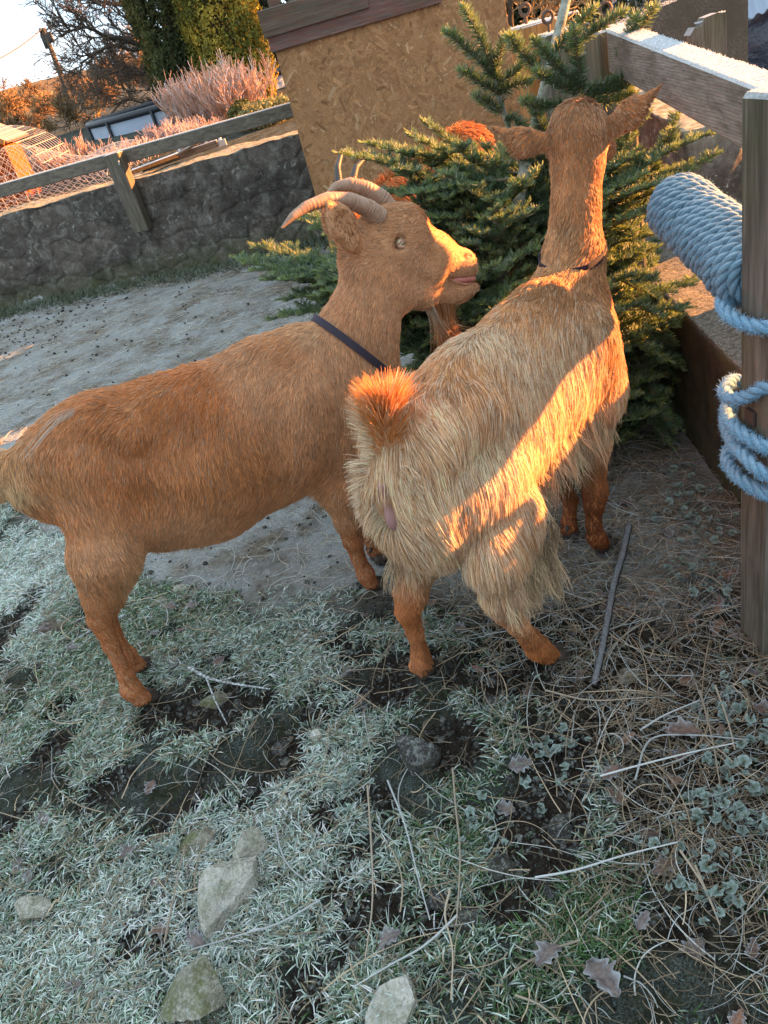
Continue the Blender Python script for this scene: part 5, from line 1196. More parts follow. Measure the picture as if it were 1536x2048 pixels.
# ================================================================ GRASS, LITTER, STONES, LEAVES
gl_ = np.random.default_rng(77)
def gz1(x, y): return ground_z(np.atleast_1d(x), np.atleast_1d(y))
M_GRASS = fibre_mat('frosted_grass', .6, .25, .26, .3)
def scatter(n, x0, x1, y0, y1, fn, g):
    out = []
    while sum(len(o) for o in out) < n:
        x = g.uniform(x0, x1, n * 2); y = g.uniform(y0, y1, n * 2); p = fn(x, y); k = g.random(len(x)) < p; out.append(np.stack([x[k], y[k]], -1))
    return np.concatenate(out)[:n]
def in_view(x, y, m=.30):
    f = y * _cp + CAM_H * _sp; r = x; u0 = y * _sp - CAM_H * _cp
    X_ = (r * _cr - u0 * -_sr * -1) if False else None
    up_ = u0 / f; rt_ = r / f; U = rt_ * _cr - up_ * _sr * 1.0; U = rt_ * _cr - up_ * _sr; V_ = -(rt_ * _sr + up_ * _cr)
    return (np.abs(U) < 768 / FPX + m) & (np.abs(V_) < 1024 / FPX + m)
def grass_d(x, y):
    yard, soil, lit, under = zones(x, y); n = fbm(np.stack([x * 7, y * 7, 0 * x], -1), 3, 51); n2 = fbm(np.stack([x * 2.2, y * 2.2, 0 * x], -1), 2, 52)
    d = (1 - yard) * (1 - soil * .97) * sstep(-.42, .12, n + n2 * .4)
    br_ = sstep(.75, .5, y) * .8
    d = d ** 1.3 * (1 - lit * (.88 - .75 * br_)); d[y > 3.4] = 0
    return d * in_view(x, y) * (x < rwx(y) - .02)
tf = scatter(13500, -2.0, .95, .3, 3.3, grass_d, gl_)
yd_, soil_, lit_, _u = zones(tf[:, 0], tf[:, 1]); fr_n = fbm(np.stack([tf[:, 0] * 3, tf[:, 1] * 3, 0 * tf[:, 0]], -1), 3, 60)
frst = np.clip(.62 + fr_n * .7 - .38 * sstep(-.2, .3, tf[:, 0]) * sstep(.9, .6, tf[:, 1]) - .18 * sstep(-.35, -.1, tf[:, 0]) - .30 * lit_, .05, .95)
nb = 13; B = np.repeat(tf, nb, 0) + gl_.normal(0, .011, (len(tf) * nb, 2)); n = len(B); az = np.repeat(gl_.uniform(0, 6.28, len(tf)), nb) + gl_.normal(0, .9, n)
L = gl_.uniform(.012, .036, n) * np.repeat(gl_.uniform(.7, 1.35, len(tf)), nb); lean = np.clip(gl_.normal(.75, .35, n), .05, 1.4)
hz = np.stack([np.cos(az), np.sin(az), 0 * az], -1); t = np.linspace(0, 1, 5); z0 = ground_z(B[:, 0], B[:, 1]) - .003
P = np.stack([B[:, 0], B[:, 1], z0], -1)[:, None] + hz[:, None] * (L[:, None] * (t * np.sin(lean)[:, None] + .45 * t ** 2))[..., None] * .8 + UP * (L[:, None] * (t * np.cos(lean * .8)[:, None] - .45 * t ** 2.2))[..., None]
P[:, :, 2] = np.maximum(P[:, :, 2], z0[:, None] + .001)
f = np.clip(np.repeat(frst, nb) + gl_.normal(0, .28, n), .02, 1)[:, None]
gc = np.array([.050, .115, .026]) * (1 - f) + np.array([.74, .86, .80]) * f; dry = gl_.random(n) < .22; gc[dry] = gc[dry] * .25 + np.array([.32, .25, .16]) * .8; gc *= np.exp(gl_.normal(0, .32, (n, 1)))
tag(curves_np('grass', P, np.array([.0013, .0015, .0013, .0010, .0004]), M_GRASS, None, np.clip(gc, .01, .88)), kind='stuff')
# short frosted turf fuzz
ft = scatter(70000, -2.0, .95, .3, 3.3, lambda x, y: np.clip(grass_d(x, y) * .8 + .2 * (1 - zones(x, y)[1]) * (zones(x, y)[0] < .4) * in_view(x, y), 0, 1), gl_); n = len(ft)
fz = ground_z(ft[:, 0], ft[:, 1]); d = nrm(gl_.normal(0, .8, (n, 3)) + [0, 0, .8]); L = gl_.uniform(.006, .017, (n, 1)); b = np.stack([ft[:, 0], ft[:, 1], fz - .001], -1)
fr2 = np.clip(.55 + .5 * fbm(b * 3, 3, 60) - .35 * zones(ft[:, 0], ft[:, 1])[2] + gl_.normal(0, .25, n), 0, 1)[:, None]
tag(curves_np('turf', np.stack([b, b + d * L * .6, b + d * L + [0, 0, -.002]], 1), np.array([.0009, .0009, .0003]), M_GRASS, None, np.clip(np.array([.030, .045, .018]) * (1 - fr2) + np.array([.20, .26, .25]) * fr2, .01, .9)), kind='stuff')

# dry stalks and straw
M_STALK = fibre_mat('dry_stalk', .65, .12, 1.0, .3)
def stalks(name, xy, L, r, seed, colr, frost_p, wig=.35, k=9, lift=.012):
    g = np.random.default_rng(seed); n = len(xy); az = g.uniform(0, 6.28, n); da = g.normal(0, wig, n); P = np.zeros((n, k, 3)); cur = np.stack([xy[:, 0], xy[:, 1]], -1); st = L / (k - 1); ph = g.uniform(0, 6.28, n); arch = np.abs(g.normal(0, lift, n))
    for i in range(k):
        u = i / (k - 1); P[:, i, :2] = cur; P[:, i, 2] = ground_z(cur[:, 0], cur[:, 1], False) + .012 + arch * np.sin(u * 3.1) + g.normal(0, .0012, n) + r
        a = az + da * i / (k - 1) * 3; cur = cur + np.stack([np.cos(a), np.sin(a)], -1) * st[:, None]
    c = np.array(colr) * np.exp(g.normal(0, .28, (n, 1))); fp = g.random(n) < frost_p; c[fp] = c[fp] * .35 + np.array([.42, .47, .48]) * g.uniform(.5, 1, (fp.sum(), 1))
    return curves_np(name, P, np.linspace(1, .55, k) * r * g.uniform(.5, 1.3, (n, 1)), M_STALK, None, np.clip(c, .01, .9))
def lit_d(x, y): z = zones(x, y); return np.clip(z[2] * .9 + .16 * (1 - z[0]), 0, 1) * (1 - .5 * z[1]) * in_view(x, y) * (x < rwx(y) - .01) * (y < 2.6)
xy = scatter(2100, -1.3, .95, .3, 2.6, lit_d, gl_); tag(stalks('dry_stalks', xy, gl_.uniform(.04, .30, len(xy)) * gl_.uniform(.5, 1, len(xy)), .0012, 61, (.33, .26, .18), .2, .35, 9, .006), kind='stuff')
xy = scatter(8500, -1.3, .95, .3, 2.6, lit_d, gl_); tag(stalks('fine_straw', xy, gl_.uniform(.02, .12, len(xy)), .0007, 62, (.19, .145, .10), .3, .5, 6, .008), kind='stuff')
def yard_d(x, y): return np.clip(zones(x, y)[0] * sstep(-.5, .5, fbm(np.stack([x * 1.6, y * 1.6, 0 * x], -1), 3, 71) + .15), 0, 1) * (wall_s(x, y) < -.05) * in_view(x, y) * (x < rwx(y))
xy = scatter(9000, -3.2, .8, 1.5, 6.8, yard_d, gl_); tag(stalks('frosty_straw', xy, gl_.uniform(.03, .16, len(xy)), .0010, 63, (.36, .32, .26), .22, .6, 6, .004), kind='stuff')
LP = [[(905, 1535), (912, 1620), (920, 1700), (917, 1790), (912, 1850)], [(900, 1780), (890, 1830), (905, 1900), (902, 2000)], [(735, 1570), (742, 1680), (745, 1800), (730, 1920)], [(775, 1560), (810, 1650), (835, 1750), (860, 1840)], [(1070, 1755), (1150, 1740), (1250, 1710), (1360, 1683)], [(1200, 1552), (1280, 1530), (1380, 1505), (1475, 1485)], [(1160, 1880), (1090, 1905), (1000, 1960)], [(915, 1830), (850, 1890), (780, 1930), (705, 1975)], [(640, 1800), (560, 1845), (480, 1870), (380, 1900)], [(1430, 1370), (1455, 1440), (1470, 1500)], [(1400, 1380), (1425, 1480), (1440, 1570)], [(1280, 1460), (1330, 1430), (1400, 1400)], [(1360, 1700), (1400, 1760), (1430, 1820)], [(1390, 1730), (1420, 1800), (1440, 1850)], [(1030, 1990), (1080, 2010), (1120, 2045)], [(1090, 1380), (1180, 1400), (1290, 1395)], [(1270, 1560), (1300, 1480), (1380, 1470), (1500, 1480)], [(330, 1880), (350, 1780), (370, 1690)], [(120, 1230), (180, 1260), (240, 1240)], [(550, 1650), (570, 1720), (620, 1770)]]
Pp = []
for l in LP: c_ = catmull([atz(x, y, .022) for x, y in l], 6); Pp.append(c_[np.linspace(0, len(c_) - 1, 12).astype(int)])
tag(curves_np('long_stalks', np.array(Pp), np.linspace(.0022, .0012, 12), M_STALK, None, tint(len(Pp), (.40, .33, .25), .25, (.48, .50, .50), .4)), kind='stuff')

# dark stick and frosted twig
mb = MB(); c_ = catmull([atz(1258, 1052, .05), atz(1245, 1110, .05), atz(1228, 1170, .035), atz(1215, 1240, .03), atz(1202, 1310, .02), atz(1188, 1372, .004)], 8); mb.tube(c_, np.linspace(.0095, .008, len(c_)) * (1 + .12 * np.sin(np.arange(len(c_)) * 1.7)), 10)
tag(mb.build('stick', W_DARK, None, True), 'dark bare stick lying on the litter beside the right hand goat', 'stick')
m = NT('frosty_twig_bark', .8, .3); m.col(m.mix(m.ramp(m.noise(150), [(.4, 0), (.6, 1)]), (.14, .12, .10), (.55, .60, .63))); M_FT = m.m
mb = MB(); c_ = catmull([atz(378, 1335, .03), atz(415, 1355, .035), atz(460, 1366, .03), atz(540, 1378, .02)], 8); mb.tube(c_, np.linspace(.005, .002, len(c_)), 8); c_ = catmull([atz(412, 1354, .034), atz(430, 1400, .03), atz(455, 1450, .02)], 8); mb.tube(c_, np.linspace(.003, .0012, len(c_)), 6)
c_ = catmull([atz(440, 1362, .034), atz(480, 1350, .04), atz(530, 1340, .03)], 8); mb.tube(c_, np.linspace(.0025, .001, len(c_)), 6)
tag(mb.build('twig', M_FT, None, True), 'forked twig white with frost in the grass below the left goat', 'twig')
mb = MB(); c_ = catmull([atz(300, 1300, .03), atz(200, 1345, .03), atz(110, 1390, .02)], 8) if False else catmull([atz(250, 1230, .03), atz(180, 1262, .03), atz(120, 1300, .02)], 8); mb.tube(c_, np.linspace(.004, .002, len(c_)), 7)
tag(mb.build('twig', M_FT, None, True), 'straight frosted twig behind the left goat\'s hind leg', 'twig')

# stones
def ico(sub=5):
    me = bpy.data.meshes.new('t'); import bmesh; bm = bmesh.new(); bmesh.ops.create_icosphere(bm, subdivisions=sub, radius=1); V = np.array([v.co[:] for v in bm.verts]); F = np.array([[v.index for v in f.verts] for f in bm.faces]); bm.free(); bpy.data.meshes.remove(me); return V, F
IV, IF = ico(5); IV4, IF4 = ico(4)
def stone_mat(name, a, b, lich, moss):
    m = NT(name, .9, .25); co = m.coord(); n1 = m.noise(22, co, 7, .7); n2 = m.noise(140, co, 6, .75); col = m.mix(m.ramp(n1, [(.35, 0), (.65, 1)]), a, b); col = m.mix(m.ramp(n2, [(.35, .6), (.55, 0)]), col, tuple(q * .3 for q in a))
    col = m.mix(m.ramp(m.noise(34, co, 6, .8), [(.52, 0), (.62, lich)]), col, (.42, .44, .42)); up = m.ramp(m.upness(), [(.2, 0), (.8, 1)])
    col = m.mix(m.math('MULTIPLY', m.ramp(m.noise(16, m.coord((1, 1, 1), (.4, .1, .2)), 5, .6), [(.45, 0), (.6, 1)]), moss), col, (.13, .15, .045)); col = m.mix(m.math('MULTIPLY', up, m.ramp(n2, [(.52, 0), (.66, .4)])), col, (.6, .65, .68))
    m.col(col); m.bump(m.math('ADD', n1, m.math('MULTIPLY', n2, .35)), .016, 1.0); return m.m
S_PALE = stone_mat('pale_limestone', (.42, .40, .34), (.72, .69, .60), .5, .35); S_MOSS = stone_mat('mossy_limestone', (.22, .21, .16), (.42, .40, .31), .4, .8); S_BROWN = stone_mat('brown_stone', (.09, .06, .05), (.16, .11, .09), .2, .2); S_DARKC = stone_mat('soil_clod', (.03, .027, .024), (.09, .085, .08), .5, 0.1)
def rock(px, py, w_, l_, h_, ang, seed, mat, label, cat='stone', sink=.3, cuts=13, tilt=0.0, name='stone', group='stones in the grass'):
    g = np.random.default_rng(seed); V = IV.copy()
    for _ in range(cuts):
        nn = nrm(g.normal(0, 1, 3) + [0, 0, .15]); d = g.uniform(*((.34, .60) if cuts == 8 else (.42, .76))); ex = V @ nn - d; V -= nn * np.maximum(ex, 0)[:, None] * .97
    V = V + nrm(V) * (fbm(V * 2.2, 2, seed) * .05 - np.abs(fbm(V * 5, 4, seed + 2)) * .07 + fbm(V * 18, 3, seed + 3) * .022)[:, None]
    V = V * [w_ / 2, l_ / 2, h_ / 2] * 1.28; ct, st_ = math.cos(tilt), math.sin(tilt); V = V @ np.array([[1, 0, 0], [0, ct, st_], [0, -st_, ct]]); ca, sa = math.cos(ang), math.sin(ang); V = V @ np.array([[ca, sa, 0], [-sa, ca, 0], [0, 0, 1]])
    c = atz(px, py, h_ * .25); z = gz1(c[0], c[1])[0]; V = V + [c[0], c[1], z + h_ * (.5 - sink)]
    return tag(mesh_np(name, V, IF, mat, None, False), label, cat, group)
rock(452, 1765, .088, .165, .10, -.25, 3, S_PALE, 'large pale wedge shaped stone with a green lichen streak leaning on another stone', sink=.18, tilt=.25, cuts=8)
rock(497, 1678, .058, .085, .09, -.3, 13, S_PALE, 'taller grey stone standing behind the large wedge shaped stone', sink=.15, cuts=8)
rock(374, 1975, .118, .135, .085, .15, 21, S_MOSS, 'blocky olive grey stone near the bottom edge of the picture', sink=.2, cuts=8)
rock(62, 1812, .070, .058, .05, .3, 30, S_PALE, 'small rounded pale stone in frosty grass at the left edge', sink=.15)
rock(790, 2012, .125, .085, .06, .2, 41, S_PALE, 'flat pale stone partly cut by the bottom edge of the picture', sink=.55)
rock(370, 1690, .11, .07, .04, .5, 43, S_MOSS, 'low mossy stone sunk in grass above the wedge shaped stone', sink=.5)
rock(428, 1392, .085, .06, .04, -.2, 47, S_MOSS, 'flat mossy stone below the frosted twig', sink=.45)
rock(632, 1472, .030, .035, .025, .2, 53, S_PALE, 'tiny pale pointed stone between the soil patches', sink=.2)
rock(360, 1178, .050, .035, .03, 0, 57, S_PALE, 'small white stone on the mud under the left goat', sink=.3)
rock(320, 1205, .06, .045, .035, .4, 59, S_MOSS, 'small dull stone next to the white one under the goat', sink=.4)
rock(100, 1262, .10, .05, .035, -.4, 61, S_BROWN, 'reddish brown broken brick piece in the grass at left', 'brick', .25, 6)
rock(828, 1500, .095, .085, .075, .3, 67, S_DARKC, 'frosted dark lump of churned soil in the middle of the grass', 'clod', .25, 3, name='soil_clod')
rock(1255, 1330, .09, .06, .04, .3, 69, S_MOSS, 'mossy stone half buried in the litter right of the goat', sink=.5)
for i_, (x, y, s_) in enumerate(((560, 1490, .03), (930, 1830, .035), (870, 1790, .03), (1010, 1730, .04), (985, 1400, .03), (720, 1400, .035), (1170, 1560, .035), (1120, 1640, .04))):
    rock(x, y, s_ * 1.3, s_, s_ * .8, i_, 80 + i_, S_DARKC, 'dark soil crumb ' + ['among the droppings in the grass', 'between the long stalks near the bottom', 'just above the lower end of the long straight stalk', 'beside the single frosted oak leaf', 'below the right goat\'s hind hooves', 'beside the left hind hoof of the right goat', 'right of the big bare soil patch', 'below the long pale straw stalk'][i_], 'clod', .3, 3, name='soil_clod', group='soil crumbs')

# crumbs of churned soil
dvc, dfc = ico(1); cr_xy = scatter(5200, -1.6, .9, .35, 2.4, lambda x, y: (zones(x, y)[1] * .95 + .05) * in_view(x, y) * (x < rwx(y) - .02), gl_); n = len(cr_xy); s_ = gl_.gamma(2.0, .0016, (n, 1, 1)) + .0015
Vc = dvc[None] * s_ * gl_.uniform(.6, 1.3, (n, 1, 3)) * gl_.uniform(.75, 1.2, (n, len(dvc), 1)); Vc[:, :, 0] += cr_xy[:, :1]; Vc[:, :, 1] += cr_xy[:, 1:]; Vc[:, :, 2] += ground_z(cr_xy[:, 0], cr_xy[:, 1])[:, None] + .001
tag(mesh_np('loose_soil', Vc.reshape(-1, 3), (dfc[None] + np.arange(n)[:, None, None] * len(dvc)).reshape(-1, 3), S_DARKC, None, False), kind='stuff')
# droppings: small dark pellets
dv, df = ico(2); dm = bpy.data.meshes.new('dropping'); first = None
m = NT('pellet', .5, .35); m.col((.014, .011, .009)); M_PEL = m.m
spots = []
for cx, cy, n_, sp_ in ((590, 1578, 9, 16), (640, 1640, 16, 24), (690, 1570, 7, 20), (700, 1650, 10, 22), (655, 1490, 6, 18), (560, 1640, 5, 16), (600, 1700, 4, 18), (740, 1600, 5, 14)):
    spots += [(cx + gl_.normal(0, sp_), cy + gl_.normal(0, sp_ * .7)) for _ in range(n_)]
for i_, (x, y) in enumerate(spots):
    c = atz(x, y, .012); z = gz1(c[0], c[1])[0]
    if first is None:
        first = mesh_np('dropping', dv * [.0062, .0050, .0048], df, M_PEL, None, True); o = first
    else: o = first.copy(); COL.objects.link(o)
    o.location = (c[0], c[1], z + .004); o.rotation_euler = (0, gl_.normal(0, .3), gl_.uniform(0, 6)); tag(o, 'small dark round dropping among the grass right of the wedge shaped stone', 'dropping', 'scattered droppings')

# dark specks scattered on the yard
sp_xy = np.concatenate([scatter(500, -3.4, .2, 3.0, 7.2, lambda x, y: (zones(x, y)[0] > .6) * (wall_s(x, y) < -.08) * in_view(x, y) * np.clip(.12 + np.exp(-((x + 2.6) ** 2 + (y - 6.1) ** 2) / .5), 0, 1), gl_)]); n = len(sp_xy); s_ = gl_.uniform(.006, .013, (n, 1, 1))
Vs = dvc[None] * s_ * gl_.uniform(.7, 1.2, (n, 1, 3)); Vs[:, :, 0] += sp_xy[:, :1]; Vs[:, :, 1] += sp_xy[:, 1:]; Vs[:, :, 2] += ground_z(sp_xy[:, 0], sp_xy[:, 1])[:, None] + .004
tag(mesh_np('yard_specks', Vs.reshape(-1, 3), (dfc[None] + np.arange(n)[:, None, None] * len(dvc)).reshape(-1, 3), M_PEL, None, True), kind='stuff')
# oak leaves
def leaf_mesh(seed, L=.06):
    g = np.random.default_rng(seed); n = 40; t = np.linspace(0, 1, n); w_ = .33 * np.sin(np.pi * np.clip(t, 0, 1) ** .75) ** .8 * (.80 + .20 * np.cos(t * 2 * np.pi * 4.2 + .6)) * L * g.uniform(.85, 1.2) + .0004; m_ = 7; u = np.linspace(-1, 1, m_)
    X_ = u[None] * w_[:, None] * (1 + .0 * t[:, None]); Y_ = t[:, None] * L + np.abs(u)[None] * w_[:, None] * .22; k1, k2, k3 = g.normal(0, 1, 3)
    Z_ = (np.abs(u)[None] * w_[:, None]) * (.35 + .3 * k1) + .10 * L * k2 * np.sin(t * 3)[:, None] + .06 * L * np.sin(t[:, None] * 11 + u[None] * 3 + k3) * np.abs(u)[None]
    V = np.stack([X_, Y_, Z_], -1).reshape(-1, 3); i = np.arange(n - 1)[:, None] * m_; j = np.arange(m_ - 1)[None]; F = np.stack([i + j, i + j + 1, i + m_ + j + 1, i + m_ + j], -1).reshape(-1, 4)
    V[:, 2] -= V[:, 2].min(); edge = np.tile(np.abs(u) ** 3, n); vein = np.tile(np.exp(-(u / .12) ** 2), n); return V, F, edge, vein
def leaf_mat(name, a, b):
    m = NT(name, .75, .25); n1 = m.noise(60, None, 4); col = m.mix(m.ramp(n1, [(.35, 0), (.65, 1)]), a, b); col = m.mix(m.math('MULTIPLY', m.attr('vein'), .4), col, tuple(q * 1.7 for q in b))
    fz_ = m.ramp(m.noise(320, None, 3, .7), [(.45, 0), (.6, 1)]); col = m.mix(m.math('MULTIPLY', m.attr('edge'), m.ramp(n1, [(.3, .5), (.6, 1)])), col, (.34, .36, .38)); col = m.mix(m.math('MULTIPLY', fz_, .14), col, (.5, .55, .6)); m.col(col); m.transl(.15, a); return m.m
LM = [leaf_mat('dead_leaf_brown', (.085, .042, .028), (.17, .095, .065)), leaf_mat('dead_leaf_grey', (.085, .062, .056), (.17, .13, .115)), leaf_mat('dead_leaf_rust', (.17, .065, .030), (.25, .12, .065))]
lf = []
for k_ in range(8):
    V, F, e, v = leaf_mesh(k_); me = mesh_np('oak_leaf', V, F, LM[k_ % 3], None, True, {'edge': e, 'vein': v}); lf.append(me.data); bpy.data.objects.remove(me)
big = [(1030, 1612, .9, 1.0, 1, 'single frosted brown oak leaf with white rimmed lobes in the middle of the soil'), (1180, 1925, 1.35, 3.4, 1, 'largest purple brown oak leaf lying flat near the bottom edge'), (1120, 1890, 1.0, 2.2, 4, 'curled frosty leaf just left of the largest oak leaf'), (1250, 1595, .9, .4, 0, 'pale brown leaf on dark soil right of the frosted oak leaf'), (1238, 1528, .9, 2., 3, 'light tan leaf touching the long straw stalk'), (1405, 1460, 1.3, 1.2, 0, 'broad dull brown oak leaf below the near fence post'), (1500, 1420, 1.3, 4.2, 6, 'brown leaf at the right edge below the rope post'), (1275, 1215, 1.1, .8, 5, 'pink brown leaf pair right of the dark stick'), (1440, 1228, .9, 2.4, 2, 'rust coloured leaf near the foot of the post')]
def put_leaf(x, y, s_, a, k_, label, group=None, h_=.012):
    c = atz(x, y, h_); z = gz1(c[0], c[1])[0]; o = bpy.data.objects.new('oak_leaf', lf[k_]); COL.objects.link(o); o.location = (c[0], c[1], z + h_); o.rotation_euler = (gl_.normal(0, .22), gl_.normal(0, .22), a); o.scale = (s_,) * 3; tag(o, label, 'leaf', group)
for x, y, s_, a, k_, lb_ in big: put_leaf(x, y, s_, a, k_, lb_, 'dead leaves', .016)
def near_zone(x, y): return zones(x, y)[2] * in_view(x, y) * (x < rwx(y) - .05) * (y < 1.8)
for x, y in scatter(84, -.1, .85, .45, 1.8, near_zone, gl_):
    z = gz1(x, y)[0]; o = bpy.data.objects.new('oak_leaf', lf[int(gl_.integers(8))]); COL.objects.link(o); o.location = (x, y, z + .008); o.rotation_euler = (gl_.normal(0, .3), gl_.normal(0, .3), gl_.uniform(0, 6.3)); o.scale = (gl_.uniform(.55, 1.0),) * 3; k3 = [q.name for q in lf].index(o.data.name) % 3; tag(o, ('small ' if o.scale[0] < .78 else 'broader ') + ['brown', 'greyish', 'rust coloured'][k3] + ' dead leaf lying ' + ('near the foot of the rope post' if x > .5 and y > .9 else 'beside the dark stick' if y > 1.15 else 'near the bottom edge on the right' if y < .7 else 'among the dead stalks' if x > .3 else 'on the dark trampled soil'), 'leaf', 'small dead leaves in the litter')
def left_zone(x, y): z = zones(x, y); return (1 - z[2]) * (1 - z[0]) * in_view(x, y)
for x, y in scatter(26, -1.2, .1, .55, 2.0, left_zone, gl_):
    z = gz1(x, y)[0]; o = bpy.data.objects.new('oak_leaf', lf[[1, 4, 7, 0][int(gl_.integers(4))]]); COL.objects.link(o); o.location = (x, y, z + .010); o.rotation_euler = (gl_.normal(0, .35), gl_.normal(0, .35), gl_.uniform(0, 6.3)); o.scale = (gl_.uniform(.6, .95),) * 3; tag(o, ('small' if o.scale[0] < .78 else 'larger') + ' greyish dead leaf sunk in the frosty grass ' + ('behind the left goat\'s hind leg' if y > 1.6 else 'at the far left' if x < -.75 else 'below the left goat\'s hind hoof' if y > 1.2 else 'near the pale stones' if x < -.3 else 'left of the long straw stalks'), 'leaf', 'dead leaves in the frosty grass')

# frosted ground ivy
gw = np.random.default_rng(91); ctr = [(1420, 935, .10, 26), (1380, 980, .10, 20), (1400, 1060, .09, 18), (1370, 1140, .08, 18), (1350, 1030, .08, 14), (1440, 1180, .05, 10), (1480, 1560, .10, 26), (1500, 1450, .07, 14), (1440, 1400, .06, 10), (1380, 1680, .09, 18), (1120, 1470, .05, 9), (1460, 1620, .07, 16), (1420, 1780, .05, 10), (960, 1660, .05, 8), (1110, 1490, .03, 6), (1090, 1560, .05, 8), (330, 1690, .03, 5), (700, 1580, .06, 8)]
mb = MB(); at = []
for px, py, r_, n_ in ctr:
    c = atz(px, py, .02)
    for _ in range(int(n_ * 1.6)):
        x, y = c[0] + gw.normal(0, r_ * .55), c[1] + gw.normal(0, r_ * .55)
        if x > rwx(y) - .03: continue
        z = gz1(x, y)[0] + gw.uniform(.010, .035); s_ = gw.uniform(.005, .013); a = gw.uniform(0, 6.3); k = 14; th = np.linspace(-2.6, 2.6, k); rr_ = s_ * (1 + .14 * np.cos(th * 5)); u1 = nrm(np.array([math.cos(a), math.sin(a), gw.normal(0, .35)])); v1 = nrm(np.cross(nrm(np.array([gw.normal(0, .35), gw.normal(0, .35), 1])), u1))
        ring = np.array([x, y, z]) + (np.cos(th) * rr_)[:, None] * u1 + (np.sin(th) * rr_)[:, None] * v1 + np.array([0, 0, .003]); V = np.vstack([[x, y, z], ring]); F = np.array([[0, q, q + 1] for q in range(1, k)]); mb.add(V, [F.reshape(-1, 3)]); at += [0.] + [1.] * k
m = NT('frosted_weed_leaf', .7, .3); n1 = m.noise(160, None, 4, .7); col = m.mix(m.ramp(n1, [(.4, 0), (.6, 1)]), (.035, .06, .03), (.09, .13, .09)); col = m.mix(m.math('MULTIPLY', m.attr('rim'), m.ramp(n1, [(.35, .35), (.6, 1)])), col, (.30, .37, .36)); m.col(col); m.transl(.15, (.06, .1, .04))
tag(mb.build('ground_ivy', m.m, None, True, {'rim': np.array(at) ** 2}), kind='stuff')
# bank: frosted tussock grass beyond the low wall, and moss strip at the foot of the left wall
def bank_d(x, y): r_ = x - rwx(y); return ((r_ > .28) & (r_ < 1.9) & (y > 1.2)).astype(float)
xy = scatter(15000, 1.1, 3.2, 1.2, 5.5, bank_d, gl_); n = len(xy); b = np.stack([xy[:, 0], xy[:, 1], ground_z(xy[:, 0], xy[:, 1])], -1); d = nrm(gl_.normal(0, .7, (n, 3)) + [0, 0, .7]); L = gl_.uniform(.02, .07, (n, 1)); f = gl_.uniform(.2, 1, (n, 1))
tag(curves_np('bank_grass', np.stack([b, b + d * L * .5, b + d * L * .9 - [0, 0, .008], b + d * L * 1.3 - [0, 0, .03]], 1), np.array([.0013, .0012, .001, .0004]), M_GRASS, None, np.array([.09, .14, .06]) * (1 - f) + np.array([.42, .50, .46]) * f), kind='stuff')
def foot_d(x, y): s_ = wall_s(x, y); return ((s_ < 0) & (s_ > -.35)) * np.exp(s_ * 8)
xy = scatter(5000, -4, .3, 6, 7.8, foot_d, gl_); n = len(xy); b = np.stack([xy[:, 0], xy[:, 1], ground_z(xy[:, 0], xy[:, 1])], -1); d = nrm(gl_.normal(0, .6, (n, 3)) + [0, 0, .8]); L = gl_.uniform(.02, .08, (n, 1)); f = gl_.uniform(0, .7, (n, 1))
tag(curves_np('foot_grass', np.stack([b, b + d * L * .6, b + d * L - [0, 0, .01]], 1), np.array([.003, .003, .001]), M_GRASS, None, np.array([.07, .09, .03]) * (1 - f) + np.array([.30, .34, .30]) * f), kind='stuff')
# ================================================================ BEYOND THE YARD
gb = np.random.default_rng(123)
def gzf(x, y): return float(ground_z(np.array([x]), np.array([y]), False)[0])
M_TWIG = fibre_mat('bare_twigs', .8, .0, 1.0, .2)
m = NT('tree_bark', .9, .2); n1 = m.noise(9, m.coord((6, 6, 1)), 5); m.col(m.mix(m.ramp(n1, [(.35, 0), (.65, 1)]), (.045, .036, .028), (.12, .10, .075))); m.bump(n1, .03, .8); M_BARK = m.m
def twigs(P0, D0, L0, R0, lvls, g, spread=.6, up=.15, k=5, nch=(5, 5, 4)):
    """batch recursive branching -> list of (pts (n,k,3), rad (n,k))"""
    out = []; P, D, L, Rr = P0, D0, L0, R0
    for lv in range(lvls):
        n = len(P); pts = np.zeros((n, k, 3)); pts[:, 0] = P; d = D.copy(); dirs = [d]
        for i in range(1, k):
            pts[:, i] = pts[:, i - 1] + d * (L / (k - 1))[:, None]; d = nrm(d + g.normal(0, .16, (n, 3)) + np.array([0, 0, up * .25])); dirs.append(d)
        out.append((pts, Rr[:, None] * np.linspace(1, .45, k)[None]))
        if lv == lvls - 1: break
        c = nch[min(lv, len(nch) - 1)]; i0 = np.repeat(np.arange(n), c); u = g.uniform(.3, 1, len(i0)) * (k - 1); a = np.minimum(u.astype(int), k - 2); fr_ = (u - a)[:, None]
        P = pts[i0, a] * (1 - fr_) + pts[i0, a + 1] * fr_; dd = nrm(pts[i0, a + 1] - pts[i0, a]); r_ = nrm(g.normal(0, 1, (len(i0), 3))); r_ = nrm(r_ - dd * (r_ * dd).sum(1, keepdims=True)); D = nrm(dd * math.cos(spread) + r_ * math.sin(spread) + np.array([0, 0, up * .6]))
        L = L[i0] * g.uniform(.4, .75, len(i0)); Rr = Rr[i0] * .55
    return out
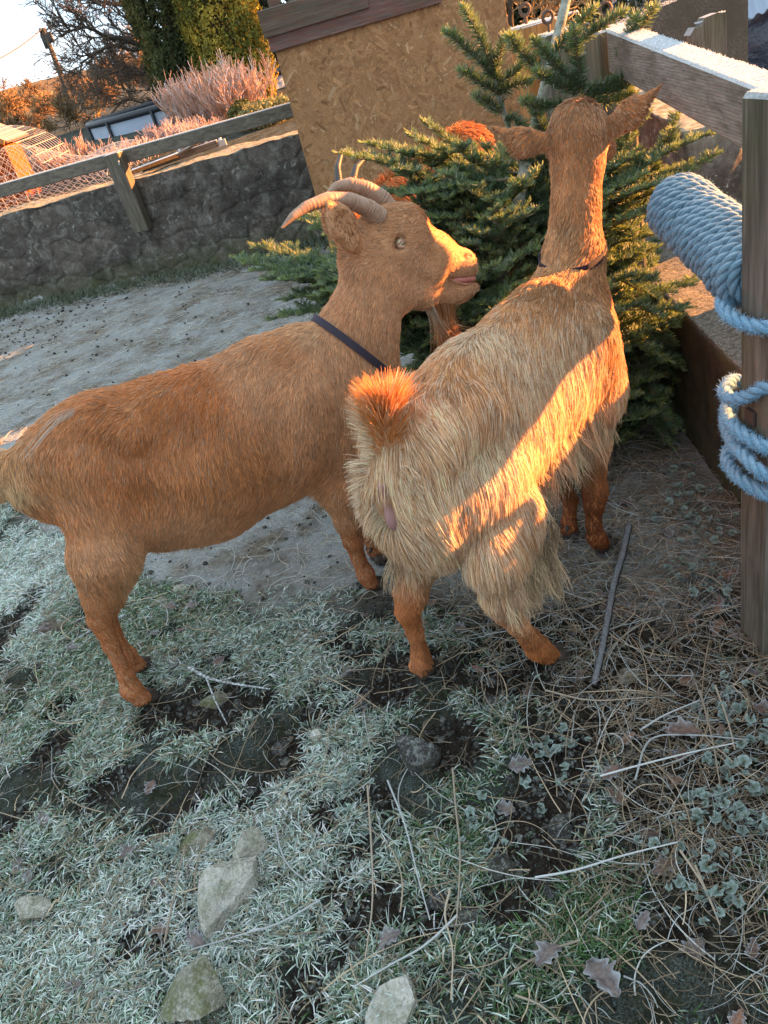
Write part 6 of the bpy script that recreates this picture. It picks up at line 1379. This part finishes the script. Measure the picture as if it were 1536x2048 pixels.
def bare_tree(x, y, h, wd_, colr, label, seed, n0=9, lvls=4, trunk_r=.07, group=None, cat='tree', nch=(6, 6, 5), up=.15, dens_r=1.0, name='bare_tree'):
    g = np.random.default_rng(seed); z = gzf(x, y); r = empty(name, (x, y, z), label, cat, group); b = np.array([x, y, z])
    tp = np.linspace(0, 1, 8)[:, None]; tr = b + np.array([0, 0, h * .55]) * tp + np.stack([np.sin(tp[:, 0] * 3 + seed), np.cos(tp[:, 0] * 2.3 + seed), 0 * tp[:, 0]], -1) * h * .04 * tp
    mb = MB(); mb.tube(tr, np.linspace(trunk_r, trunk_r * .45, 8), 8); mb.build('trunk', M_BARK, r, True)
    i = g.integers(2, 8, n0); az = g.uniform(0, 6.28, n0); D = nrm(np.stack([np.cos(az), np.sin(az), g.uniform(.2, 1.3, n0)], -1)); L = g.uniform(.35, .6, n0) * wd_
    o = twigs(tr[i], D, L, np.full(n0, trunk_r * .42), lvls, g, .65, up, 5, nch)
    P = np.concatenate([q[0] for q in o]); Rr = np.maximum(np.concatenate([q[1] for q in o]), .0035 * dens_r); c = tint(len(P), colr, .25, seed=seed); curves_np('crown', P, Rr, M_TWIG, r, c); return r
# --- oak whose limbs reach over from behind the conifer
def oak():
    Y = 21.; r = empty('oak_tree', (*aty(385, 300, Y)[:2], gzf(*aty(385, 300, Y)[:2])), 'big bare oak tree spreading crooked limbs against the sky left of the conifer', 'tree'); g = np.random.default_rng(8)
    b = aty(395, 300, Y); mb = MB(); tr = catmull([np.array([b[0], Y, gzf(b[0], Y)]), aty(372, 200, Y), aty(352, 120, Y), aty(335, 20, Y), aty(320, -150, Y)], 6); mb.tube(tr, np.linspace(.26, .10, len(tr)), 12); mb.build('trunk', M_BARK, r, True)
    limbs = [([(350, 128), (322, 100), (285, 92), (250, 78), (215, 74), (175, 55), (140, 62)], .09), ([(350, 128), (315, 85), (290, 40), (250, 12), (200, 5), (150, -10)], .09), ([(330, 100), (300, 92), (265, 100), (225, 92), (190, 108), (160, 128)], .06), ([(352, 160), (310, 140), (270, 150), (230, 145), (190, 160)], .05), ([(355, 190), (320, 190), (290, 205), (255, 200), (220, 215)], .045), ([(335, 30), (290, -20), (230, -40), (150, -60)], .07), ([(345, 60), (310, 30), (300, -30), (270, -80)], .06), ([(352, 150), (330, 175), (300, 180), (260, 182)], .035)]
    P0, D0, L0, R0 = [], [], [], []; mb = MB()
    for px, rad in limbs:
        yy = g.normal(0, 1.2); c_ = catmull([aty(a, b2, Y + yy * i / len(px)) for i, (a, b2) in enumerate(px)], 6); mb.tube(c_, np.linspace(rad, rad * .22, len(c_)), 7)
        T = nrm(np.gradient(c_, axis=0)); n = 11; ii = g.integers(4, len(c_), n); rn = nrm(g.normal(0, 1, (n, 3))); P0.append(c_[ii]); D0.append(nrm(T[ii] * .7 + rn * .6 + [0, 0, .15])); L0.append(g.uniform(.4, .95, n)); R0.append(np.full(n, rad * .28))
    mb.build('limbs', M_BARK, r, True); o = twigs(np.concatenate(P0), np.concatenate(D0), np.concatenate(L0), np.concatenate(R0), 4, g, .6, .05, 5, (5, 5, 3)); P = np.concatenate([q[0] for q in o]); Rr = np.maximum(np.concatenate([q[1] for q in o]), .0048)
    curves_np('crown', P, Rr, M_TWIG, r, tint(len(P), (.13, .095, .07), .25))
oak()
# --- hedgerow trees on the left, lit orange
ht = [(5, 235, 38, 4.2, 'twiggy bare tree in golden light at the far left edge of the field'), (60, 250, 46, 4.6, 'second golden bare tree from the left edge'), (115, 245, 42, 3.4, 'low golden bare tree left of the utility pole'), (165, 235, 50, 4.4, 'rounded bare tree behind the utility pole'), (215, 225, 44, 4.6, 'orange brown bare tree just right of the utility pole'), (262, 215, 40, 4.8, 'bare tree behind the left end of the round tank'), (310, 205, 36, 4.6, 'bare tree showing above the middle of the round tank'), (85, 290, 24, 1.9, 'low thicket of bare twigs in front of the golden hedgerow trees'), (150, 285, 22, 1.8, 'low bare thicket at the foot of the utility pole'), (30, 300, 20, 1.7, 'low bare thicket above the wire netting'), (225, 262, 26, 2.3, 'low bare thicket behind the rim of the tank'), (345, 225, 30, 3.4, 'bare thicket between the tank and the conifer')]
for i_, (px, py, Y_, h_, lb_) in enumerate(ht):
    p = aty(px, py, Y_); h_ *= .36; bare_tree(p[0], Y_, h_, h_ * 1.0, [(.26, .17, .085), (.21, .135, .07), (.30, .19, .09), (.19, .12, .065)][i_ % 4], lb_, 200 + i_, 10, 4, .05 * h_ / 3, 'trees along the far hedgerow', 'tree', (7, 6, 5), .1, 3.2 if Y_ > 30 else 1.9)
# --- utility pole
Yp = 30.; pb, pt_ = aty(166, 266, Yp), aty(86, 56, Yp); zb = gzf(pb[0], Yp); up_ = empty('utility_pole', (pb[0], Yp, zb), 'thin dark wooden utility pole leaning slightly against the sky with one wire', 'pole')
mb = MB(); mb.tube([(pb[0], Yp, zb - .1), tuple((pb + pt_) / 2), tuple(pt_)], [.10, .085, .07], 10); mb.build('pole_shaft', M_BARK, up_, True)
mb = MB(); mb.box(pt_ + [.10, 0, -.28], (.16, .10, .30), None, 0, .02); mb.box(pt_ + [-.12, 0, -.35], (.12, .08, .4), None, 0, .02); mb.tube([pt_ + [-.1, 0, .02], pt_ + [-.12, 0, -.15]], .04, 8); mb.build('insulator', NT('dark_metal', .5, .5).col((.03, .03, .03)).m, up_, True)
we = aty(-260, 175, 24.); t_ = np.linspace(0, 1, 20)[:, None]; wl_ = pt_ * (1 - t_) + we * t_ - np.array([0, 0, 1.]) * (t_ * (1 - t_)) * 1.6; mb = MB(); mb.tube(wl_, .018, 6); mb.build('wire', bpy.data.materials['dark_metal'], up_, True)
# --- conifer
def leafy(name, r, centre_fn, n, size, colf, seed, mat, vert=.6):
    g = np.random.default_rng(seed); P, N = centre_fn(n, g); n = len(P); u = nrm(g.normal(0, 1, (n, 3)) + [0, 0, vert * 2]); v = nrm(np.cross(u, nrm(N + g.normal(0, .5, (n, 3))))); s_ = size * g.uniform(.5, 1.3, (n, 1))
    V = np.stack([P - v * s_ * .42, P + u * s_ * .45 - v * s_ * .1, P + u * s_, P + v * s_ * .42 + u * s_ * .25], 1).reshape(-1, 3); F = np.arange(4 * n).reshape(-1, 4); c = np.repeat(colf(P, g), 4, 0); return mesh_np(name, V, F, mat, r, False, {'tint': c})
m = NT('conifer_scale', .7, .2); m.col(m.attr('tint', 'Color')); m.transl(.3, m.attr('tint', 'Color')); M_LEAF = m.m
def column_fn(cx, cy, z0, h, rad, lump, seed, squash=1.0):
    def f(n, g):
        th = g.uniform(0, 2 * np.pi, n); z = g.random(n); q = np.stack([np.cos(th) * 2.2, np.sin(th) * 2.2, z * h * 1.1], -1); l = fbm(q, 4, seed); l2 = fbm(q * 3.5, 3, seed + 3)
        pr = np.interp(z, [0, .06, .22, .6, .88, 1], [.78, 1.0, 1.0, .78, .45, .05]); r_ = rad * pr * (1 + lump * l * 1.6 + lump * .9 * l2); dep = g.random(n) ** 2 * .16; r_ = r_ * (1 - dep)
        k = l2 + g.normal(0, .25, n) > -.35; P = np.stack([cx + np.cos(th) * r_, cy + np.sin(th) * r_ * squash, z0 + z * h + l2 * .1], -1); N = np.stack([np.cos(th), np.sin(th), 0 * th], -1); return P[k], N[k]
    return f
def conifer(px, py, Y_, h, rad, n, size, cA, cB, label, seed, name='conifer'):
    p = aty(px, py, Y_); z = gzf(p[0], Y_); r = empty(name, (p[0], Y_, z), label, 'tree', 'evergreen trees behind the shed'); mb = MB(); tp = np.linspace(0, 1, 6)[:, None]
    mb.tube(np.array([p[0], Y_, z]) + np.array([0, 0, h * .9]) * tp, np.linspace(rad * .3, .04, 6), 10); mb.build('trunk', M_BARK, r, True)
    # inner leaf layer, tint darkened to paint shade inside the crown
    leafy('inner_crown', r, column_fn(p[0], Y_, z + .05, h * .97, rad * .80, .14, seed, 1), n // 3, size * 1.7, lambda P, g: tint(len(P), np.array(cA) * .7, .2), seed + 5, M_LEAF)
    leafy('crown', r, column_fn(p[0], Y_, z + .02, h, rad, .15, seed, 1), n, size, lambda P, g: np.clip((np.array(cA) + (np.array(cB) - cA) * sstep(-.25, .35, fbm(P * 3, 3, seed))[:, None]) * np.exp(g.normal(0, .28, (len(P), 1))), .005, .8), seed + 6, M_LEAF); return r
conifer(430, 268, 13.4, 7.5, .68, 60000, .055, (.050, .065, .025), (.10, .10, .03), 'tall dense dark green conifer column behind the bare shrub', 31)
conifer(510, 268, 12.6, 6.5, .54, 50000, .050, (.14, .145, .028), (.40, .31, .05), 'golden yellow green conifer glowing in sun against the dark one', 37)  # sunlit gold put into this one's leaf colour
conifer(575, 190, 17., 8.0, .9, 26000, .08, (.05, .06, .03), (.11, .11, .05), 'loose dark evergreen showing between the golden conifer and the shed', 41)
# --- pinkish bare shrubs
def shrub(px, py, Y_, h, wd_, n, colr, label, seed, grp='frosted pinkish shrubs'):
    g = np.random.default_rng(seed); p = aty(px, py, Y_); z = gzf(p[0], Y_); r = empty('bare_shrub', (p[0], Y_, z), label, 'shrub', grp); b = np.array([p[0], Y_, z]) + np.stack([g.normal(0, wd_ * .16, n), g.normal(0, wd_ * .16, n), 0 * np.zeros(n)], -1)
    D = nrm(np.stack([(b[:, 0] - p[0]) * 1.6 / wd_ + g.normal(0, .28, n), g.normal(0, .35, n), np.full(n, 1.)], -1)); o = twigs(b, D, g.uniform(.24, .42, n) * h, np.full(n, .0045 * Y_ / 10), 3, g, .42, .45, 6, (7, 4))
    P = np.concatenate([q[0] for q in o]); Rr = np.maximum(np.concatenate([q[1] for q in o]), .0024 * Y_ / 10); curves_np('stems', P, Rr, M_TWIG, r, tint(len(P), colr, .2, (.55, .50, .50), .25, seed=seed)); return r
shrub(440, 285, 10.6, 1.0, .95, 110, (.50, .31, .22), 'tall fan shaped shrub of pinkish bare stems in front of the conifers', 51)
shrub(490, 275, 10.2, .95, .8, 80, (.54, .31, .20), 'shorter bare pinkish shrub between the fan shaped one and the shed', 52)
shrub(345, 300, 9.6, .42, .9, 70, (.42, .30, .28), 'low frosted pinkish shrub in front of the right part of the tank', 53)
shrub(270, 318, 9.2, .34, .9, 60, (.42, .31, .29), 'low frosted pinkish shrub in front of the tank', 54)
shrub(205, 335, 9.0, .34, .8, 55, (.42, .30, .27), 'frosted shrub below the left end of the tank', 55)
shrub(135, 350, 9.6, .55, 1.0, 80, (.44, .29, .22), 'straggly frosted shrub behind the wire netting', 56)
shrub(60, 370, 10.5, .50, 1.0, 70, (.42, .28, .2), 'straggly frosted shrub above the hen hut roof', 57)
shrub(400, 310, 8.8, .38, .6, 60, (.40, .28, .25), 'small twiggy shrub above the boards on the wall', 58)
# green bush
def blob_fn(c, r3, seed):
    def f(n, g):
        d = nrm(g.normal(0, 1, (n, 3))); l = fbm(d * 2.2, 4, seed); rr_ = (1 + .35 * l) * (1 - .3 * g.random(n) ** 2); return c + d * r3 * rr_[:, None], d
    return f
def bush(px, py, Y_, r3, n, size, cA, cB, label, seed):
    p = aty(px, py, Y_); z = gzf(p[0], Y_); r = empty('bush', (p[0], Y_, z), label, 'bush', 'green bushes by the conifers'); c = np.array([p[0], Y_, z + r3[2] * .8]); leafy('leaves', r, blob_fn(c, np.array(r3), seed), n, size, lambda P, g: np.clip((np.array(cA) + (np.array(cB) - cA) * g.random((len(P), 1))) * np.exp(g.normal(0, .2, (len(P), 1))), .01, .8), seed, M_LEAF, .1)
    mb = MB(); 
    for k in range(5): mb.tube([(p[0], Y_, z - .05), tuple(c + np.array([gb.normal(0, .3), gb.normal(0, .3), .1]) * r3)], [.02, .008], 6)
    mb.build('stems', M_BARK, r, True)
bush(495, 262, 9.8, (.17, .17, .13), 1800, .035, (.06, .08, .03), (.16, .17, .06), 'small dark green bush at the foot of the golden conifer', 61)
bush(545, 262, 9.0, (.35, .3, .13), 3500, .04, (.14, .14, .05), (.30, .28, .13), 'low yellowish plant spilling over the wall next to the shed', 62)
# --- round tank
Yt = 14.5; zr = aty(260, 232, Yt)[2]; xl = aty(158, 268, Yt + .8)[0]; Rt = 2.3; cx = xl + Rt; cy = Yt + Rt * .9; tk = empty('tank', (cx, cy, gzf(cx, cy)), 'large round grey blue tank with a black rim behind the frosted shrubs', 'tank')
a = np.linspace(0, 2 * np.pi, 97); zf = .5; mb = MB()
V = np.vstack([np.stack([cx + Rt * np.cos(a), cy + Rt * np.sin(a), np.full(97, z_)], -1) for z_ in (zf, zr)]); i = np.arange(96); mb.add(V, [np.stack([i, i + 1, 97 + i + 1, 97 + i], -1)])
m = NT('tank_sheet', .45, .4); m.col(m.mix(m.noise(2, m.coord((1, 1, 6)), 4), (.30, .36, .46), (.42, .48, .58))); mb.build('side', m.m, tk, True)
mb = MB(); mb.tube([(cx + Rt * math.cos(q), cy + Rt * math.sin(q), zr) for q in a], .055, 8, False); rimm = NT('rim_black', .5, .4).col((.025, .028, .035)).m; mb.build('rim', rimm, tk, True)
for q in np.linspace(0, 2 * np.pi, 15)[:-1] + .28:
    mb = MB(); mb.tube([(cx + (Rt + .03) * math.cos(q), cy + (Rt + .03) * math.sin(q), zf), (cx + (Rt + .03) * math.cos(q), cy + (Rt + .03) * math.sin(q), zr)], .03, 6); mb.build('post', rimm, tk, True)
mb = MB(); V = [(cx, cy, zr - .12)] + [(cx + Rt * .99 * math.cos(q), cy + Rt * .99 * math.sin(q), zr - .12) for q in a]; mb.add(V, [np.array([[0, k + 1, k + 2] for k in range(96)])]); mb.build('cover', NT('tank_cover', .6, .3).col((.26, .31, .38)).m, tk, False)
# --- coiled wire netting behind the wall
nt0, nt1 = aty(-60, 430, 8.2), aty(290, 345, 7.5); nt0[2] = gzf(nt0[0], nt0[1]) + .02; nt1[2] = gzf(nt1[0], nt1[1]) + .02
nr_ = empty('wire_netting', tuple((nt0 + nt1) / 2), 'loose tangled roll of frosted wire netting lying behind the stone wall', 'netting'); ax_ = nt1 - nt0; Ln = np.linalg.norm(ax_); ax_ = ax_ / Ln; sx_ = nrm(np.cross(ax_, UP))
def surf(u, v):    # u along 0..1, v around
    rr_ = .26 * (1 - .45 * u) * (1 + .14 * np.sin(u * 11 + 2 * v) + .10 * np.sin(3 * v + u * 7)); a_2 = v
    return nt0 + ax_ * (u * Ln)[..., None] + sx_ * (np.cos(a_2) * rr_ * 1.25)[..., None] + UP * (rr_ * .9 + np.sin(a_2) * rr_)[..., None]
C_ = []; kk = 60
for q in np.linspace(0, 2 * np.pi, 22, endpoint=False):
    for s_ in (1, -1): u = np.linspace(0, 1, kk); C_.append(surf(u, q + s_ * u * 6.0))
m = NT('frosted_wire', .6, .4); m.col((.50, .46, .44)); M_WIRE = m.m
curves_np('roll', np.array(C_), .0014, M_WIRE, nr_)
# arched loose panel at the left end
pc = aty(-20, 345, 7.9); C_ = []
def arch(u, v): th = R(10) + v * R(120); return pc + np.array([.62 * math.cos(R(0)), 0, 0]) * np.cos(th)[..., None] * 1.0 + UP * (np.sin(th) * .42 - .1)[..., None] + np.array([.05, .9, 0]) * (u - .5)[..., None]
for q in np.linspace(0, 1, 13): C_.append(arch(np.full(40, q), np.linspace(0, 1, 40))); C_.append(arch(np.linspace(0, 1, 40), np.full(40, q)))
curves_np('loose_panel', np.array(C_), .0018, M_WIRE, nr_)
pc2 = aty(20, 440, 7.55); C_ = []
for q in np.linspace(0, 1, 9):
    t2 = np.linspace(0, 1, 8); C_.append(pc2 + np.outer(t2 - .6, [.9, -.25, 0]) + UP * (q * .40 - .06)); C_.append(pc2 + np.outer(np.full(8, q - .6), [.9, -.25, 0]) + np.outer(t2 * .40 - .06, UP))
curves_np('weld_mesh_panel', np.array(C_), .002, M_WIRE, nr_)
# --- hen hut at the left edge
hx, hy = aty(-30, 400, 8.6)[:2]; hz = gzf(hx, hy); hh = empty('hut', (hx, hy, hz), 'small orange boarded hut with a dark pitched roof at the left edge', 'hut')
mb = MB()
for k in range(9): mb.box((hx - .36 + k * .09, hy, hz + .26), (.086, .02, .60), None, 0, .003)
mb.build('front_boards', wood_mat('hut_orange', 'z', (.26, .055, .010), (.38, .09, .018), 0, 0), hh)
mb = MB()
for k in range(7): mb.box((hx + .37, hy + .06 + k * .09, hz + .26), (.02, .086, .60), None, 0, .003)
mb.box((hx - .37, hy + .33, hz + .26), (.02, .62, .60), None, 0, .003); mb.box((hx, hy + .62, hz + .26), (.74, .02, .60), None, 0, .003); mb.build('side_boards', bpy.data.materials['hut_orange'], hh)
mb = MB()
for s_ in (1, -1): mb.box((hx + s_ * .24, hy + .30, hz + .70), (.58, .84, .025), np.array([[.82, 0, -s_ * .57], [0, 1, 0], [s_ * .57, 0, .82]]), 0, .004)
mb.build('roof', W_TRIM, hh)
mb = MB(); mb.beam((hx + .46, hy - .13, hz + .54), (hx, hy - .13, hz + .885), .02, .05); mb.beam((hx - .46, hy - .13, hz + .54), (hx, hy - .13, hz + .885), .02, .05); mb.build('barge_board', W_ORANGE, hh)
# --- timber and a metal ladder lying behind the wall
for (p, q, w_, h_, mt, lb_, cat_) in (((270, 362), (360, 318), .12, .03, W_ORANGE, 'pale sawn board lying on the wall right of the fence post', 'board'), ((290, 352), (440, 300), .05, .05, W_GREY_X, 'long thin timber batten lying on the wall behind the board', 'batten')):
    a_3, b_3 = aty(*p, 7.0), aty(*q, 6.95); a_3[2] = b_3[2] = 0; zz = .80; a_3[2] = zz; b_3[2] = zz + .03; mb = MB(); mb.beam(a_3, b_3, w_, h_, bev=.003); tag(mb.build(cat_, mt), lb_, cat_)
ld_ = empty('ladder', (*aty(400, 315, 7.1)[:2], .78), 'pale metal ladder lying on its side behind the wall near the shed', 'ladder'); a_3, b_3 = aty(355, 322, 7.0), aty(455, 292, 6.95); M_ALU = NT('aluminium', .35, .6).col((.45, .47, .5)).m; M_ALU.node_tree.nodes['Principled BSDF'].inputs['Metallic'].default_value = .7
for dz in (.82, .93):
    mb = MB(); p_, q_ = a_3.copy(), b_3.copy(); p_[2] = dz; q_[2] = dz; p_[1] += (dz - .82); q_[1] += (dz - .82); mb.beam(p_, q_, .025, .05, bev=.003); mb.build('rail', M_ALU, ld_)
mb = MB()
for t2 in np.linspace(.1, .9, 4): p_ = a_3 * (1 - t2) + b_3 * t2; mb.tube([(p_[0], p_[1], .82), (p_[0], p_[1] + .11, .93)], .012, 6)
mb.build('rungs', M_ALU, ld_, True)
mb = MB(); p_, q_ = aty(362, 335, 6.9), aty(428, 288, 6.95); p_[2] = .83; q_[2] = .90; mb.tube([p_, q_], .014, 6); tag(mb.build('batten', W_GREY_X, None, True), 'thin stick propped across the ladder behind the wall', 'stick')

# ================================================================ BEYOND THE FENCE ON THE RIGHT
HY = 18.; hs0 = aty(1186, 30, HY); x0h = hs0[0] + 3.5; hb = empty('house', (x0h, HY + 2.5, -1.0), 'grey rendered house wall with white window and door frames beyond the fence', 'house')
m = NT('grey_render', .9, .2); m.col(m.mix(m.noise(12, None, 6, .7), (.15, .145, .13), (.26, .25, .23))); m.bump(m.noise(40), .01, .7); M_REND = m.m
x0_, x1_ = hs0[0], hs0[0] + 7; mb = MB(); mb.box(((x0_ + x1_) / 2, HY + 2.5, 1.4), (x1_ - x0_, 5.0, 5.4), None, 0, .02); mb.build('walls', M_REND, hb)
M_WHITE = NT('white_upvc', .35, .5).col((.72, .75, .80)).m; m = NT('dark_glass', .06, .6); m.col((.03, .04, .05)); M_GLASS = m.m
wx = aty(1222, 20, HY)[0]
def win(x, z0, z1, wd_, name, mull=1):
    mb = MB(); yy = HY - .03
    for dx in np.linspace(0, wd_, mull + 2): mb.box((x + dx, yy, (z0 + z1) / 2), (.11, .10, z1 - z0), None, 0, .006)
    for z_ in (z0, z1): mb.box((x + wd_ / 2, yy - .002, z_), (wd_ + .115, .105, .11), None, 0, .006)
    f_ = mb.build(name, M_WHITE, hb)
    mb = MB(); mb.box((x + wd_ / 2, HY - .008, (z0 + z1) / 2), (wd_ - .02, .03, z1 - z0 - .02), None, 0, .002); g2 = mb.build('pane', M_GLASS, hb); g2.parent = f_
dz = aty(1240, 56, HY)[2]; wz = aty(1300, 33, HY)[2]; win(wx + .05, dz, dz + 2.15, .50, 'door'); win(wx + .85, wz, wz + 1.3, 1.7, 'window', 2); win(wx + 3.6, wz, wz + 1.3, 1.5, 'window', 2)
mb = MB()
for s_, cy_ in ((1, HY + 1.15), (-1, HY + 3.85)): mb.box(((x0_ + x1_) / 2, cy_, 4.6), (x1_ - x0_ + .6, 3.3, .14), np.array([[1, 0, 0], [0, .88, s_ * .475], [0, -s_ * .475, .88]]), 0, .01)
mb.build('roof', NT('slate', .7, .3).col((.07, .075, .085)).m, hb)
# pale corrugated sheets over a dark tarpaulin
p = aty(1488, 40, 6.4); q = aty(1488, 68, 6.4); cs = tag(empty('sheet_stack', (p[0] + .9, 6.7, gzf(p[0] + .9, 6.7)), 'pale blue corrugated sheets leaning at the right edge above a dark tarpaulin', 'sheets'), None)
u = np.linspace(0, 1.9, 330); zc = np.sin(u * 2 * np.pi / .085) * .010
for k_ in range(2):
    V0 = np.stack([p[0] + .03 * k_ + u, np.full(len(u), 6.4 + .05 * k_), p[2] + .03 * k_ + zc + .12 * u], -1); V1 = V0 + [.25, .75, .62]; V = np.vstack([V0, V1, V0 - [0, 0, .006], V1 - [0, 0, .006]]); k = len(u); i = np.arange(k - 1); mb = MB(); mb.add(V, [np.stack([i, i + 1, k + i + 1, k + i], -1), np.stack([2 * k + i, 3 * k + i, 3 * k + i + 1, 2 * k + i + 1], -1), np.stack([i, 2 * k + i, 2 * k + i + 1, i + 1], -1)])
    if k_ == 0: m = NT('corrugated_sheet', .4, .5); m.col(m.mix(m.noise(6), (.16, .22, .31), (.26, .33, .42))); M_CORR = m.m
    mb.build('sheet', M_CORR, cs)
m = NT('dark_tarpaulin', .35, .5); m.col((.03, .04, .065)); m.bump(m.noise(9, None, 3), .05, .6)
V = IV4.copy(); V = np.sign(V) * np.abs(V) ** .55; V = V * [1.15, .45, .36] * (1 + .06 * fbm(V * 3, 3, 4))[:, None]; tb = gzf(p[0] + 1.1, 6.9); V = V + [p[0] + 1.12, 6.85, (p[2] + tb) / 2 - .06]; V[:, 2] = np.maximum(V[:, 2], tb - .03)
tag(mesh_np('tarpaulin', V, IF4, m.m, None, True), 'dark blue tarpaulin covered heap below the pale corrugated sheets', 'tarpaulin')
# white trailer frame
tp_ = aty(1120, 40, 12.); tr_ = empty('trailer', (tp_[0], 12.45, gzf(tp_[0], 12.45)), 'white metal trailer frame seen between the pine post and the fir top', 'trailer'); mb = MB(); zc_ = tp_[2]; YT = 12.
for dy in (0, .9): mb.tube([(tp_[0] - .28, YT + dy, zc_ - .12), (tp_[0] - .18, YT + dy, zc_ + .03), (tp_[0] + .25, YT + dy, zc_ + .04), (tp_[0] + .33, YT + dy, zc_ - .12)], .018, 8)
for dx in (-.18, .25): mb.tube([(tp_[0] + dx, YT, zc_ + .035), (tp_[0] + dx, YT + .9, zc_ + .035)], .016, 8)
mb.build('frame', M_WHITE, tr_, True); mb = MB(); mb.box((tp_[0] + .03, YT + .45, zc_ - .2), (.75, .95, .16), None, 0, .02); mb.build('bed', M_GLASS, tr_)
M_TYRE = NT('tyre', .8, .2).col((.02, .02, .02)).m
for s_ in (-.42, .45): mb = MB(); mb.tube([(tp_[0] + s_ - .05, YT + .45, zc_ - .36), (tp_[0] + s_ + .05, YT + .45, zc_ - .36)], .2, 18); mb.build('wheel', M_TYRE, tr_)
# trees behind on the right
for i_, (px, Y_, h_, w_, lb_) in enumerate(((1025, 12, 3.2, 2.2, 'golden twiggy bare tree behind the right corner of the shed'), (1090, 16, 4.5, 2.6, 'bare brown tree behind the trailer'))):
    p = aty(px, 60, Y_); bare_tree(p[0], Y_, h_, w_, (.27, .19, .10), lb_, 300 + i_, 10, 4, .06, 'trees behind the shed', 'tree', (7, 6, 5), .1, 2.)
conifer(1120, 40, 20., 6.5, 2.4, 32000, .13, (.035, .045, .02), (.08, .085, .035), 'wide dark evergreen behind the trailer', 71); conifer(1190, 40, 24., 7.5, 2.6, 30000, .14, (.04, .045, .022), (.09, .085, .04), 'wide dark evergreen left of the grey house', 73)
